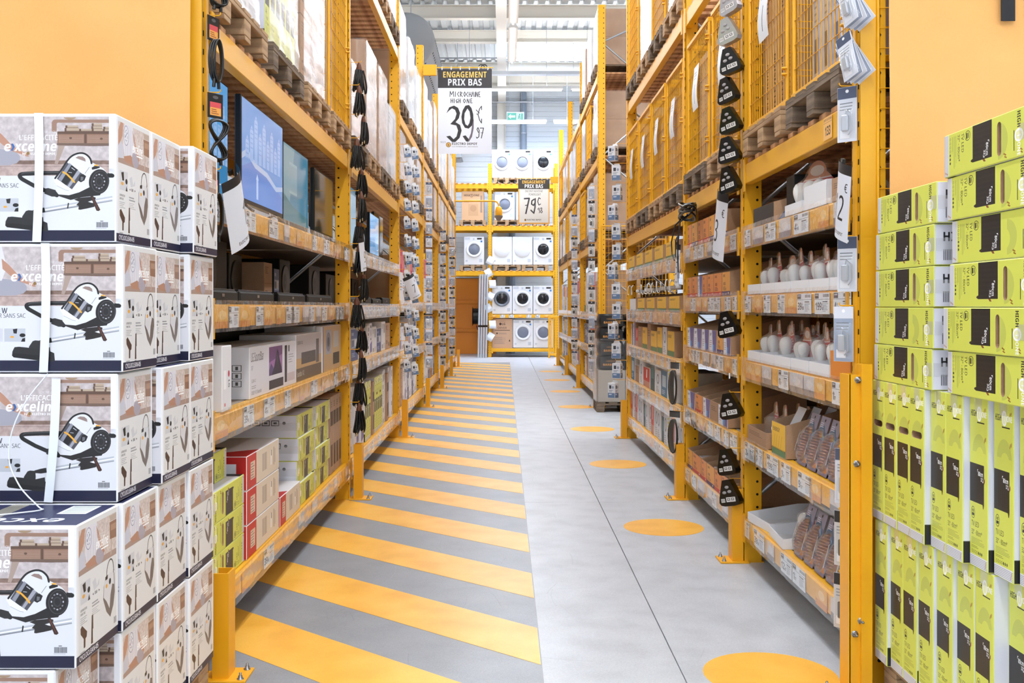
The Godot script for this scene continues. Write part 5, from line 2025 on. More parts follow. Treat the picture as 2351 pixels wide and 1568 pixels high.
func screens() -> Array:
	var sky := Color(0.22, 0.52, 0.84)
	var a := screen_mat("screen_city", func(p: Pic):
		p.rect(0, 0, 512, 290, Color(0.36, 0.62, 0.84))
		p.P([0, 290, 0, 180, 512, 150, 512, 290], Color(0.22, 0.50, 0.70))
		for k in 14:
			var x := 20 + k * 36
			var hh := 60 + (k * 53) % 110
			p.rect(x, 200 - hh, 30, hh, Color(0.58, 0.71, 0.88))
			for j in int(hh / 14.0):
				p.rect(x + 4, 204 - hh + j * 14, 22, 5, Color(0.50, 0.66, 0.84))
		p.curve([260, 170, 330, 190, 400, 250, 512, 240], 3, Color(0.75, 0.88, 0.98)), 1.0)
	var b := screen_mat("screen_tower", func(p: Pic):
		p.rect(0, 0, 512, 290, Color(0.36, 0.58, 0.83))
		p.P([0, 200, 120, 170, 300, 190, 512, 240, 512, 290, 0, 290], Color(0.33, 0.52, 0.80))
		p.P([0, 160, 60, 140, 160, 170, 300, 180, 420, 210, 512, 200, 512, 215, 420, 226, 290, 196, 150, 186, 60, 158, 0, 178], Color(0.66, 0.74, 0.87))
		for k in 9:
			var x := 40 + k * 50
			var hh := 50 + (k * 37) % 80
			p.P([x, 170, x, 170 - hh, x + 20, 150 - hh, x + 40, 170 - hh, x + 40, 170], Color(0.58, 0.70, 0.88))
			for j in 5:
				p.rect(x + 5, 160 - hh + j * 14, 30, 4, Color(0.48, 0.62, 0.84))
		p.rect(165, 218, 22, 60, Color(0.68, 0.76, 0.92))
		p.P([160, 218, 176, 200, 192, 218], Color(0.72, 0.80, 0.94)), 1.0)
	var c := screen_mat("screen_pale_reflection", func(p: Pic):  # greenish tint of reflected surroundings painted into the picture
		p.rect(0, 0, 512, 290, Color(0.30, 0.56, 0.68))
		p.P([0, 0, 220, 0, 160, 120, 120, 220, 0, 240], Color(0.46, 0.66, 0.74))
		p.P([0, 190, 200, 230, 512, 250, 512, 290, 0, 290], Color(0.30, 0.52, 0.58))
		p.rect(110, 60, 160, 120, Color(0.56, 0.72, 0.78))
		for k in 6:
			p.rect(118 + k * 26, 70, 14, 100, Color(0.42, 0.60, 0.70)), 0.75)
	var d := screen_mat("screen_dim_reflection", func(p: Pic):  # dull reflection of the surroundings painted in as a faint glow
		p.rect(0, 0, 512, 290, Color(0.20, 0.24, 0.22))
		p.rect(0, 200, 512, 90, Color(0.28, 0.26, 0.16))
		p.rect(240, 20, 120, 250, Color(0.24, 0.29, 0.28)), 0.25)
	return [a, b, c, d]

func left_goods() -> void:
	left_prints()
	var sc := screens()
	var F := PI / 2
	var y1 := 0.286
	var y2 := 1.045
	var y3 := 1.511
	var y4 := 1.961
	var y5 := 2.717
	# --- bay 1, lowest shelf
	for r in 4:
		tv_box(shelf_pos(-1, 4.62 - (0.09 if r == 3 else 0.0), y1 + r * 0.139, 0.03 + (0.06 if r == 3 else 0.0)), F, 1, 0.138, true, "lime carton lying on the left rack's lowest shelf beside the white cartons, %s up" % nth(r), "lime cartons on the left rack's lowest shelf")
	for r in 3:
		put_carton(-1, 5.245, y1 + r * 0.166, V(0.70, 0.164, 0.55), "redbox", M.white_card, {"front": M.red_spine, "left": M.red_side, "top": M.red_top}, "red and cream carton on the lowest left shelf, %s of a pile of three" % ["lowest", "middle", "top"][r], "red and cream cartons", 0.02)
	put_carton(-1, 5.90, y1, V(0.55, 0.164, 0.55), "redbox", M.white_card, {"front": M.red_spine, "left": M.red_side, "top": M.red_top}, "single low red and cream carton between red pile and lime-ended cartons", "red and cream cartons", 0.02)
	for c in 2:
		for r in 4:
			tv_box(shelf_pos(-1, 6.46 + c * 0.565, y1 + r * 0.139, 0.03 + 0.01 * ((r + c) % 2)), F, 1, 0.138, r != 0, "white carton with lime end in the %s pile before the second post, %s up" % [["near", "far"][c], nth(r)], "white cartons with lime ends")
	for k in 4:
		put_carton(-1, 7.43 + k * 0.125, y1, V(0.115, 0.56, 0.75), "brownspine", M.brown_card, {"front": M.goods_spine_brown}, "tall thin brown carton against the second left post, %s from the viewer" % nth(k), "thin brown cartons by the second left post", 0.04)
	# --- bay 1, second shelf
	var lg := print_mat("end_white", 128, 240, Color(0.90, 0.90, 0.92), func(p: Pic):
		p.rect(20, 90, 36, 70, Color(0.97, 0.97, 0.98))
		p.ell(92, 104, 12, 12, Color(0.75, 0.10, 0.25))
		p.text("LG", 86, 128, 20, Color(0.3, 0.3, 0.33), true, 0.9, 0, PI / 2)
		p.rect(30, 212, 14, 12, Color(0.85, 0.4, 0.4)))
	put_carton(-1, 4.47, y2, V(0.15, 0.285, 0.9), "lgend", M.white_card, {"front": lg}, "narrow white carton end with red round mark beside the vacuum cartons", "soundbar cartons", 0.0)
	var side3 := print_mat("soundbar_side", 200, 210, Color(0.86, 0.86, 0.89), func(p: Pic):
		for k in 3:
			p.rect(150, 70 + k * 32, 28, 26, Color(0.25, 0.25, 0.27))
			p.rect(152, 72 + k * 32, 24, 22, Color(0.86, 0.86, 0.89))
			p.rect(160, 76 + k * 32, 8, 14, Color(0.3, 0.3, 0.3)))
	put_carton(-1, 5.54, y2, V(1.10, 0.255, 0.34), "sbox", M.white_card, {"front": M.soundbar_front, "left": side3}, "long white soundbar carton with purple mountain picture on the left shelf", "soundbar cartons", 0.03)
	put_carton(-1, 6.53, y2, V(0.85, 0.285, 0.34), "sbox2", M.white_card, {"front": M.silver_front}, "grey and beige soundbar carton right of the purple picture", "soundbar cartons", 0.03)
	put_carton(-1, 7.39, y2, V(0.78, 0.32, 0.4), "sbox3", M.white_card, {"front": M.gold_front}, "golden carton with a speaker picture just before the second left post", "soundbar cartons", 0.03)
	var dark := mat("dark_carton", Color(0.10, 0.11, 0.16), 0.6)
	for k in 3:
		put_carton(-1, 5.1 + k * 1.05, y2, V(0.98, 0.34 if k < 2 else 0.36, 0.5), "darkbox", dark, {}, "dark blue carton at the back of the second left shelf, %s from the viewer" % nth(k), "dark cartons at the back of the second left shelf", 0.46)
	# --- bay 1, third shelf: soundbars and dark speakers
	var sb := [[4.62, 0.52], [5.28, 0.72], [6.15, 0.76], [7.08, 0.92]]
	for k in 4:
		soundbar("dark soundbar on the third left shelf, %s from the viewer" % nth(k), shelf_pos(-1, sb[k][0], y3, 0.10), F, sb[k][1])
	var sp := [[4.85, 0.7, 0.38], [5.65, 0.75, 0.36], [6.22, 0.3, 0.3], [7.2, 0.36, 0.24], [7.62, 0.36, 0.33]]
	for k in sp.size():
		speaker("black subwoofer cabinet behind the soundbars, %s from the viewer" % nth(k), shelf_pos(-1, sp[k][0], y3, 0.42), F, sp[k][1], sp[k][2], 0.4)
	put_carton(-1, 6.56, y3, V(0.22, 0.27, 0.3), "brownp", M.brown_card, {"front": M.brown_front}, "brown printed carton standing between black subwoofers on the left", "cartons between the subwoofers", 0.3)
	put_carton(-1, 6.80, y3, V(0.16, 0.24, 0.3), "bluep", dark, {"front": M.blue_picture_front}, "small dark blue carton beside the brown one among the subwoofers", "cartons between the subwoofers", 0.3)
	# --- bay 1, fourth shelf: televisions
	television("large television with city picture at the near left, half behind its neighbour", shelf_pos(-1, 4.74, y4, 0.20), F, 0.98, 0.62, sc[0])
	television("television with a bright blue tower picture, second from the viewer", shelf_pos(-1, 5.39, y4, 0.055), F, 0.93, 0.52, sc[1])
	television("television with a pale picture, third from the viewer on the left", shelf_pos(-1, 6.555, y4, 0.12), F, 0.79, 0.50, sc[2])
	television("small dim television just before the second left post", shelf_pos(-1, 7.4, y4, 0.09), F, 0.76, 0.45, sc[3])
	# --- bay 1, fifth level: pallets
	var pn := ["first", "second", "third", "fourth"]
	for k in 4:
		pallet(shelf_pos(-1, 4.72 + k * 0.93, y5, 0.03 + 0.6 - 0.06), F, "wooden pallet above the televisions on the left, %s from the viewer" % pn[k], k == 1)
	var yp := y5 + 0.145
	wrapped_load(-1, 4.72, yp, 0.0, 2, 3, V(0.78, 1.2, 0.95), "wl1", M.white_carton, {"front": M.white_front}, "white cartons", "on the nearest high left pallet")
	for r in 2:
		for k in 6:
			tv_box(shelf_pos(-1, 5.33 + k * 0.126, yp + r * 0.534, 0.02), F, 0, 0.12, false, "lime carton upright on the high left pallet, %s row, %s from the viewer" % [["lower", "upper"][r], nth(k)], "lime cartons on the high left pallet")
	film_shell(-1, 5.65, yp, 0.0, V(0.80, 1.07, 0.84), "crinkled clear film around the lime cartons on the high left pallet")
	wrapped_load(-1, 6.58, yp, 0.0, 2, 3, V(0.78, 1.25, 0.95), "wl2", M.brown_card, {"front": M.brown_front}, "brown cartons", "on the third high left pallet")
	cage("yellow mesh cage on the fourth high left pallet, before the second post", shelf_pos(-1, 7.51, yp, 0.56), F, 1.2)
	var t400 := print_mat("tall_white_front", 72, 512, Color(0.78, 0.78, 0.86), func(p: Pic):
		p.text("Soundbar T400", 48, 490, 30, Color(0.10, 0.10, 0.14), false, 0.85, 0, -PI / 2)
		p.rect(16, 40, 14, 110, Color(0.5, 0.5, 0.6)))
	for k in 6:
		put_carton(-1, 7.21 + k * 0.12, yp + 0.001, V(0.115, 1.1, 0.8), "t400", M.white_card, {"front": t400, "left": t400} if k == 0 else {"front": M.brown_front}, "tall carton standing inside the left mesh cage, %s from the viewer" % nth(k), "tall cartons in the left mesh cage", 0.11, "tall_carton")
	left_bay2(y1, y2, y3, y4, y5, sc)
	left_far()

func film_shell(side: int, d: float, y: float, fx: float, size: Vector3, label: String) -> void:
	# the film alone, around things placed one by one
	wrapped_load(side, d, y, fx, 1, 0, size, "", M.white_carton, {}, "", "", false)
	var p := shelf_pos(side, d, y, fx + 0.01)
	p.x += side * size.z / 2
	var t := thing("stretch_wrap", label, "film", p, face_turn(side), "clear stretch film around pallet loads")
	var b := MB.new()
	var n := noise(int(size.y * 100), 3.0, 3)
	var g := []
	for i in 19:
		var row := []
		var yy := 0.002 + (size.y + 0.02) * i / 18.0
		for j in 49:
			var u := j / 48.0 * 4.0
			var s := int(u) % 4
			var hx := size.x / 2
			var hz := size.z / 2
			var c := [V(hx, 0, hz), V(hx, 0, -hz), V(-hx, 0, -hz), V(-hx, 0, hz)]
			var q: Vector3 = c[s].lerp(c[(s + 1) % 4], u - int(u))
			var w := 1.0 + (0.035 if i < 3 else 0.012) * (0.4 + n.get_noise_2d(u * 2.0, yy * 5.0))
			row.append(V(q.x * w, yy, q.z * w))
		row.reverse()
		g.append(row)
	b.sheet(g)
	part("film", b.done(M.stretch_film), t)

func speaker(label: String, at: Vector3, turn: float, w: float, h: float, dp: float) -> Node3D:
	var t := thing("subwoofer", label, "speaker", at + V(-dp / 2, 0, 0), turn, "black subwoofers behind the soundbars")
	var b := MB.new()
	b.cbox(V(0, h / 2 + 0.008, 0), V(w, h, dp), 0.006)
	part("cabinet", b.done(mat("cabinet_black", Color(0.035, 0.033, 0.034), 0.45)), t)
	b = MB.new()
	b.t = Transform3D(Basis(Vector3.RIGHT, PI / 2), V(0, h / 2 + 0.008, dp / 2))
	var r := minf(w, h) * 0.38
	b.lathe([Vector2(r, 0), Vector2(r, 0.006), Vector2(r * 0.9, 0.008), Vector2(r * 0.3, -0.004), Vector2(0, 0.002)], 20)
	part("cone", b.done(M.black_plastic), t)
	b = MB.new()
	for x in [-1, 1]:
		for z in [-1, 1]:
			b.box(V(x * (w / 2 - 0.03), 0.004, z * (dp / 2 - 0.03)), V(0.03, 0.008, 0.03))
	part("feet", b.done(M.black_plastic), t)
	return t

func left_bay2(y1: float, y2: float, y3: float, y4: float, y5: float, sc: Array) -> void:
	var F := PI / 2
	var d := 8.16
	var kinds := "wwwwpppplllbblllllwwwbbwwp"
	var i := 0
	while d < 11.55 and i < kinds.length():
		var c := kinds[i]
		var where := "on the lowest shelf of the second left bay, %s along" % nth(i)
		if c == "l":
			tv_box(shelf_pos(-1, d, y1, 0.03), F, 0, 0.12, i % 2 == 0, "lime carton upright %s" % where, "upright cartons in the second left bay")
		else:
			var m: String = {"w": "goods_spine_white", "p": "goods_spine_purple", "b": "goods_spine_brown"}[c]
			put_carton(-1, d, y1, V(0.118, 0.55 if c != "b" else 0.5, 0.8), m, M.white_carton if c != "b" else M.brown_card, {"front": M[m]}, "%s carton upright %s" % [{"w": "white", "p": "white and purple", "b": "brown"}[c], where], "upright cartons in the second left bay", 0.03 + 0.01 * (i % 3))
		d += 0.131
		i += 1
	var row := [["blue_picture_front", 0.42, 0.27, "blue pictured"], ["white_front", 0.3, 0.30, "white"], ["white_front", 0.22, 0.22, "low white"], ["goods_spine_white", 0.14, 0.28, "slim white"], ["goods_spine_purple", 0.14, 0.3, "slim white and purple"], ["white_front", 0.3, 0.26, "pale"], ["blue_picture_front", 0.36, 0.24, "small blue pictured"], ["white_front", 0.34, 0.3, "square white"], ["brown_front", 0.4, 0.28, "brown"]]
	d = 8.35
	for k in row.size():
		put_carton(-1, d + row[k][1] / 2, y2, V(row[k][1], row[k][2], 0.5), row[k][0], M.white_carton if row[k][0] != "brown_front" else M.brown_card, {"front": M[row[k][0]]}, "%s carton on the second shelf of the second left bay" % row[k][3], "cartons on the second shelf of the second left bay", 0.04)
		d += row[k][1] + 0.03
	for k in 4:
		soundbar("dark soundbar in the second left bay, %s from the viewer" % nth(k), shelf_pos(-1, 8.6 + k * 0.82, y3, 0.10), F, 0.7, 0.075 if k % 2 else 0.06)
	for k in 4:
		speaker("black subwoofer in the second left bay, %s from the viewer" % nth(k), shelf_pos(-1, 8.7 + k * 0.8, y3, 0.4), F, 0.5, 0.28 if k % 2 else 0.33, 0.4)
	television("pale lit television first in the second left bay", shelf_pos(-1, 8.75, y4, 0.12), F, 0.9, 0.54, sc[2])
	television("dim black television second in the second left bay", shelf_pos(-1, 9.6, y4, 0.22), F, 0.8, 0.55, sc[3])
	television("blue lit television third in the second left bay", shelf_pos(-1, 10.35, y4, 0.10), F, 0.72, 0.42, sc[0])
	television("dim television last in the second left bay", shelf_pos(-1, 11.2, y4, 0.16), F, 0.78, 0.5, sc[3])
	var yp := y5 + 0.145
	for k in 4:
		var dd := 8.53 + k * 0.9
		pallet(shelf_pos(-1, dd, y5, 0.57), F, "wooden pallet over the second left bay, %s from the viewer" % nth(k), k % 2 == 0)
		if k == 3:
			wrapped_load(-1, dd, yp, 0.0, 1, 1, V(0.74, 0.8, 0.9), "wl5", M.white_carton, {"front": M.white_front}, "large white carton", "on the last pallet, second left bay")
		else:
			wrapped_load(-1, dd, yp, 0.0, 2, 3 if k else 2, V(0.78, 1.0 if k else 0.62, 0.95), "wl4", M.brown_card, {"front": M.brown_front}, "brown cartons", "on the %s pallet over the second left bay" % nth(k), true, 0)
	for k in 4:
		var dd := 8.53 + k * 0.9
		pallet(shelf_pos(-1, dd, 4.467, 0.57), F, "wooden pallet on the top level of the second left bay, %s from the viewer" % nth(k), k % 2 == 1)
		wrapped_load(-1, dd, 4.612, 0.0, 2, 2, V(0.78, 0.95, 0.95), "wl6%d" % (k % 2), M.white_carton, {"front": M.white_red_front if k % 2 == 1 else M.white_front}, "red and white cartons" if k % 2 == 1 else "white cartons", "on the %s top pallet, second left bay" % nth(k))

func left_far() -> void:
	var F := PI / 2
	var names := ["third", "fourth", "fifth", "sixth"]
	var fr := ["white_front", "white_red_front", "goods_spine_white", "brown_front", "blue_picture_front", "goods_spine_purple"]
	var fn := ["white", "red and white", "slim white", "brown", "blue pictured", "white and purple"]
	for b in 4:
		var dA: float = LPOST[b + 2]
		var dB: float = LPOST[b + 3]
		var r := RandomNumberGenerator.new()
		r.seed = 100 + b
		for lv in [[0.286, 0.52, "lowest"], [0.951, 0.42, "second"], [1.551, 0.75, "third"]]:
			var d := dA + 0.12
			var k := 0
			while d < dB - 0.6:
				var w := r.randf_range(0.22, 0.5)
				var kind := r.randi() % 6
				if kind == 2 or kind == 5:
					w = 0.13
				var h: float = lv[1] * r.randf_range(0.7, 1.0)
				put_carton(-1, d + w / 2, lv[0], V(w, snappedf(h, 0.05), 0.6), fr[kind], M.brown_card if kind == 3 else M.white_carton, {"front": M[fr[kind]]}, "%s carton on the %s shelf of the %s left bay, %s along" % [fn[kind], lv[2], names[b], nth(k)], "cartons in the far left bays", 0.05, "shelf_carton")
				d += w + 0.02
				k += 1
		for lv in [[2.847, "lower pallet level"], [3.777, "upper pallet level"]]:
			for k in 3:
				var dd: float = dA + 0.62 + k * (dB - dA - 1.2) / 2.0
				pallet(shelf_pos(-1, dd, lv[0], 0.57), F, "wooden pallet on the %s of the %s left bay, %s along" % [lv[1], names[b], nth(k)], (k + b) % 2 == 0)
				var hh := 0.60 if lv[0] < 3 else 1.15 - 0.1 * ((k + b) % 3)
				wrapped_load(-1, dd, lv[0] + 0.145, 0.0, 2, 2, V(0.8, hh, 0.95), "wf%d" % (k % 2), M.white_carton if (k + b) % 4 else M.brown_card, {"front": M.white_front if (k + b) % 4 else M.brown_front}, "white cartons" if (k + b) % 4 else "brown cartons", "on %s %s pallet, %s left bay" % [nth(k), lv[1].split(" ")[0], names[b]])

# ---------------------------------------------------------------- right row
func right_prints() -> void:
	var tray := func(p: Pic, band: Color, ink: Color) -> void:
		p.rect(0, p.h * 0.82, p.w, p.h * 0.18, band)
		p.text("INK", 14, p.h * 0.2, 14, ink, true)
		p.rect(22, p.h * 0.42, 10, 18, ink)
		p.rect(40, p.h * 0.42, 10, 18, ink)
		p.lines(14, p.h * 0.62, p.w * 0.5, 3, 8, ink, 3)
		p.ell(p.w * 0.8, p.h * 0.9, 6, 6, Color(0.95, 0.9, 0.88))
	print_mat("tray_orange", 128, 128, Color(0.88, 0.56, 0.28), func(p: Pic): tray.call(p, Color(0.78, 0.20, 0.16), Color(0.36, 0.16, 0.08)))
	print_mat("tray_amber", 128, 128, Color(0.90, 0.64, 0.30), func(p: Pic): tray.call(p, Color(0.30, 0.22, 0.42), Color(0.36, 0.20, 0.08)))
	print_mat("tray_purple", 128, 128, Color(0.88, 0.88, 0.92), func(p: Pic):
		p.P([50, 0, 128, 0, 118, 128, 66, 128], Color(0.40, 0.36, 0.58))
		p.text("HP", 10, 34, 18, Color(0.35, 0.35, 0.45), true)
		p.lines(8, 60, 40, 4, 12, Color(0.6, 0.6, 0.68), 4)
		p.rect(60, 84, 26, 34, Color(0.30, 0.58, 0.85)))
	print_mat("tray_yellow", 128, 128, Color(0.93, 0.74, 0.20), func(p: Pic):
		p.text("ENERGY", 10, 34, 16, Color(0.45, 0.30, 0.08), true, 0.8)
		for k in 4:
			p.line([30 + k * 22, 46, 18 + k * 22, 96], 2, Color(0.75, 0.55, 0.12))
		p.rect(0, 104, 128, 24, Color(0.35, 0.52, 0.36))
		for k in 10:
			p.P([k * 13, 104, k * 13 + 6, 96, k * 13 + 12, 104], Color(0.20, 0.28, 0.18)))
	print_mat("tray_brown", 128, 128, Color(0.66, 0.52, 0.40), func(p: Pic):
		p.lines(14, 30, 90, 3, 12, Color(0.45, 0.34, 0.26), 4), 0.7)
	print_mat("box_blue", 96, 160, Color(0.22, 0.46, 0.62), func(p: Pic):
		p.rect(20, 30, 56, 70, Color(0.72, 0.80, 0.86))
		p.lines(14, 120, 60, 3, 10, Color(0.8, 0.85, 0.9), 4))
	print_mat("box_red", 128, 96, Color(0.80, 0.18, 0.14), func(p: Pic):
		p.P([60, 8, 84, 8, 76, 50, 56, 50], Color(0.93, 0.88, 0.88))
		p.rect(0, 66, 128, 30, Color(0.78, 0.55, 0.48)))
	print_mat("box_pale", 72, 160, Color(0.84, 0.86, 0.90), func(p: Pic):
		p.ell(36, 60, 20, 34, Color(0.45, 0.48, 0.55))
		p.ell(36, 60, 12, 24, Color(0.84, 0.86, 0.90))
		p.lines(10, 112, 46, 4, 10, Color(0.55, 0.57, 0.62), 4))
	print_mat("box_teal", 96, 128, Color(0.16, 0.32, 0.36), func(p: Pic):
		p.rect(16, 20, 60, 50, Color(0.30, 0.50, 0.54)))

func right_goods() -> void:
	right_prints()
	bulbs_bay()
	ink_bay()
	third_bay()
	cages_bay()
	right_far()
	charcoal_pallet()

func bulbs_bay() -> void:
	var R := -PI / 2
	var white: Material = M.white_card
	# white trays along the two middle shelves, packs of bulbs in them
	var b_at := {4: 1.571, 3: 1.191}
	var lay := {4: [[1, 1], [2], [1, 1], [1, 1], [3], [2]], 3: [[1, 1], [1, 1], [2], [1, 1], [3]]}
	var sn := {4: "fourth", 3: "third"}
	for lv in [4, 3]:
		var i := 0
		for k in lay[lv].size():
			var c: float = 5.80 - k * 0.30
			put_tray(1, c, b_at[lv], 0.29, 0.055, 0.07, 0.42, "white", white, white, "low white tray of bulbs on the %s right shelf, %s from the post" % [sn[lv], nth(k)], "low white trays on the bulb shelves", 0.005)
			for e in lay[lv][k].size():
				var off: float = 0.0 if lay[lv][k].size() == 1 else (0.07 if e == 0 else -0.065)
				for back in 2:
					bulb_pack("opal bulb pack in the %s row of the %s right shelf, %s from the post" % [["front", "rear"][back], sn[lv], nth(i)], V(XR + 0.09 + back * 0.13 + 0.012 * (i % 3), b_at[lv] + (0.009 if lay[lv][k][e] == 1 else 0.004), -(c + off)), R + 0.06 * ((i * 7) % 5 - 2), lay[lv][k][e], false, 1.0 + 0.12 * (i % 2)).rotation.z = (0.05 * ((i * 3 + back) % 5 - 2)) if lay[lv][k][e] == 1 else 0.0
				i += 1
	put_tray(1, 4.29, 1.191, 0.26, 0.12, 0.13, 0.40, "orange", mat("plain_orange", Color(0.86, 0.52, 0.18), 0.6), M.plain_orange, "plain orange tray at the near end of the third right shelf", "low white trays on the bulb shelves", 0.0)
	# fifth shelf: label strip, black tray with a blue divider, tall pack of three bulbs, white trays
	put_tray(1, 5.59, 1.951, 0.44, 0.10, 0.19, 0.42, "black", mat("tray_black", Color(0.07, 0.07, 0.075), 0.4), M.brown_card, "black fronted tray on the fifth right shelf above the bulbs", "trays on the fifth shelf over the bulbs", 0.006)
	var b := MB.new()
	b.prism(PackedVector2Array([Vector2(-0.08, 0), Vector2(0.08, 0), Vector2(-0.08, 0.22)]), -0.002, 0.002)
	var dv := thing("display_divider", "upright blue triangular card divider behind the black tray", "divider", V(XR + 0.10, 1.952, -5.345), 0.0)
	dv.rotation.y = PI
	part("card", b.done(mat("divider_blue", Color(0.13, 0.33, 0.55), 0.5)), dv)
	put_carton(1, 5.255, 1.951, V(0.14, 0.22, 0.3), "blackbox", mat("box_black", Color(0.045, 0.045, 0.05), 0.5), {}, "black carton beside the blue divider on the fifth right shelf", "trays on the fifth shelf over the bulbs", 0.06)
	put_tray(1, 5.01, 1.951, 0.30, 0.055, 0.07, 0.42, "white", white, white, "low white tray under the tall three bulb pack", "trays on the fifth shelf over the bulbs", 0.006)
	bulb_pack("tall pack of three large bulbs on the fifth right shelf", V(XR + 0.09, 1.955, -5.01), R + 0.3, 3, false, 1.3)
	put_tray(1, 4.66, 1.951, 0.34, 0.11, 0.13, 0.42, "white", white, white, "taller white tray near the corner on the fifth right shelf", "trays on the fifth shelf over the bulbs", 0.006)
	put_tray(1, 4.30, 1.951, 0.24, 0.10, 0.14, 0.42, "brown", M.tray_brown, M.brown_card, "small brown tray at the near end of the fifth right shelf", "trays on the fifth shelf over the bulbs", 0.006)
	# second shelf: filament bulbs, yellow-fronted tray with cards, oval packs
	put_tray(1, 5.72, 0.729, 0.42, 0.09, 0.10, 0.42, "brown", M.tray_brown, M.brown_card, "brown tray of clear filament bulbs on the second right shelf", "trays on the second shelf under the bulbs", 0.0)
	for i in 4:
		bulb_pack("clear filament bulb pack on the second right shelf, %s from the post" % nth(i), V(XR + 0.12 + 0.1 * (i % 2), 0.734, -(5.87 - i * 0.095)), R, 1, true, 1.1)
	put_tray(1, 5.28, 0.729, 0.26, 0.17, 0.27, 0.46, "yellow", M.tray_yellow, M.brown_card, "yellow fronted brown tray holding white cards on the second right shelf", "trays on the second shelf under the bulbs", 0.006)
	for i in 3:
		sheet_paper("boxed_card", "white card pack leaning in the yellow fronted tray, %s" % ["foremost", "middle", "rear"][i], "card pack", V(XR + 0.13 + 0.07 * i, 0.76, -(5.28 - 0.02 * i)), R, 0.14, 0.22, M.paper, 0.004, -0.10, "white card packs in the yellow fronted tray")
	for i in 5:
		oval_pack("oval clear pack leaning on the second right shelf, %s from the post" % nth(i), V(XR + 0.03, 0.729, -(4.97 - i * 0.16)), R)
	# lowest shelf
	put_tray(1, 5.74, 0.271, 0.34, 0.05, 0.09, 0.40, "white", white, white, "empty white tray set askew on the lowest right shelf", "white trays on the lowest shelf under the bulbs", 0.01, 0.12)
	put_tray(1, 5.34, 0.271, 0.34, 0.05, 0.09, 0.40, "white", white, white, "white tray with one round bulb on the lowest right shelf", "white trays on the lowest shelf under the bulbs", 0.01, -0.05)
	bulb_pack("single bulb pack lying in the white tray of the lowest shelf", V(XR + 0.16, 0.276, -5.34), R, 1, false, 1.2)
	for i in 5:
		oval_pack("oval clear pack leaning on the lowest right shelf, %s from the post" % nth(i), V(XR + 0.03, 0.271, -(5.02 - i * 0.165)), R)

func ink_bay() -> void:
	var rows := [
		[1.951, "fifth", [["tray_orange", 0.19], ["tray_amber", 0.24], ["tray_orange", 0.19], ["tray_orange", 0.22], ["tray_amber", 0.18], ["tray_orange", 0.2], ["tray_amber", 0.2]], 0.17, 0.19],
		[1.571, "fourth", [["tray_orange", 0.2], ["tray_orange", 0.22], ["tray_purple", 0.18], ["tray_orange", 0.18], ["tray_orange", 0.22], ["tray_orange", 0.26], ["tray_amber", 0.24]], 0.15, 0.24],
		[1.191, "third", [["tray_purple", 0.28], ["tray_purple", 0.3], ["tray_purple", 0.26], ["tray_purple", 0.26], ["tray_amber", 0.2], ["tray_purple", 0.22]], 0.15, 0.25],
		[0.729, "second", [["tray_purple", 0.32], ["tray_orange", 0.3], ["tray_purple", 0.26], ["tray_brown", 0.26], ["tray_purple", 0.3]], 0.13, 0.23],
		[0.271, "lowest", [["tray_amber", 0.22], ["tray_orange", 0.34], ["tray_orange", 0.2], ["tray_amber", 0.26], ["tray_orange", 0.22], ["tray_orange", 0.2], ["tray_amber", 0.2]], 0.14, 0.23]]
	for r in rows:
		var d := 7.9
		var k := 0
		for e in r[2]:
			if d - e[1] < 6.14:
				break
			var nm: String = {"tray_orange": "orange", "tray_amber": "amber", "tray_purple": "white and purple", "tray_brown": "plain brown"}[e[0]]
			put_tray(1, d - e[1] / 2, r[0], e[1] - 0.012, r[3], r[4], 0.5, e[0], M[e[0]], M.brown_card, "%s fronted tray on the %s shelf behind the bulbs, %s along" % [nm, r[1], nth(k)], "open cardboard trays in the narrow right bay", 0.005)
			# small cartons standing inside
			var inner := 2
			for j in inner:
				put_carton(1, d - e[1] / 2, r[0] + 0.004, V(e[1] - 0.04, r[3] * (0.8 if j == 0 else 0.95), 0.12), "inner" + e[0], M.white_carton, {"front": M[e[0]]}, "small carton inside the %s tray %s on the %s shelf, %s" % [nm, nth(k), r[1], ["front", "rear"][j]], "small cartons inside the open trays", 0.05 + j * 0.16, "ink_carton")
			d -= e[1]
			k += 1

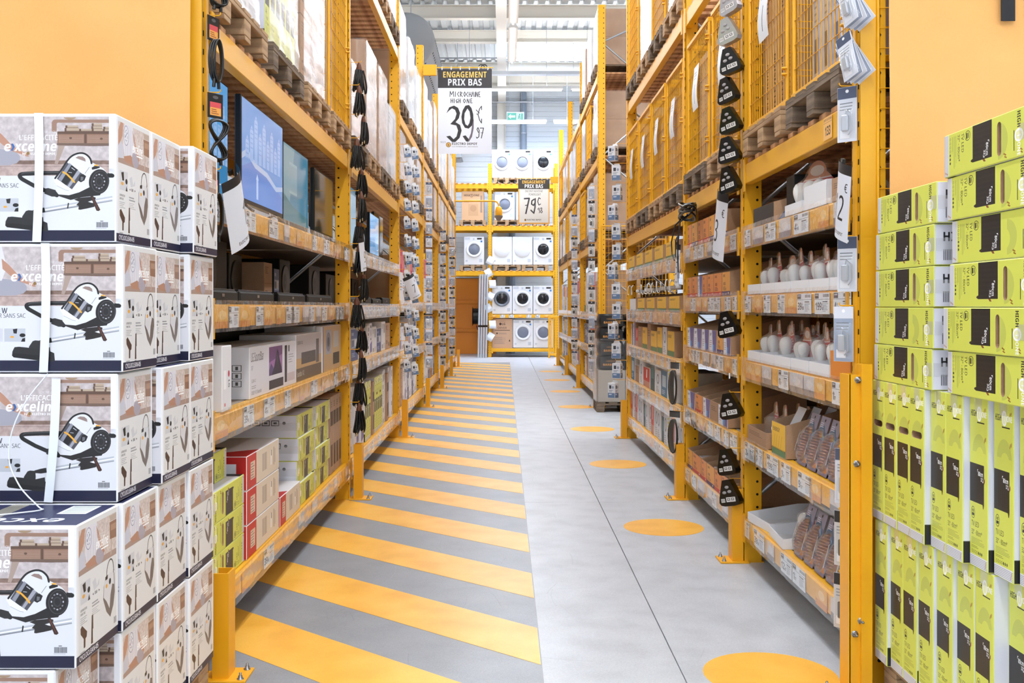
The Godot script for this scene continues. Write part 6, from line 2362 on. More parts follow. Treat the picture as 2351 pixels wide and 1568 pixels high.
func third_bay() -> void:
	var d := 11.5
	for k in 5:
		put_tray(1, 11.3 - k * 0.66, 1.901, 0.5, 0.15, 0.2, 0.5, "yellow", M.tray_yellow, M.brown_card, "yellow fronted tray on the fifth shelf of the wide right bay, %s along" % nth(k), "yellow trays in the wide right bay", 0.0)
	for k in 5:
		put_tray(1, 11.2 - k * 0.68, 1.456, 0.52, 0.13, 0.18, 0.5, "yellow" if k > 0 else "white", M.tray_yellow if k > 0 else M.white_card, M.brown_card, "%s fronted tray on the fourth shelf of the wide right bay, %s along" % ["yellow" if k > 0 else "white", nth(k)], "yellow trays in the wide right bay", 0.0)
	for k in 7:
		power_strip("white power strip lying over the yellow trays, %s along" % nth(k), V(XR + 0.06 + 0.03 * (k % 2), 1.46, -(11.05 - k * 0.42)), k)
	var mix := [["tray_purple", 0.16, 0.24, "white and purple"], ["tray_purple", 0.16, 0.26, "second white and purple"], ["box_red", 0.2, 0.2, "red"], ["tray_brown", 0.3, 0.22, "brown"], ["tray_yellow", 0.34, 0.22, "yellow"], ["tray_brown", 0.2, 0.26, "narrow brown"], ["tray_yellow", 0.38, 0.2, "wide yellow"], ["tray_yellow", 0.3, 0.24, "high yellow"], ["box_pale", 0.24, 0.25, "pale"], ["tray_yellow", 0.36, 0.22, "last yellow"]]
	d = 11.5
	for e in mix:
		put_carton(1, d - e[1] / 2, 1.071, V(e[1], e[2], 0.4), e[0], M.brown_card, {"front": M[e[0]]}, "%s carton on the third shelf of the wide right bay" % e[3], "cartons on the third shelf of the wide right bay", 0.02)
		d -= e[1] + 0.03
	var low := [["box_blue", 0.3, 0.26, "blue"], ["tray_brown", 0.34, 0.18, "brown"], ["box_pale", 0.24, 0.26, "pale"], ["box_red", 0.46, 0.2, "red"], ["box_teal", 0.3, 0.26, "teal"], ["box_pale", 0.3, 0.22, "small pale"], ["box_blue", 0.36, 0.24, "wide blue"], ["box_pale", 0.36, 0.25, "last pale"]]
	d = 11.5
	for e in low:
		put_carton(1, d - e[1] / 2, 0.691, V(e[1], e[2], 0.4), e[0], M.white_carton, {"front": M[e[0]]}, "%s carton on the second shelf of the wide right bay" % e[3], "cartons on the second shelf of the wide right bay", 0.02)
		d -= e[1] + 0.04
	d = 11.55
	for k in 17:
		var m: String = ["box_pale", "box_pale", "box_red", "box_pale", "box_pale", "box_teal"][k % 6]
		if k == 0:
			m = "box_red"
		var nm: String = {"box_pale": "pale", "box_red": "red", "box_teal": "teal"}[m]
		put_carton(1, d - 0.095, 0.269, V(0.18, 0.30 if k % 6 != 5 else 0.24, 0.4), m, M.white_carton, {"front": M[m]}, "%s carton on the lowest shelf of the wide right bay, %s along" % [nm, nth(k)], "cartons on the lowest shelf of the wide right bay", 0.02 + 0.01 * (k % 2))
		d -= 0.2

func power_strip(label: String, at: Vector3, k: int) -> void:
	var t := thing("power_strip", label, "power strip", at, -PI / 2 + 0.3 * (k % 3 - 1), "white power strips in the wide right bay")
	var y := 0.205
	if not meshes.has("strip"):
		var b := MB.new()
		b.cbox(V(0, y, 0), V(0.24, 0.035, 0.05), 0.008)
		meshes["strip"] = b.done(mat("strip_white", Color(0.88, 0.88, 0.88), 0.35))
		b = MB.new()
		for i in 4:
			b.t = Transform3D(Basis(), V(-0.08 + i * 0.053, y + 0.0175, 0))
			b.lathe([Vector2(0.018, 0), Vector2(0.018, 0.001), Vector2(0, 0.001)], 10)
		b.t = Transform3D()
		meshes["strip_sock"] = b.done(mat("socket_grey", Color(0.5, 0.5, 0.52), 0.5))
		b = MB.new()
		var pts := []
		for i in 30:
			var a := i / 29.0 * TAU * 1.6
			pts.append(V(0.12 + 0.07 * sin(a), y + 0.01 + 0.05 * cos(a), 0.055 + 0.002 * i))
		b.tube(pts, 0.004, 6)
		meshes["strip_cord"] = b.done(M.strip_white)
	part("body", meshes["strip"], t)
	part("sockets", meshes["strip_sock"], t)
	part("cord", meshes["strip_cord"], t)

func cages_bay() -> void:
	var R := -PI / 2
	var y := 2.362
	var tall := print_mat("brown_tall_front", 72, 320, Color(0.72, 0.58, 0.46), func(p: Pic):
		p.text("TELEVISION", 44, 290, 18, Color(0.28, 0.20, 0.15), true, 0.8, 0, -PI / 2)
		p.lines(20, 30, 30, 4, 10, Color(0.4, 0.3, 0.24), 4), 0.7)
	var grey := print_mat("grey_tall_front", 72, 320, Color(0.70, 0.68, 0.72), func(p: Pic):
		p.lines(16, 30, 36, 14, 12, Color(0.5, 0.5, 0.56), 4)
		p.rect(18, 220, 34, 60, Color(0.42, 0.42, 0.5)))
	var spots := [[4.62, "nearest"], [5.52, "second"], [6.57, "third"], [7.47, "fourth"], [8.5, "fifth"], [9.4, "sixth"], [10.3, "seventh"], [11.2, "eighth"]]
	for k in 8:
		var d: float = spots[k][0]
		var yy := y if k < 4 else 2.327
		pallet(shelf_pos(1, d, yy, 0.57), R, "wooden pallet under the %s mesh cage of the right row" % spots[k][1], k in [0, 3, 4, 6])
		cage("yellow mesh cage on the right row, %s from the viewer" % spots[k][1], shelf_pos(1, d, yy + 0.145, 0.56), R, 1.12 if k < 2 else 0.98)
		var n := 5
		for j in n:
			var m: Material = tall if k in [1, 2, 4, 6] else grey
			put_carton(1, d - 0.3 + j * 0.148, yy + 0.147, V(0.14, 0.88 - 0.06 * ((j * k) % 3), 0.8), "cg%s" % m.resource_name, M.brown_card if m == tall else M.white_carton, {"front": m, "right": m}, "tall %s carton in the %s right mesh cage, %s along" % ["brown" if m == tall else "grey", spots[k][1], nth(j)], "tall cartons in the right mesh cages", 0.09, "tall_carton")
		if k >= 1:
			sheet_paper("paper_notice", "white paper notice tied to the %s right mesh cage" % spots[k][1], "notice", shelf_pos(1, d - 0.05, yy + 0.145 + 0.42, -0.024), R, 0.21, 0.32, print_mat("notice", 96, 140, Color(0.90, 0.91, 0.93), func(p: Pic):
				p.line([48, 60, 46, 120], 5, Color(0.2, 0.2, 0.22))
				p.lines(18, 20, 60, 3, 9, Color(0.55, 0.55, 0.6), 3)), 0.012, 0.01, "paper notices on the mesh cages")
	for k in 4:
		var d := 8.5 + k * 0.9
		pallet(shelf_pos(1, d, 3.837, 0.57), R, "wooden pallet on the top level of the wide right bay, %s along" % nth(k), k % 2 == 1)
		if k % 2 == 1:
			cage("yellow mesh cage on the top level of the wide right bay, %s along" % nth(k), shelf_pos(1, d, 3.982, 0.56), R, 1.3)
			for j in 2:
				put_carton(1, d - 0.18 + j * 0.36, 3.984, V(0.34, 1.1, 0.8), "topcg", M.brown_card, {"front": M.brown_front}, "large brown carton in the %s top cage of the wide right bay, %s" % [nth(k), ["nearer", "farther"][j]], "cartons in the top right cages", 0.1)
		else:
			wrapped_load(1, d, 3.982, 0.0, 2, 3, V(0.78, 1.25, 0.95), "wr1", M.white_carton, {"front": M.white_front}, "white cartons", "on the %s top pallet, wide right bay" % nth(k))

func right_far() -> void:
	var R := -PI / 2
	var fr := ["white_front", "white_red_front", "tray_yellow", "brown_front", "blue_picture_front", "box_pale"]
	var fn := ["white", "red and white", "yellow", "brown", "blue pictured", "pale"]
	for b in 3:
		var dA: float = RPOST2[b]
		var dB: float = RPOST2[b + 1]
		var r := RandomNumberGenerator.new()
		r.seed = 300 + b
		for lv in [[0.271, 0.45, "lowest"], [0.851, 0.4, "second"], [1.401, 0.7, "third"]]:
			var d := dA + 0.12
			var k := 0
			while d < dB - 0.6:
				var w := r.randf_range(0.22, 0.5)
				var kind := r.randi() % 6
				var h: float = lv[1] * r.randf_range(0.7, 1.0)
				put_carton(1, d + w / 2, lv[0], V(w, snappedf(h, 0.05), 0.6), fr[kind], M.brown_card if kind == 3 else M.white_carton, {"front": M[fr[kind]]}, "%s carton, %s shelf, %s far right bay, %s along" % [fn[kind], lv[2], nth(b), nth(k)], "cartons in the far right bays", 0.05, "shelf_carton")
				d += w + 0.02
				k += 1
		for lv in [[2.527, "low"], [3.777, "middle"], [5.027, "top"]]:
			for k in 3:
				var dd: float = dA + 0.62 + k * (dB - dA - 1.2) / 2.0
				if lv[0] > 5 and b > 0:
					continue
				var where := "%s level of the %s far right bay, %s along" % [lv[1], nth(b), nth(k)]
				pallet(shelf_pos(1, dd, lv[0], 0.57), R, "wooden pallet on the %s" % where, (k + b) % 2 == 0)
				if (k + b + int(lv[0])) % 3 == 1 and lv[0] < 5:
					cage("yellow mesh cage on the %s" % where, shelf_pos(1, dd, lv[0] + 0.145, 0.56), R, 0.85)
					for j in 3:
						put_carton(1, dd - 0.24 + j * 0.24, lv[0] + 0.147, V(0.22, 0.75 - 0.12 * (j % 2), 0.85), "fcg", M.white_carton, {"front": M.white_front}, "white carton caged on %s, place %s" % [where.replace(" of the", ","), nth(j)], "cartons in the far right cages", 0.1, "tall_carton")
				else:
					var br := (k + b) % 2 == 0
					wrapped_load(1, dd, lv[0] + 0.145, 0.0, 2, 2, V(0.8, 0.85, 0.95), "wrf%s" % br, M.brown_card if br else M.white_carton, {"front": M.brown_front if br else M.white_front}, "brown cartons" if br else "white cartons", "%s level, %s far right bay, %s" % [lv[1], nth(b), nth(k)])

func charcoal_pallet() -> void:
	pallet(V(1.72, 0, -14.83), 0.0, "dark wooden pallet under the wrapped charcoal bags in the cross passage", true, 0.8, 0.6)
	var beige := mat("wrapped_beige", Color(0.66, 0.62, 0.57), 0.6)
	for k in 2:
		var t := thing("stacked_carton", "pale wrapped carton at the bottom of the charcoal pallet, %s" % ["left one", "right one"][k], "carton", V(1.53 + k * 0.39, 0.145, -14.83), 0.0, "cartons on the charcoal pallet")
		part("body", carton("char%d" % 0, V(0.385, 0.45, 0.56), beige, {}), t)
	var bag := print_mat("charcoal_front", 192, 128, Color(0.08, 0.075, 0.075), func(p: Pic):
		p.text("BARBECUE", 96, 96, 26, Color(0.88, 0.60, 0.28), true, 0.8, 0, 0, 0.5)
		p.ell(96, 40, 50, 12, Color(0.55, 0.40, 0.25))
		p.text("CHARBON", 96, 46, 14, Color(0.1, 0.09, 0.09), true, 0.9, 0, 0, 0.5))
	for r in 4:
		for k in 2:
			var t := thing("charcoal_bag", "black charcoal bag in the %s layer of the passage pallet, %s" % [["bottom", "second", "third", "top"][r], ["left", "right"][k]], "bag", V(1.53 + k * 0.39 + 0.01 * (r % 2), 0.597 + r * 0.2, -14.83), 0.03 * (r - 1), "black charcoal bags on the pallet")
			t.rotation.y = 0.0
			if not meshes.has("bag"):
				var b := MB.new()
				var g := []
				for i in 9:
					var row := []
					var v := i / 8.0
					for j in 25:
						var a := TAU * j / 24.0
						var sq := 1.0 / pow(pow(absf(cos(a)), 4.0) + pow(absf(sin(a)), 4.0), 0.25)
						var bul := 0.86 + 0.14 * sin(v * PI)
						row.append(V(cos(a) * 0.19 * sq * bul, 0.197 * v, -sin(a) * 0.27 * sq * bul))
					g.append(row)
				b.sheet(g)
				var top := []
				for e in [0, 8]:
					for j in 24:
						var c := V(0, 0.197 * e / 8.0, 0)
						if e == 0:
							b.tri(c, g[e][j + 1], g[e][j])
						else:
							b.tri(c, g[e][j], g[e][j + 1])
				b.flush(mat("bag_black", Color(0.07, 0.066, 0.065), 0.4))
				b.face(V(0, 0.1, 0.268), V(0.16, 0, 0), V(0, 0.075, 0), V(0, 0, 0.004))
				meshes["bag"] = b.done(bag)
			part("bag", meshes["bag"], t)
	var w := thing("stretch_wrap", "clear stretch film around the charcoal bags in the cross passage", "film", V(1.725, 0.145, -14.83), 0.0, "clear stretch film around pallet loads")
	var b2 := MB.new()
	var n := noise(4, 3.0, 3)
	var g2 := []
	for i in 13:
		var row := []
		for j in 41:
			var u := j / 40.0 * 4.0
			var c := [V(0.405, 0, 0.3), V(0.405, 0, -0.3), V(-0.405, 0, -0.3), V(-0.405, 0, 0.3)]
			var q: Vector3 = c[int(u) % 4].lerp(c[(int(u) + 1) % 4], u - int(u))
			var k := 1.0 + 0.02 * (0.4 + n.get_noise_2d(u * 2.0, i * 0.4))
			row.append(V(q.x * k, i / 12.0 * 0.9, q.z * k))
		row.reverse()
		g2.append(row)
	b2.sheet(g2)
	part("film", b2.done(M.stretch_film), w)

# ---------------------------------------------------------------- far end of the aisle
func washer(label: String, at: Vector3, kind: int, wrapped := false) -> Node3D:
	var t := thing("washing_machine", label, "washing machine", at, 0.0, "white washing machines on the far rack")
	var wm := mat("appliance_white", Color(0.90, 0.90, 0.91), 0.3)
	if not meshes.has("wm_body"):
		var b := MB.new()
		b.cbox(V(0, 0.43, 0), V(0.6, 0.84, 0.58), 0.012)
		meshes["wm_body"] = b.done(wm)
		b = MB.new()
		for x in [-0.25, 0.25]:
			for z in [-0.23, 0.23]:
				b.box(V(x, 0.006, z), V(0.04, 0.012, 0.04))
		meshes["wm_feet"] = b.done(M.black_plastic)
		var ring := func(r0: float, r1: float, z: float, m: Material) -> ArrayMesh:
			var c := MB.new()
			c.t = Transform3D(Basis(Vector3.RIGHT, PI / 2), V(0, 0.47, 0.29))
			c.lathe([Vector2(r1, 0), Vector2(r1, z * 0.7), Vector2(r1 - 0.012, z), Vector2(r0 + 0.01, z), Vector2(r0, z * 0.5), Vector2(r0, 0)], 32)
			return c.done(m)
		meshes["wm_ring_grey"] = ring.call(0.165, 0.235, 0.035, mat("chrome_grey", Color(0.50, 0.53, 0.58), 0.25, 0.5))
		meshes["wm_ring_white"] = ring.call(0.165, 0.235, 0.035, wm)
		var disc := func(r: float, m: Material) -> ArrayMesh:
			var c := MB.new()
			c.t = Transform3D(Basis(Vector3.RIGHT, PI / 2), V(0, 0.47, 0.29))
			c.lathe([Vector2(r, 0), Vector2(r, 0.012), Vector2(r * 0.6, 0.03), Vector2(0, 0.036)], 28)
			return c.done(m)
		meshes["wm_glass"] = disc.call(0.165, mat("door_glass", Color(0.10, 0.11, 0.13), 0.08))
		meshes["wm_glass_grey"] = disc.call(0.165, mat("door_grey", Color(0.46, 0.48, 0.54), 0.2))
		meshes["wm_disc_white"] = disc.call(0.235, wm)
		b = MB.new()
		b.box(V(0.16, 0.79, 0.291), V(0.14, 0.045, 0.004))
		meshes["wm_display"] = b.done(M.black_plastic)
		b = MB.new()
		b.t = Transform3D(Basis(Vector3.RIGHT, PI / 2), V(0, 0.79, 0.29))
		b.lathe([Vector2(0.03, 0), Vector2(0.03, 0.016), Vector2(0.024, 0.02), Vector2(0, 0.02)], 16)
		b.t = Transform3D()
		b.box(V(-0.2, 0.79, 0.2905), V(0.16, 0.07, 0.003))
		meshes["wm_dial"] = b.done(mat("dial_grey", Color(0.78, 0.79, 0.82), 0.3))
		b = MB.new()
		b.box(V(0.22, 0.71, 0.291), V(0.05, 0.055, 0.002))
		meshes["wm_sticker"] = b.done(mat("sticker_blue", Color(0.25, 0.50, 0.75), 0.5))
		b = MB.new()
		b.box(V(0.2, 0.14, 0.2905), V(0.09, 0.1, 0.002))
		b.box(V(-0.22, 0.13, 0.2905), V(0.06, 0.05, 0.002))
		meshes["wm_flap"] = b.done(mat("flap_grey", Color(0.75, 0.77, 0.80), 0.4))
	part("body", meshes["wm_body"], t)
	part("feet", meshes["wm_feet"], t)
	if kind == 3:
		part("door", meshes["wm_disc_white"], t)
	else:
		var dr := part("door", meshes["wm_ring_grey" if kind == 0 else "wm_ring_white"], t)
		part("glass", meshes["wm_glass" if kind < 2 else "wm_glass_grey"], dr)
		part("display", meshes["wm_display"], t)
		part("dial", meshes["wm_dial"], t)
		part("sticker", meshes["wm_sticker"], t)
	part("flap", meshes["wm_flap"], t)
	return t

func far_end() -> void:
	var z := -30.4
	# rack across the end
	var t := thing("pallet_rack", "yellow rack across the far end of the aisle holding washing machines", "pallet rack", V(0.6, 0, z), 0.0, "yellow pallet rack bays")
	for x in [-0.42, 1.55, -2.4]:
		for dz in [0.0, -1.0]:
			var u := part("upright", upright_mesh(5.75), t, V(x - 0.6, 0, dz))
			u.rotation.y = -PI / 2 if dz == 0.0 else PI / 2
			part("hole_row", holes_mesh(5.75), u).set_meta("kind", "stuff")
	for lv in [[0.26, 1, 0.10], [1.267, 1, 0.10], [2.56, 2, 0.14], [3.9, 2, 0.14], [5.15, 2, 0.14]]:
		for bayx in [[-0.42, 1.55], [-2.4, -0.42]]:
			if lv[1] == 1 and bayx[0] < -1:
				continue
			var len_: float = bayx[1] - bayx[0] - 0.1
			for dz in [0.0, -1.0]:
				var bm := part("beam", beam_mesh(len_, lv[2]), t, V((bayx[0] + bayx[1]) / 2 - 0.6, lv[0], dz + (0.004 if dz == 0.0 else -0.004)))
				bm.rotation.y = -PI / 2 if dz == 0.0 else PI / 2
			if lv[1] == 1:
				part("shelf_board", box_mesh("fshelf%.2f" % len_, V(len_, 0.018, 0.9), M.shelf_board, 0.002), t, V((bayx[0] + bayx[1]) / 2 - 0.6, lv[0] - 0.018, -0.5))
			else:
				var n := int(len_ / 0.16)
				for k in n:
					part("deck_slat", box_mesh("fslat", V(0.085, 0.026, 1.05), M.slat_wood, 0.003), t, V(bayx[0] + 0.13 + k * (len_ - 0.16) / (n - 1) - 0.6, lv[0], -0.5))
	var lm := label_mats()
	for k in 7:
		var b := MB.new()
		b.face(Vector3.ZERO, V(0.07, 0, 0), V(0, 0.045, 0), V(0, 0, 0.001))
		part("price_label", b.done(lm[(k * 3) % 8] if k % 3 else lm[8]), t, V(-0.9 + k * 0.26, 1.217, 0.02))
	# lowest shelf: printed dryer carton and two machines
	var dry := print_mat("dryer_front", 240, 320, Color(0.78, 0.62, 0.50), func(p: Pic):
		var ink := Color(0.26, 0.17, 0.14)
		p.text("CITIZEN A", 120, 32, 12, ink.lightened(0.3), false, 1, 0, 0, 0.5)
		p.ell(98, 56, 14, 14, ink)
		p.text("LG", 118, 68, 24, ink, true)
		p.text("DRYER", 120, 110, 22, ink, false, 1.2, 0, 0, 0.5)
		p.rect(30, 122, 180, 6, ink)
		p.ell(58, 158, 10, 9, ink)
		p.lines(76, 154, 110, 2, 8, ink.lightened(0.3), 3)
		p.lines(24, 200, 160, 8, 10, ink.lightened(0.35), 3)
		p.P([196, 246, 206, 222, 216, 246], ink), 0.7)
	var cz := z - 0.36
	var dc := thing("dryer_carton", "brown dryer carton with black lettering on the far rack's lowest shelf", "carton", V(-0.05, 0.261, cz), 0.0)
	part("body", carton("dryer", V(0.61, 0.88, 0.62), M.brown_card, {"front": dry}), dc)
	var bb := MB.new()
	bb.box(V(0, 0.8806, 0), V(0.06, 0.0008, 0.6))
	part("tape", bb.done(M.brown_tape), dc)
	washer("printed white machine beside the brown dryer carton", V(0.565, 0.261, cz), 2)
	washer("white machine half hidden at the right end of the lowest far shelf", V(1.175, 0.261, cz), 2)
	washer("white machine with dark door and grey ring, second far shelf, leftmost", V(-0.06, 1.268, cz), 0)
	washer("white machine with half moon door glass, second far shelf, middle", V(0.555, 1.268, cz), 1)
	washer("white machine at the right of the second far shelf", V(1.17, 1.268, cz), 1)
	for lv in [[2.587, "above the second shelf"], [3.927, "on the fourth level"], [5.177, "on the top level"]]:
		for k in 2:
			pallet(V(0.06 + k * 0.84 + 0.03, lv[0], z - 0.5), 0.0, "wooden pallet %s of the far rack, %s" % [lv[1], ["left one", "right one"][k]], false, 0.8, 1.0)
	washer("white machine with blank round door, third far level, left", V(-0.06, 2.732, cz), 3)
	washer("white machine with blank round door, third far level, middle", V(0.55, 2.732, cz), 3)
	washer("white machine with dark porthole, third far level, right", V(1.17, 2.732, cz), 1)
	washer("white machine behind the warning lamp, fourth far level, left", V(0.02, 4.072, cz), 2)
	washer("white machine behind the hanging price sign, fourth far level", V(0.66, 4.072, cz), 2)
	washer("white machine on the top far level, leftmost", V(-0.06, 5.322, cz), 2)
	washer("white machine on the top far level, second", V(0.55, 5.322, cz), 2)
	washer("white machine on the top far level, rightmost", V(1.17, 5.322, cz), 1)
	pallet(V(-0.93, 2.587, z - 0.5), 0.0, "wooden pallet of the single machine over the orange door", false, 0.8, 1.0)
	pallet(V(-0.93, 3.927, z - 0.5), 0.0, "wooden pallet of the brown appliance carton, upper left of far rack", false, 0.8, 1.0)
	washer("white machine alone over the orange door, grey porthole", V(-0.89, 2.732, cz), 2)
	var ho := print_mat("appliance_carton_front", 200, 270, Color(0.83, 0.66, 0.50), func(p: Pic):
		var ink := Color(0.40, 0.28, 0.20)
		p.text("HIGH", 22, 46, 18, ink, true)
		p.ell(90, 40, 16, 16, ink)
		p.ell(90, 40, 13, 13, Color(0.83, 0.66, 0.50))
		p.text("1", 90, 48, 18, ink, true, 1, 0, 0, 0.5)
		p.text("ONE", 110, 46, 18, ink, true)
		p.rect(170, 40, 16, 160, Color(0.62, 0.52, 0.46))
		p.rect(60, 120, 90, 110, Color(0.79, 0.62, 0.46))
		p.ell(105, 160, 30, 30, Color(0.74, 0.57, 0.42))
		p.lines(20, 90, 60, 2, 8, ink, 3), 0.7)
	var ac := thing("appliance_carton", "brown appliance carton with round mark, upper left of the far rack", "carton", V(-0.93, 4.072, cz), 0.0)
	part("body", carton("appl", V(0.66, 0.86, 0.62), M.brown_card, {"front": ho}), ac)
	var bt := MB.new()
	bt.box(V(0, 0.8606, 0), V(0.06, 0.0008, 0.6))
	part("tape", bt.done(M.brown_tape), ac)
	far_left_corner()
	signs()

func far_left_corner() -> void:
	# orange door in the back wall under the far rack's left bay
	var om := mat("door_orange", Color(0.88, 0.52, 0.10), 0.5)
	var b := MB.new()
	b.cbox(V(-1.0, 1.2, -32.58), V(1.5, 2.4, 0.08), 0.006)
	var d := struct("door_1", b.done(om))
	for y in [0.75, 1.65]:
		b = MB.new()
		b.cbox(V(0, 0, 0), V(1.5, 0.12, 0.05), 0.01)
		part("rail", b.done(om), d, V(-1.0, y, -32.52))
	b = MB.new()
	b.box(V(-1.78, 1.25, -32.56), V(0.08, 2.5, 0.14))
	b.box(V(-0.22, 1.25, -32.56), V(0.08, 2.5, 0.14))
	b.box(V(-1.0, 2.46, -32.56), V(1.64, 0.1, 0.14))
	part("frame", b.done(M.zinc), d)
	var t := thing("hose_reel", "dark red fire hose reel before the orange door", "hose reel", V(-0.86, 1.2, -31.95))
	var red := mat("reel_red", Color(0.42, 0.07, 0.06), 0.4)
	b = MB.new()
	for x in [-0.12, 0.12]:
		b.t = Transform3D(Basis(Vector3.BACK, PI / 2), V(x, 0, 0))
		b.lathe([Vector2(0.0, -0.006), Vector2(0.29, -0.006), Vector2(0.3, 0.0), Vector2(0.29, 0.006), Vector2(0.0, 0.006)], 28)
	b.t = Transform3D()
	part("drum_disc", b.done(red), t)
	b = MB.new()
	b.t = Transform3D(Basis(Vector3.BACK, PI / 2), Vector3.ZERO)
	b.lathe([Vector2(0.24, -0.1), Vector2(0.26, -0.07), Vector2(0.24, -0.05), Vector2(0.26, -0.02), Vector2(0.24, 0.0), Vector2(0.26, 0.03), Vector2(0.24, 0.06), Vector2(0.26, 0.09), Vector2(0.24, 0.11)], 24)
	b.t = Transform3D()
	part("hose", b.done(M.black_plastic), t)
	b = MB.new()
	b.box(V(0, 0, -0.27), V(0.06, 0.06, 0.54))
	b.bar(V(0.0, -0.28, 0.1), V(0.05, -0.42, 0.12), 0.02, 8)
	part("bracket", b.done(red), t)
	# pale metal poles leaning in the corner
	for k in 4:
		b = MB.new()
		b.bar(V(0, 0.0, 0), V(0.05, 2.45, -0.02), 0.03, 10)
		var p := thing("metal_pole", "tall pale metal pole standing beside the far rack, %s from the left" % nth(k), "pole", V(-0.75 + k * 0.073, 0, -30.0), 0.0, "pale metal poles beside the far rack")
		part("tube", b.done(mat("pale_metal", Color(0.78, 0.80, 0.82), 0.35, 0.3)), p)
		b = MB.new()
		b.lathe([Vector2(0.034, 0.9), Vector2(0.034, 0.96)], 10)
		part("clamp", b.done(M.black_plastic), p, V(0.019, 0, -0.008))
	# yellow slatted barrier panel at the right end
	var g := thing("slatted_barrier", "yellow slatted barrier panel leaning at the right of the far rack", "barrier", V(1.32, 0, -29.9))
	b = MB.new()
	for e in [[V(0, 0.62, 0), V(0.05, 1.24, 0.05)], [V(0.32, 0.62, 0), V(0.05, 1.24, 0.05)]]:
		b.cbox(e[0], e[1], 0.006)
	for y in [0.1, 1.2]:
		b.cbox(V(0.16, y, 0), V(0.27, 0.06, 0.04), 0.006)
	part("frame", b.done(M.guard_yellow), g)
	for k in 4:
		part("slat", box_mesh("bslat", V(0.035, 1.04, 0.02), M.guard_yellow), g, V(0.055 + k * 0.068, 0.13, 0))

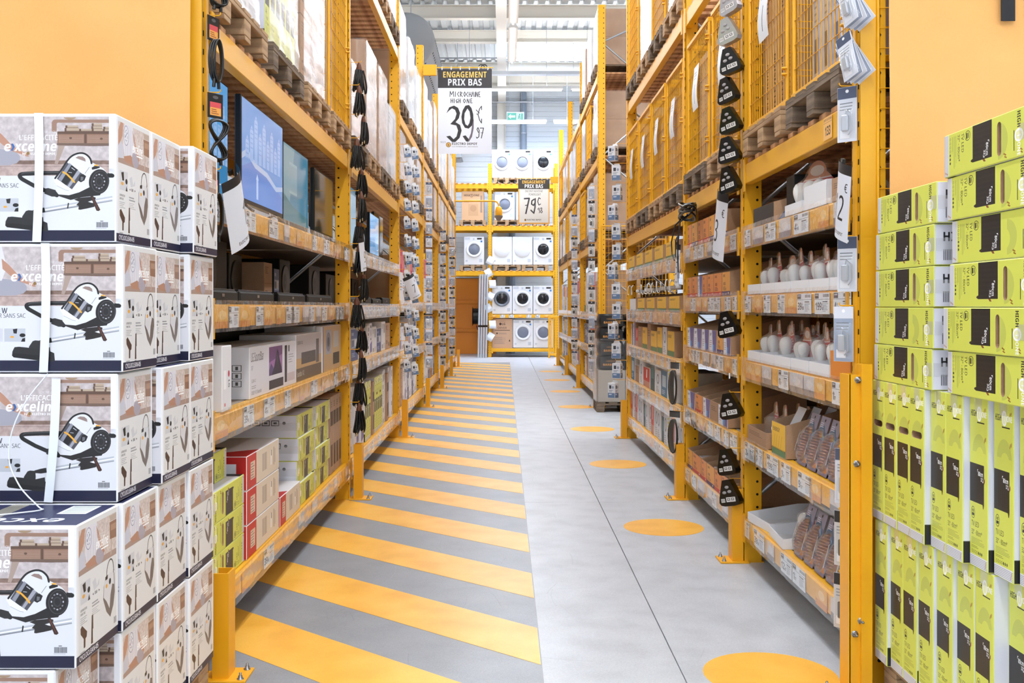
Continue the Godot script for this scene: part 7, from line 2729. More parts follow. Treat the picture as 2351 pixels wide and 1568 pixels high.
func signs() -> void:
	# price poster on an arm from the left row's fourth upright
	var head := Color(0.16, 0.14, 0.15)
	var p39 := print_mat("poster_39", 428, 676, Color(0.90, 0.91, 0.95), func(p: Pic):
		p.rect(0, 0, 428, 152, head)
		p.text("ENGAGEMENT", 214, 68, 46, Color(0.96, 0.76, 0.36), true, 0.80, 0, 0, 0.5)
		p.text("PRIX BAS", 214, 132, 52, Color(0.93, 0.94, 0.99), true, 0.88, 0, 0, 0.5)
		var ink := Color(0.12, 0.10, 0.11)
		var hand := func(lines: Array, w: float) -> void:
			for l in lines:
				p.line(l, w, ink)
		# MICRO CHAINE by brush
		hand.call([[95, 222, 97, 178, 108, 205, 122, 178, 126, 222], [138, 180, 138, 222], [168, 182, 154, 200, 168, 222], [178, 222, 178, 182, 192, 190, 180, 204, 196, 222], [205, 200, 212, 182, 220, 200, 212, 220, 205, 200]], 5)
		hand.call([[238, 182, 226, 202, 238, 222], [248, 182, 248, 222], [250, 202, 262, 202], [262, 182, 262, 222], [268, 222, 278, 182, 286, 222], [294, 182, 294, 222], [300, 222, 302, 182, 314, 222, 316, 182], [336, 182, 324, 184, 324, 220, 338, 222], [324, 202, 334, 202]], 5)
		hand.call([[104, 236, 104, 272], [104, 254, 118, 254], [118, 236, 118, 272], [130, 236, 130, 272], [156, 240, 144, 252, 150, 270, 158, 262, 150, 258], [166, 236, 166, 272], [166, 254, 178, 254], [178, 236, 178, 272], [200, 254, 210, 238, 220, 254, 210, 270, 200, 254], [230, 272, 232, 238, 246, 272, 248, 238], [272, 236, 260, 238, 260, 270, 274, 270], [260, 254, 270, 254]], 5)
		# big brush figures
		p.P([68, 352, 90, 306, 128, 292, 160, 310, 176, 350, 166, 392, 140, 424, 176, 446, 188, 490, 172, 548, 138, 582, 112, 582, 66, 538, 96, 532, 124, 560, 148, 538, 160, 490, 146, 450, 98, 440, 136, 398, 148, 356, 136, 326, 112, 314, 88, 332], ink)
		p.P([218, 292, 246, 286, 266, 310, 280, 360, 282, 410, 270, 450, 244, 474, 214, 468, 192, 430, 186, 380, 196, 330], ink)
		p.P([234, 314, 252, 340, 258, 390, 250, 430, 236, 452, 218, 440, 208, 400, 212, 352], Color(0.90, 0.91, 0.95))
		p.P([272, 440, 284, 400, 284, 470, 270, 540, 246, 578, 222, 574, 196, 534, 218, 528, 244, 556, 262, 510], Color(0.42, 0.38, 0.42))
		p.P([196, 534, 220, 528, 244, 560, 236, 580, 222, 574], ink)
		p.line([346, 326, 346, 296, 330, 318, 318, 360, 330, 406, 346, 430, 346, 396], 6, ink)
		p.line([302, 324, 330, 352], 5, ink)
		p.line([304, 356, 322, 366], 4, ink)
		p.line([322, 506, 310, 480, 318, 466, 328, 490, 324, 540, 310, 550, 304, 540], 6, ink)
		p.line([332, 470, 362, 470, 344, 552], 6, ink)
		p.line([340, 508, 360, 508], 4, ink)
		p.text("9023", 20, 590, 14, Color(0.55, 0.55, 0.6), false)
		p.ell(84, 604, 20, 20, Color(0.55, 0.40, 0.18))
		p.ell(84, 604, 15, 15, Color(0.90, 0.72, 0.40))
		p.text("b", 84, 614, 18, Color(0.35, 0.24, 0.1), true, 1, 0, 0, 0.5)
		p.text("ELECTRO DEPOT", 112, 604, 18, ink, true, 1.05)
		p.text("ELECTROMENAGER | MULTIMEDIA", 112, 622, 9, Color(0.4, 0.4, 0.43), false, 1.05))
	poster("white price poster reading 39 euros hung from a yellow arm on the left", V(-0.58, 5.03, -15.2), 0.80, 1.262, p39, [V(-0.6, 0.02, 0), V(0.42, 0.02, 0)], 15.3)
	var p79 := print_mat("poster_79", 380, 540, Color(0.90, 0.90, 0.89), func(p: Pic):
		p.rect(0, 0, 380, 120, Color(0.22, 0.21, 0.20))
		p.text("ENGAGEMENT", 190, 54, 38, Color(0.93, 0.72, 0.30), true, 0.78, 0, 0, 0.5)
		p.text("PRIX BAS", 190, 108, 44, Color(0.95, 0.95, 0.97), true, 0.86, 0, 0, 0.5)
		p.rect(0, 120, 14, 420, Color(0.93, 0.68, 0.30))
		p.rect(366, 120, 14, 420, Color(0.93, 0.68, 0.30))
		p.rect(0, 524, 380, 16, Color(0.93, 0.68, 0.30))
		var ink := Color(0.24, 0.24, 0.27)
		p.text("ENCEINTE NOVISTAR", 190, 158, 26, ink, false, 0.62, 0.1, 0, 0.5)
		p.text("POWERLIGHT", 200, 198, 26, ink, false, 0.66, 0.1, 0, 0.5)
		p.line([70, 236, 134, 232, 92, 420], 18, ink)
		p.line([84, 318, 126, 310], 10, ink)
		p.line([196, 240, 166, 262, 162, 300, 186, 316, 206, 284, 206, 236, 204, 340, 190, 410, 150, 370], 16, ink)
		p.line([272, 238, 250, 224, 236, 270, 250, 312, 274, 298], 10, ink)
		p.line([252, 376, 238, 360, 250, 346, 262, 366, 256, 410], 7, ink)
		p.line([280, 362, 270, 350, 284, 344, 288, 360, 268, 394, 282, 408, 294, 392, 280, 372], 7, ink)
		p.ell(88, 492, 13, 13, Color(0.55, 0.42, 0.2))
		p.text("ELECTRO DEPOT", 110, 498, 16, ink, true, 1.0))
	poster("white price poster reading 79 euros in an orange frame on the right", V(0.76, 4.74, -26.0), 0.80, 1.14, p79, [V(-0.42, 0.02, 0), V(0.63, 0.02, 0)], 26.1)
	# emergency exit sign
	var ex := print_mat("exit_sign", 192, 96, Color(0.35, 0.72, 0.62), func(p: Pic):
		p.rect(0, 0, 192, 96, Color(0.90, 0.95, 0.94))
		p.rect(8, 8, 100, 80, Color(0.42, 0.76, 0.66))
		p.P([16, 48, 46, 20, 46, 36, 96, 36, 96, 60, 46, 60, 46, 76], Color.WHITE)
		p.rect(116, 8, 68, 80, Color(0.80, 0.90, 0.88))
		p.rect(160, 14, 22, 70, Color(0.42, 0.76, 0.66))
		p.ell(144, 26, 7, 7, Color(0.30, 0.60, 0.52))
		p.line([142, 36, 136, 56, 126, 76], 7, Color(0.30, 0.60, 0.52))
		p.line([138, 54, 150, 64, 148, 80], 6, Color(0.30, 0.60, 0.52))
		p.line([128, 46, 142, 40, 154, 50], 5, Color(0.30, 0.60, 0.52)))
	var t := thing("exit_sign", "green and white exit sign with an arrow hung from the roof", "exit sign", V(0.31, 6.7, -28.0))
	var b := MB.new()
	b.cbox(V(0, 0, 0), V(0.48, 0.24, 0.03), 0.004)
	b.flush(M.white_card)
	b.face(V(0, 0, 0), V(0.235, 0, 0), V(0, 0.115, 0), V(0, 0, 0.0155))
	part("panel", b.done(ex), t)
	b = MB.new()
	for x in [-0.17, 0.17]:
		b.bar(V(x, 0.12, 0), V(x * 0.94, 1.6, 0), 0.004, 5)
	b.box(V(0, 1.6, 0), V(4.3, 0.03, 0.03))
	part("hanger", b.done(M.zinc), t)
	# yellow arm with a warning lamp
	var w := thing("warning_lamp", "yellow warning lamp on a bent arm from the left rack's far end", "warning lamp", V(-1.2, 4.12, -25.4))
	b = MB.new()
	b.tube([V(0.0, 0, 0), V(0.95, 0, 0), V(1.02, -0.02, 0), V(1.06, -0.07, 0), V(1.07, -0.14, 0)], 0.022, 10)
	part("arm", b.done(M.guard_yellow), w)
	b = MB.new()
	b.t = Transform3D(Basis(), V(1.07, -0.36, 0))
	b.lathe([Vector2(0.09, 0.0), Vector2(0.095, 0.1), Vector2(0.07, 0.2), Vector2(0.03, 0.23)], 16)
	part("housing", b.done(M.guard_yellow), w)
	b = MB.new()
	b.t = Transform3D(Basis(), V(1.07, -0.5, 0))
	b.lathe([Vector2(0.0, 0.0), Vector2(0.04, 0.01), Vector2(0.1, 0.1), Vector2(0.1, 0.14)], 16)
	part("dome", b.done(mat("dome_grey", Color(0.55, 0.50, 0.45), 0.2)), w)

func poster(label: String, at: Vector3, w: float, h: float, m: Material, arm: Array, _d: float) -> void:
	var t := thing("price_poster", label, "poster", at, 0.0)
	var b := MB.new()
	var g := []
	for i in 13:
		var row := []
		for j in 9:
			var x := w * (j / 8.0 - 0.5)
			row.append(V(x, -h + h * i / 12.0, 0.012 * sin(j / 8.0 * PI * 2.0 + 0.6) * (1.0 - i / 12.0)))
		g.append(row)
	b.sheet(g)
	part("sheet", b.done(m), t)
	b = MB.new()
	b.bar(arm[0], arm[1], 0.008, 6)
	part("rod", b.done(M.wire_yellow), t)
	b = MB.new()
	for k in 6:
		b.box(V(-w / 2 + 0.06 + k * (w - 0.12) / 5.0, 0.01, 0), V(0.015, 0.05, 0.012))
	part("clips", b.done(M.white_card), t)
	b = MB.new()
	var s := signf(arm[1].x + arm[0].x)
	b.cbox(V(s * 0.52, -0.02, 0.0), V(0.2, 0.16, 0.05), 0.004)
	part("arm_bracket", b.done(M.guard_yellow), t)

# ---------------------------------------------------------------- goods hung on the uprights; their tops lie at y = 0
func hook_on(rack: String, at: Vector3, side: int, reach: float) -> void:
	var r: Node3D = get_node(rack)
	var key := "hook%d%.2f" % [side, reach]
	if not meshes.has(key):
		var b := MB.new()
		b.tube([V(0, 0, 0), V(-side * reach, 0.0, 0), V(-side * (reach + 0.006), 0.005, 0), V(-side * (reach + 0.006), 0.012, 0)], 0.0028, 5)
		meshes[key] = b.done(M.wire_yellow)
	part("hook", meshes[key], r, V((XL + 0.01 if side < 0 else XR - 0.01) - r.position.x, at.y + 0.004, at.z - r.position.z))

func card_mat() -> Material:
	return print_mat("cable_card", 64, 96, Color(0.05, 0.048, 0.05), func(p: Pic):
		p.rect(8, 34, 48, 26, Color(0.82, 0.30, 0.32))
		p.rect(8, 56, 48, 32, Color(0.90, 0.62, 0.30))
		p.lines(14, 62, 36, 3, 8, Color(0.5, 0.25, 0.12), 3)
		p.ell(32, 14, 12, 7, Color(0.35, 0.33, 0.33)))

func cable_pack(label: String, at: Vector3, turn: float, v := 0) -> Node3D:
	var t := thing("cable_pack", label, "cable pack", at, turn, "black cables hung on the left uprights")
	if not meshes.has("cp_card"):
		var b := MB.new()
		b.cbox(V(0, -0.05, 0), V(0.062, 0.1, 0.003), 0.001)
		b.flush(M.black_plastic)
		b.face(V(0, -0.05, 0), V(0.03, 0, 0), V(0, 0.048, 0), V(0, 0, 0.0018))
		meshes["cp_card"] = b.done(card_mat())
		for q in 2:
			b = MB.new()
			for s in 3:
				var pts := []
				for k in 33:
					var a := TAU * k / 32.0
					if q == 0:
						# figure of eight
						pts.append(V(0.034 * sin(a * 2.0) * (0.8 + 0.1 * s), -0.19 + 0.085 * cos(a) * (1.0 - 0.05 * s), 0.008 + 0.007 * s + 0.004 * sin(a)))
					else:
						pts.append(V(0.032 * sin(a) * (1.0 - 0.15 * s), -0.18 + 0.085 * cos(a), 0.008 + 0.007 * s))
				b.tube(pts, 0.0042, 6, false)
			b.tube([V(0.012, -0.26, 0.012), V(0.014, -0.29, 0.012)], 0.006, 6)
			b.tube([V(-0.012, -0.255, 0.014), V(-0.016, -0.288, 0.014)], 0.006, 6)
			meshes["cp_coil%d" % q] = b.done(mat("cable_black", Color(0.03, 0.03, 0.032), 0.3))
	part("card", meshes["cp_card"], t)
	part("coil", meshes["cp_coil%d" % (v % 2)], t)
	return t

func cable_bundle(label: String, at: Vector3, turn: float, v := 0) -> Node3D:
	var t := thing("cable_bundle", label, "cable bundle", at, turn, "black cables hung on the left uprights")
	var key := "cb%d" % (v % 3)
	if not meshes.has(key):
		var r := RandomNumberGenerator.new()
		r.seed = 40 + v
		var b := MB.new()
		var ends := []
		for s in 11:
			var x := r.randf_range(-0.042, 0.042)
			var z := r.randf_range(0.0, 0.03)
			var w := r.randf_range(0.008, 0.02)
			var l := r.randf_range(0.13, 0.156)
			var pts := []
			for k in 13:
				var a := PI * k / 12.0
				pts.append(V(x * (0.4 + 0.6 * sin(a)) - w * cos(a) * (0.4 + 0.6 * sin(a)), -0.05 - l * sin(a) * 0.95, z + 0.004 * sin(a * 3.0)))
			b.tube(pts, 0.0052, 5)
			ends.append(V(x * 1.1, -0.05 - l, z + 0.006))
		meshes[key] = b.done(mat("cable_black", Color(0.03, 0.03, 0.032), 0.3))
		b = MB.new()
		for e in ends.slice(0, 4):
			b.tube([e + V(0, 0.03, 0), e + V(0, 0.012, 0)], 0.006, 6)
		b.flush(M.cable_black)
		for e in ends.slice(0, 4):
			b.tube([e + V(0, 0.012, 0), e + V(0, -0.006, 0)], 0.0035, 6)
		meshes[key + "plug"] = b.done(mat("plug_metal", Color(0.86, 0.80, 0.66), 0.2, 0.9))
		b = MB.new()
		b.lathe([Vector2(0.014, -0.055), Vector2(0.016, -0.04), Vector2(0.01, -0.015), Vector2(0.003, 0.0)], 10, 1.2, 0.8)
		meshes["cb_tie"] = b.done(mat("tie_orange", Color(0.38, 0.20, 0.10), 0.5))
	part("cables", meshes[key], t)
	part("plugs", meshes[key + "plug"], t)
	part("tie_card", meshes["cb_tie"], t, V(0, 0, 0.012))
	return t

func box_pack(label: String, at: Vector3, turn: float, group: String, w := 0.075, h := 0.12, dp := 0.04) -> Node3D:
	var t := thing("small_box_pack", label, "hanging box", at, turn, group)
	var key := "bp%.3f%.3f" % [w, h]
	var m := print_mat("pack_blue", 96, 144, Color(0.86, 0.88, 0.91), func(p: Pic):
		p.rect(0, 96, 96, 48, Color(0.40, 0.50, 0.64))
		p.rect(18, 20, 30, 34, Color(0.20, 0.21, 0.24))
		p.ell(70, 40, 14, 14, Color(0.55, 0.60, 0.68))
		p.lines(14, 66, 64, 3, 9, Color(0.5, 0.53, 0.58), 4)
		p.rect(12, 106, 40, 10, Color(0.80, 0.85, 0.92)))
	if not meshes.has(key):
		var b := MB.new()
		b.cbox(V(0, -0.03 - h / 2, dp / 2), V(w, h, dp), 0.003)
		b.flush(M.white_card)
		b.face(V(0, -0.03 - h / 2, dp / 2), V(w / 2 - 0.003, 0, 0), V(0, h / 2 - 0.003, 0), V(0, 0, dp / 2 + 0.0006))
		b.flush(m)
		b.face(V(0, -0.03 - h / 2, dp / 2), V(0, 0, dp / 2 - 0.003), V(0, h / 2 - 0.003, 0), V(-w / 2 - 0.0006, 0, 0))
		b.face(V(0, -0.03 - h / 2, dp / 2), V(0, 0, -dp / 2 + 0.003), V(0, h / 2 - 0.003, 0), V(w / 2 + 0.0006, 0, 0))
		meshes[key] = b.done(m)
		b = MB.new()
		b.prism(PackedVector2Array([Vector2(-w * 0.4, -0.031), Vector2(w * 0.4, -0.031), Vector2(w * 0.28, 0.0), Vector2(-w * 0.28, 0.0)]), 0, 0.0015)
		meshes[key + "tab"] = b.done(M.white_card)
	part("box", meshes[key], t)
	part("hanger_tab", meshes[key + "tab"], t)
	return t

func blister_card(label: String, at: Vector3, turn: float, group: String, v := 0, w := 0.085, h := 0.17) -> Node3D:
	var t := thing("blister_card", label, "blister pack", at, turn, group)
	var key := "bl%d%.3f%.3f" % [v % 3, w, h]
	var cols := [Color(0.82, 0.83, 0.86), Color(0.60, 0.64, 0.72), Color(0.78, 0.76, 0.74)]
	var m := print_mat("blister_print%d" % (v % 3), 80, 160, cols[v % 3], func(p: Pic):
		p.rect(0, 0, 80, 34, [Color(0.30, 0.33, 0.42), Color(0.85, 0.86, 0.9), Color(0.16, 0.15, 0.16)][v % 3])
		p.ell(40, 12, 7, 5, Color(0.95, 0.95, 0.96))
		p.lines(10, 46, 54, 3, 9, Color(0.45, 0.46, 0.5), 3)
		p.rect(10, 126, 40, 24, Color(0.92, 0.92, 0.94)))
	if not meshes.has(key):
		var b := MB.new()
		b.cbox(V(0, -h / 2, 0), V(w, h, 0.0015), 0.0005)
		b.flush(M.white_card)
		b.face(V(0, -h / 2, 0), V(w / 2 - 0.001, 0, 0), V(0, h / 2 - 0.001, 0), V(0, 0, 0.001))
		meshes[key] = b.done(m)
		b = MB.new()
		var g := []
		for i in 9:
			var row := []
			for j in 9:
				var u := j / 8.0
				var q := i / 8.0
				row.append(V(lerpf(-w * 0.42, w * 0.42, u), lerpf(-h * 0.95, -h * 0.3, q), 0.002 + 0.02 * pow(sin(PI * u) * sin(PI * q), 0.35)))
			g.append(row)
		b.sheet(g)
		meshes[key + "shell"] = b.done(M.clear_blister)
		b = MB.new()
		b.cbox(V(-w * 0.06, -h * 0.66, 0.009), V(w * 0.34, h * 0.3, 0.014), 0.004)
		b.tube([V(-w * 0.06, -h * 0.52, 0.009), V(0.0, -h * 0.42, 0.009), V(w * 0.26, -h * 0.5, 0.009), V(w * 0.28, -h * 0.8, 0.009), V(w * 0.1, -h * 0.88, 0.009)], 0.003, 5)
		meshes[key + "item"] = b.done(mat("gadget_silver" if v % 3 != 2 else "gadget_dark", Color(0.72, 0.73, 0.76) if v % 3 != 2 else Color(0.1, 0.1, 0.11), 0.3, 0.5))
	part("card", meshes[key], t)
	part("item", meshes[key + "item"], t)
	part("shell", meshes[key + "shell"], t)
	return t

func plug_pack(label: String, at: Vector3, turn: float, silver := false) -> Node3D:
	var t := thing("plug_pack", label, "plug pack", at, turn, "black plug packs on the right uprights")
	if not meshes.has("pp_card"):
		var q := PackedVector2Array([Vector2(-0.028, 0.0), Vector2(0.028, 0.0), Vector2(0.038, -0.03)])
		q = PackedVector2Array()
		for e in [[-0.022, 0.0], [-0.036, -0.05], [-0.056, -0.13], [-0.062, -0.17], [-0.052, -0.192], [-0.03, -0.2], [0.03, -0.2], [0.052, -0.192], [0.062, -0.17], [0.056, -0.13], [0.036, -0.05], [0.022, 0.0]]:
			q.append(Vector2(e[0], e[1]))
		var b := MB.new()
		b.prism(q, 0.0, 0.045)
		meshes["pp_card"] = b.done(mat("pack_black", Color(0.028, 0.027, 0.03), 0.25))
		b = MB.new()
		b.prism(q, 0.0, 0.045)
		meshes["pp_silver"] = b.done(mat("pack_silver", Color(0.70, 0.71, 0.74), 0.25, 0.6))
		b = MB.new()
		b.face(V(0.012, -0.15, 0.0455), V(0.028, 0, 0), V(0, 0.018, 0), Vector3.ZERO)
		b.face(V(-0.036, -0.155, 0.0455), V(0.012, 0, 0), V(0, 0.014, 0), Vector3.ZERO)
		meshes["pp_label"] = b.done(print_mat("plug_label", 96, 64, Color(0.84, 0.82, 0.80), func(p: Pic):
			p.rect(10, 12, 30, 34, Color(0.35, 0.34, 0.34))
			p.rect(52, 12, 30, 34, Color(0.35, 0.34, 0.34))
			p.ell(25, 28, 9, 9, Color(0.84, 0.82, 0.80))
			p.ell(67, 28, 9, 9, Color(0.84, 0.82, 0.80))))
		b = MB.new()
		for e in [[-0.02, -0.095], [0.012, -0.09], [0.0, -0.055]]:
			b.t = Transform3D(Basis(Vector3.RIGHT, PI / 2), V(e[0], e[1], 0.045))
			b.lathe([Vector2(0.012, 0.0), Vector2(0.011, 0.004), Vector2(0.0, 0.005)], 10)
		b.t = Transform3D()
		meshes["pp_window"] = b.done(mat("window_pale", Color(0.62, 0.60, 0.60), 0.25))
	t.scale = V(1.15, 0.76, 1.0)
	t.rotation.z = 0.22
	part("case", meshes["pp_silver" if silver else "pp_card"], t)
	part("label", meshes["pp_label"], t)
	part("windows", meshes["pp_window"], t)
	return t

func cord_bag(label: String, at: Vector3, turn: float) -> Node3D:
	var t := thing("cord_bag", label, "cord pack", at, turn, "bagged black cords on the right uprights")
	if not meshes.has("bagcoil"):
		var b := MB.new()
		for s in 5:
			var pts := []
			for k in 17:
				var a := TAU * k / 16.0
				pts.append(V((0.02 + 0.006 * s) * sin(a), -0.19 + 0.13 * cos(a), 0.006 * s))
			b.tube(pts, 0.006, 6, false)
		meshes["bagcoil"] = b.done(mat("cable_black", Color(0.03, 0.03, 0.032), 0.3))
		b = MB.new()
		var g := []
		for i in 9:
			var row := []
			for j in 9:
				var u := j / 8.0
				row.append(V(lerpf(-0.06, 0.06, u), -0.35 + 0.35 * i / 8.0, -0.01 + 0.055 * pow(sin(PI * u), 0.6) * (0.6 + 0.4 * sin(PI * i / 8.0))))
			g.append(row)
		b.sheet(g)
		meshes["bagfilm"] = b.done(M.stretch_film)
		b = MB.new()
		b.box(V(0, -0.02, 0), V(0.1, 0.05, 0.002))
		meshes["bagcard"] = b.done(M.black_plastic)
		b = MB.new()
		for k in 9:
			b.box(V(-0.055, -0.06 - 0.03 * k, 0.012), V(0.006, 0.014, 0.006))
		meshes["bagmark"] = b.done(mat("mark_yellow", Color(0.85, 0.80, 0.35), 0.4))
	part("cord", meshes["bagcoil"], t)
	part("bag", meshes["bagfilm"], t)
	part("header", meshes["bagcard"], t)
	part("marks", meshes["bagmark"], t)
	return t

func price_sheet(label: String, at: Vector3, turn: float, w: float, h: float, txt: String, bend := 0.05, tilt := 0.0) -> void:
	var m := print_mat("sheet_" + txt, 192, 256, Color(0.89, 0.90, 0.93), func(p: Pic):
		p.rect(0, 0, 192, 34, Color(0.16, 0.15, 0.16))
		p.text(txt, 96, 190, 84, Color(0.14, 0.13, 0.14), false, 0.9, 0.1, 0, 0.5)
		p.text("€", 150, 92, 30, Color(0.14, 0.13, 0.14))
		p.text("ELECTRO DEPOT", 96, 240, 11, Color(0.3, 0.28, 0.28), true, 1, 0, 0, 0.5))
	var b := MB.new()
	var g := []
	for i in 9:
		var row := []
		for j in 9:
			var u := j / 8.0
			row.append(V(w * (u - 0.5), -h + h * i / 8.0, bend * sin(PI * u) - 0.25 * bend * (1.0 - i / 8.0)))
		g.append(row)
	b.sheet(g)
	var t := thing("price_sheet", label, "price sign", at, turn, "curled price sheets on the uprights")
	t.rotation.z = tilt
	part("sheet", b.done(m), t)
	b = MB.new()
	b.box(V(0, 0.004, 0.01), V(0.03, 0.02, 0.012))
	part("clip", b.done(M.black_plastic), t)

func hanging_goods() -> void:
	var F := PI / 2 - 0.6
	# left, nearest upright
	for k in 4:
		var at := V(-1.165 - 0.008 * (k % 2), 2.98 - k * 0.31, -4.13)
		hook_on("pallet_rack", at, -1, 0.05)
		cable_pack("coiled black cable with orange card on the nearest left upright, %s from the top" % nth(k), at, F + 0.25 * (k % 2), k).scale = V(1.25, 1.0, 1.2)
	price_sheet("curled white price sheet behind the white cartons at the nearest left upright", V(-1.155, 2.06, -4.29), PI / 2 - 0.05, 0.22, 0.33, "1", 0.045, 0.55)
	# left, second upright
	for k in 14:
		var at := V(-1.135 + 0.014 * (k % 3 - 1), 3.42 - k * 0.205, -8.0 + 0.06 * (1 if k % 2 else -1))
		hook_on("pallet_rack_001", at, -1, 0.07)
		cable_bundle("black cable bundle on the second left upright, %s from the top" % nth(k), at, F + 0.3 * (k % 3 - 1), k).scale = V(1.45, 1.25, 1.3)
	price_sheet("small curled price sheet at the second left upright", V(-1.10, 2.03, -7.86), F + 0.3, 0.09, 0.26, "9", 0.02, 0.25)
	# left, third upright: pairs of small boxes
	for k in 13:
		for s in 2:
			var at := V(-1.125 + 0.092 * s, 3.36 - k * 0.205 - 0.03 * s, -(11.75 - 0.03 * s))
			if s == 0:
				hook_on("pallet_rack_002", at, -1, 0.08)
			box_pack("white and blue box on the third left upright, %s row, %s" % [nth(k), ["left", "right"][s]], at, 0.5 + 0.2 * ((k * 3) % 4 - 1.5), "white and blue boxes on the third left upright").rotation.z = 0.14
	price_sheet("white price sheet tilted at the third left upright", V(-1.09, 1.85, -11.6), 0.7, 0.16, 0.28, "7", 0.03, 0.45)
	for k in 14:
		var at := V(-1.12, 3.36 - k * 0.2, -15.3)
		hook_on("pallet_rack_003", at, -1, 0.1)
		blister_card("clear blister pack on the fourth left upright, %s from the top" % nth(k), at, 0.3 + 0.2 * (k % 3 - 1), "blister packs on the fourth left upright", k % 2, 0.1)
	for k in 12:
		var at := V(-1.12, 2.9 - k * 0.21, -18.8)
		hook_on("pallet_rack_004", at, -1, 0.1)
		blister_card("dark blister pack on the fifth left upright, %s from the top" % nth(k), at, 0.3 + 0.2 * (k % 3 - 1), "blister packs on the fifth left upright", 2 if k % 2 else 0, 0.11, 0.18)
	for k in 12:
		var at := V(-1.12, 3.0 - k * 0.215, -22.1)
		hook_on("pallet_rack_005", at, -1, 0.1)
		blister_card("clear blister pack on the sixth left upright, %s from the top" % nth(k), at, 0.25 + 0.2 * (k % 3 - 1), "blister packs on the sixth left upright", k, 0.13, 0.19)
	# right, front corner: fans of clear cards
	var RT := -PI / 2 + 0.75
	for f in 2:
		for k in 5:
			var at := V(1.36 - 0.012 * k, 2.76 - f * 0.21, -(4.1 - 0.034 * k))
			if k == 0:
				hook_on("pallet_rack_006", V(0, at.y, -4.1), 1, 0.05)
			var o := blister_card("clear card with silver print in the %s fan at the right corner, %s leaf" % [["upper", "lower"][f], nth(k)], at, RT - 0.1 * k, "fans of clear cards at the right corner", k % 2, 0.085, 0.18)
			o.rotation.z = 0.6 - 0.08 * k
	var singles := [[2.38, 1.375, 0], [1.78, 1.375, 0], [1.5, 1.36, 1], [0.93, 1.365, 0], [0.68, 1.362, 2], [0.43, 1.36, 2]]
	for k in singles.size():
		var at := V(singles[k][1], singles[k][0], -4.1)
		hook_on("pallet_rack_006", at, 1, 0.05)
		blister_card("single blister pack at the right corner upright, %s from the top" % nth(k), at, RT, "single blister packs at the right corner", singles[k][2], 0.085, 0.22)
	price_sheet("price sheet hanging edge on at the right corner over the bulbs", V(1.325, 2.06, -3.97), -PI / 2 - 0.08, 0.2, 0.30, "12", 0.02, -0.3)
	# right, second upright: plug packs
	for k in 10:
		var ys := [3.37, 3.195, 3.02, 2.845, 2.67, 2.495, 2.32, 1.47, 0.99, 0.66]
		var at := V(1.335 - 0.01 * (k % 2), ys[k], -6.05)
		hook_on("pallet_rack_007", at, 1, 0.06)
		plug_pack("%s plug pack on the second right upright, %s from the top" % ["silver" if k < 2 else "black", nth(k)], at, RT + 0.12 * (k % 3 - 1), k < 2)
	var at2 := V(1.335, 0.48, -6.05)
	hook_on("pallet_rack_007", at2, 1, 0.06)
	plug_pack("lowest black plug pack on the second right upright", at2, RT)
	price_sheet("pale price sheet drooping at the second right upright", V(1.33, 2.2, -6.2), -PI / 2 + 0.12, 0.2, 0.42, "3", 0.03, -0.3)
	# right, third upright: bagged cords and a price slip
	for k in 2:
		var at := V(1.335, [1.06, 0.68][k], -8.0)
		hook_on("pallet_rack_008", at, 1, 0.05)
		cord_bag("bagged black cord on the third right upright, %s from the top" % nth(k), at, RT + 0.2 * (k - 1))
	price_sheet("narrow white price slip at the third right upright", V(1.34, 1.98, -7.85), RT - 0.5, 0.08, 0.32, "5", 0.01, -0.15)
	# right, fourth upright: white and blue boxes in a column
	for k in 13:
		var at := V(1.29 + 0.02 * (k % 3 - 1), 3.36 - k * 0.225, -11.7)
		hook_on("pallet_rack_008", at, 1, 0.12)
		box_pack("white and blue box on the fourth right upright, %s from the top" % nth(k), at, -0.5 + 0.25 * ((k * 2) % 3 - 1), "white and blue boxes on the fourth right upright", 0.1, 0.17, 0.07)
	# right, beyond the passage
	for k in 13:
		var at := V(1.31, 3.3 - k * 0.215, -15.3)
		hook_on("pallet_rack_009", at, 1, 0.09)
		blister_card("grey blister pack on the first upright past the passage, %s from the top" % nth(k), at, -0.4 + 0.2 * (k % 3 - 1), "blister packs past the right passage", 2 if k % 3 else 1, 0.1, 0.19)
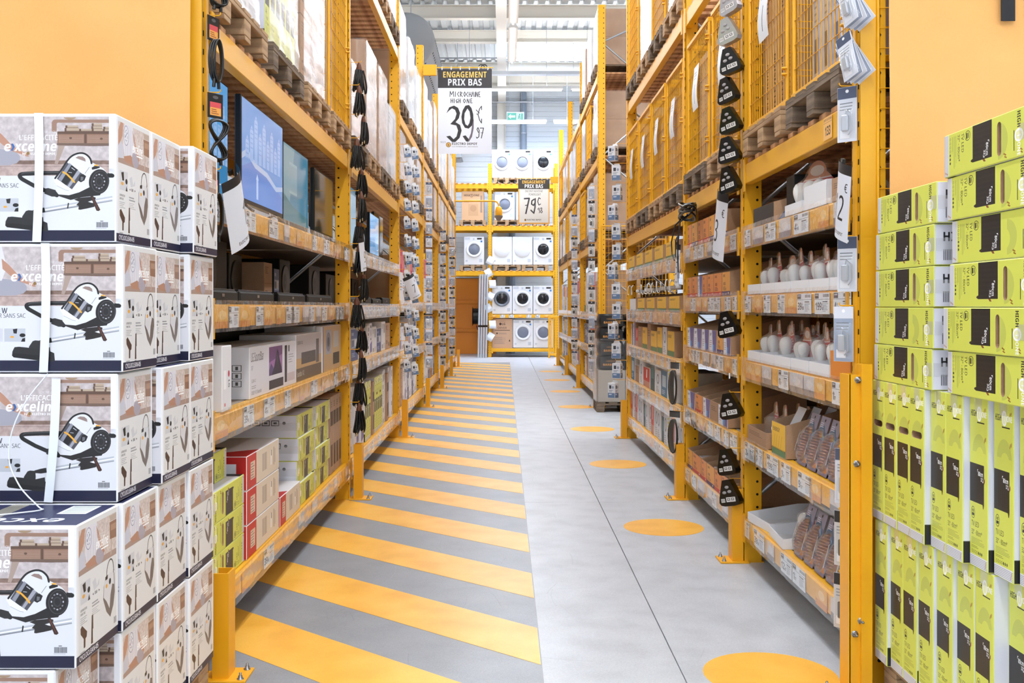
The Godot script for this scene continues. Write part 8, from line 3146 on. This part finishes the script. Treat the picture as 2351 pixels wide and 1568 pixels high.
	for k in 13:
		var at := V(1.30, 3.2 - k * 0.21, -18.9)
		hook_on("pallet_rack_010", at, 1, 0.09)
		blister_card("blister pack on the second upright past the passage, %s from the top" % nth(k), at, -0.4 + 0.2 * (k % 3 - 1), "blister packs past the right passage", k, 0.12, 0.18)
	# white slips on the far rack's post
	for k in 7:
		var at := V(-0.40 + 0.06 * (k % 3 - 1), [2.86, 2.5, 2.15, 1.8, 1.45, 0.95, 0.6][k], -30.345)
		sheet_paper("paper_tag", "white paper tag on the far rack's left post, %s from the top" % nth(k), "tag", at + V(0, -0.1, 0.0), 0.2 * (k % 3 - 1), 0.2, 0.24, M.paper, 0.03, 0.0, "white paper tags on the far rack's post").rotation.z = 0.5 * ((k * 2) % 3 - 1)
	cable_hank()

func cable_hank() -> void:
	var t := thing("cable_hank", "loose hank of black cable drooping over the orange trays on the right", "cable", V(1.305, 1.985, -7.4), -PI / 2)
	t.scale = V(1.35, 1.2, 1.0)
	var b := MB.new()
	for s in 6:
		var pts := []
		for k in 25:
			var a := TAU * k / 24.0
			pts.append(V(0.13 * cos(a) + 0.02 * sin(s * 2.0), 0.15 + 0.035 * sin(a + s) + 0.01 * s, -0.02 + 0.05 * sin(a)))
		b.tube(pts, 0.007, 6, false)
	b.tube([V(0.0, 0.15, -0.02), V(0.03, 0.1, 0.04), V(0.04, -0.02, 0.055), V(0.0, -0.12, 0.05), V(-0.06, -0.1, 0.05), V(-0.06, 0.0, 0.05), V(0.0, 0.02, 0.05), V(0.03, -0.1, 0.055), V(0.02, -0.2, 0.05)], 0.005, 6)
	b.tube([V(-0.1, 0.15, -0.02), V(-0.16, 0.1, 0.03), V(-0.2, 0.0, 0.05), V(-0.16, -0.08, 0.055), V(-0.08, -0.12, 0.055)], 0.005, 6)
	part("cable", b.done(mat("cable_black", Color(0.03, 0.03, 0.032), 0.3)), t)
	b = MB.new()
	b.tube([V(0.02, -0.2, 0.05), V(0.02, -0.235, 0.05)], 0.008, 8)
	b.tube([V(0.02, -0.235, 0.05), V(0.02, -0.26, 0.05)], 0.003, 6)
	part("jack", b.done(M.zinc), t)
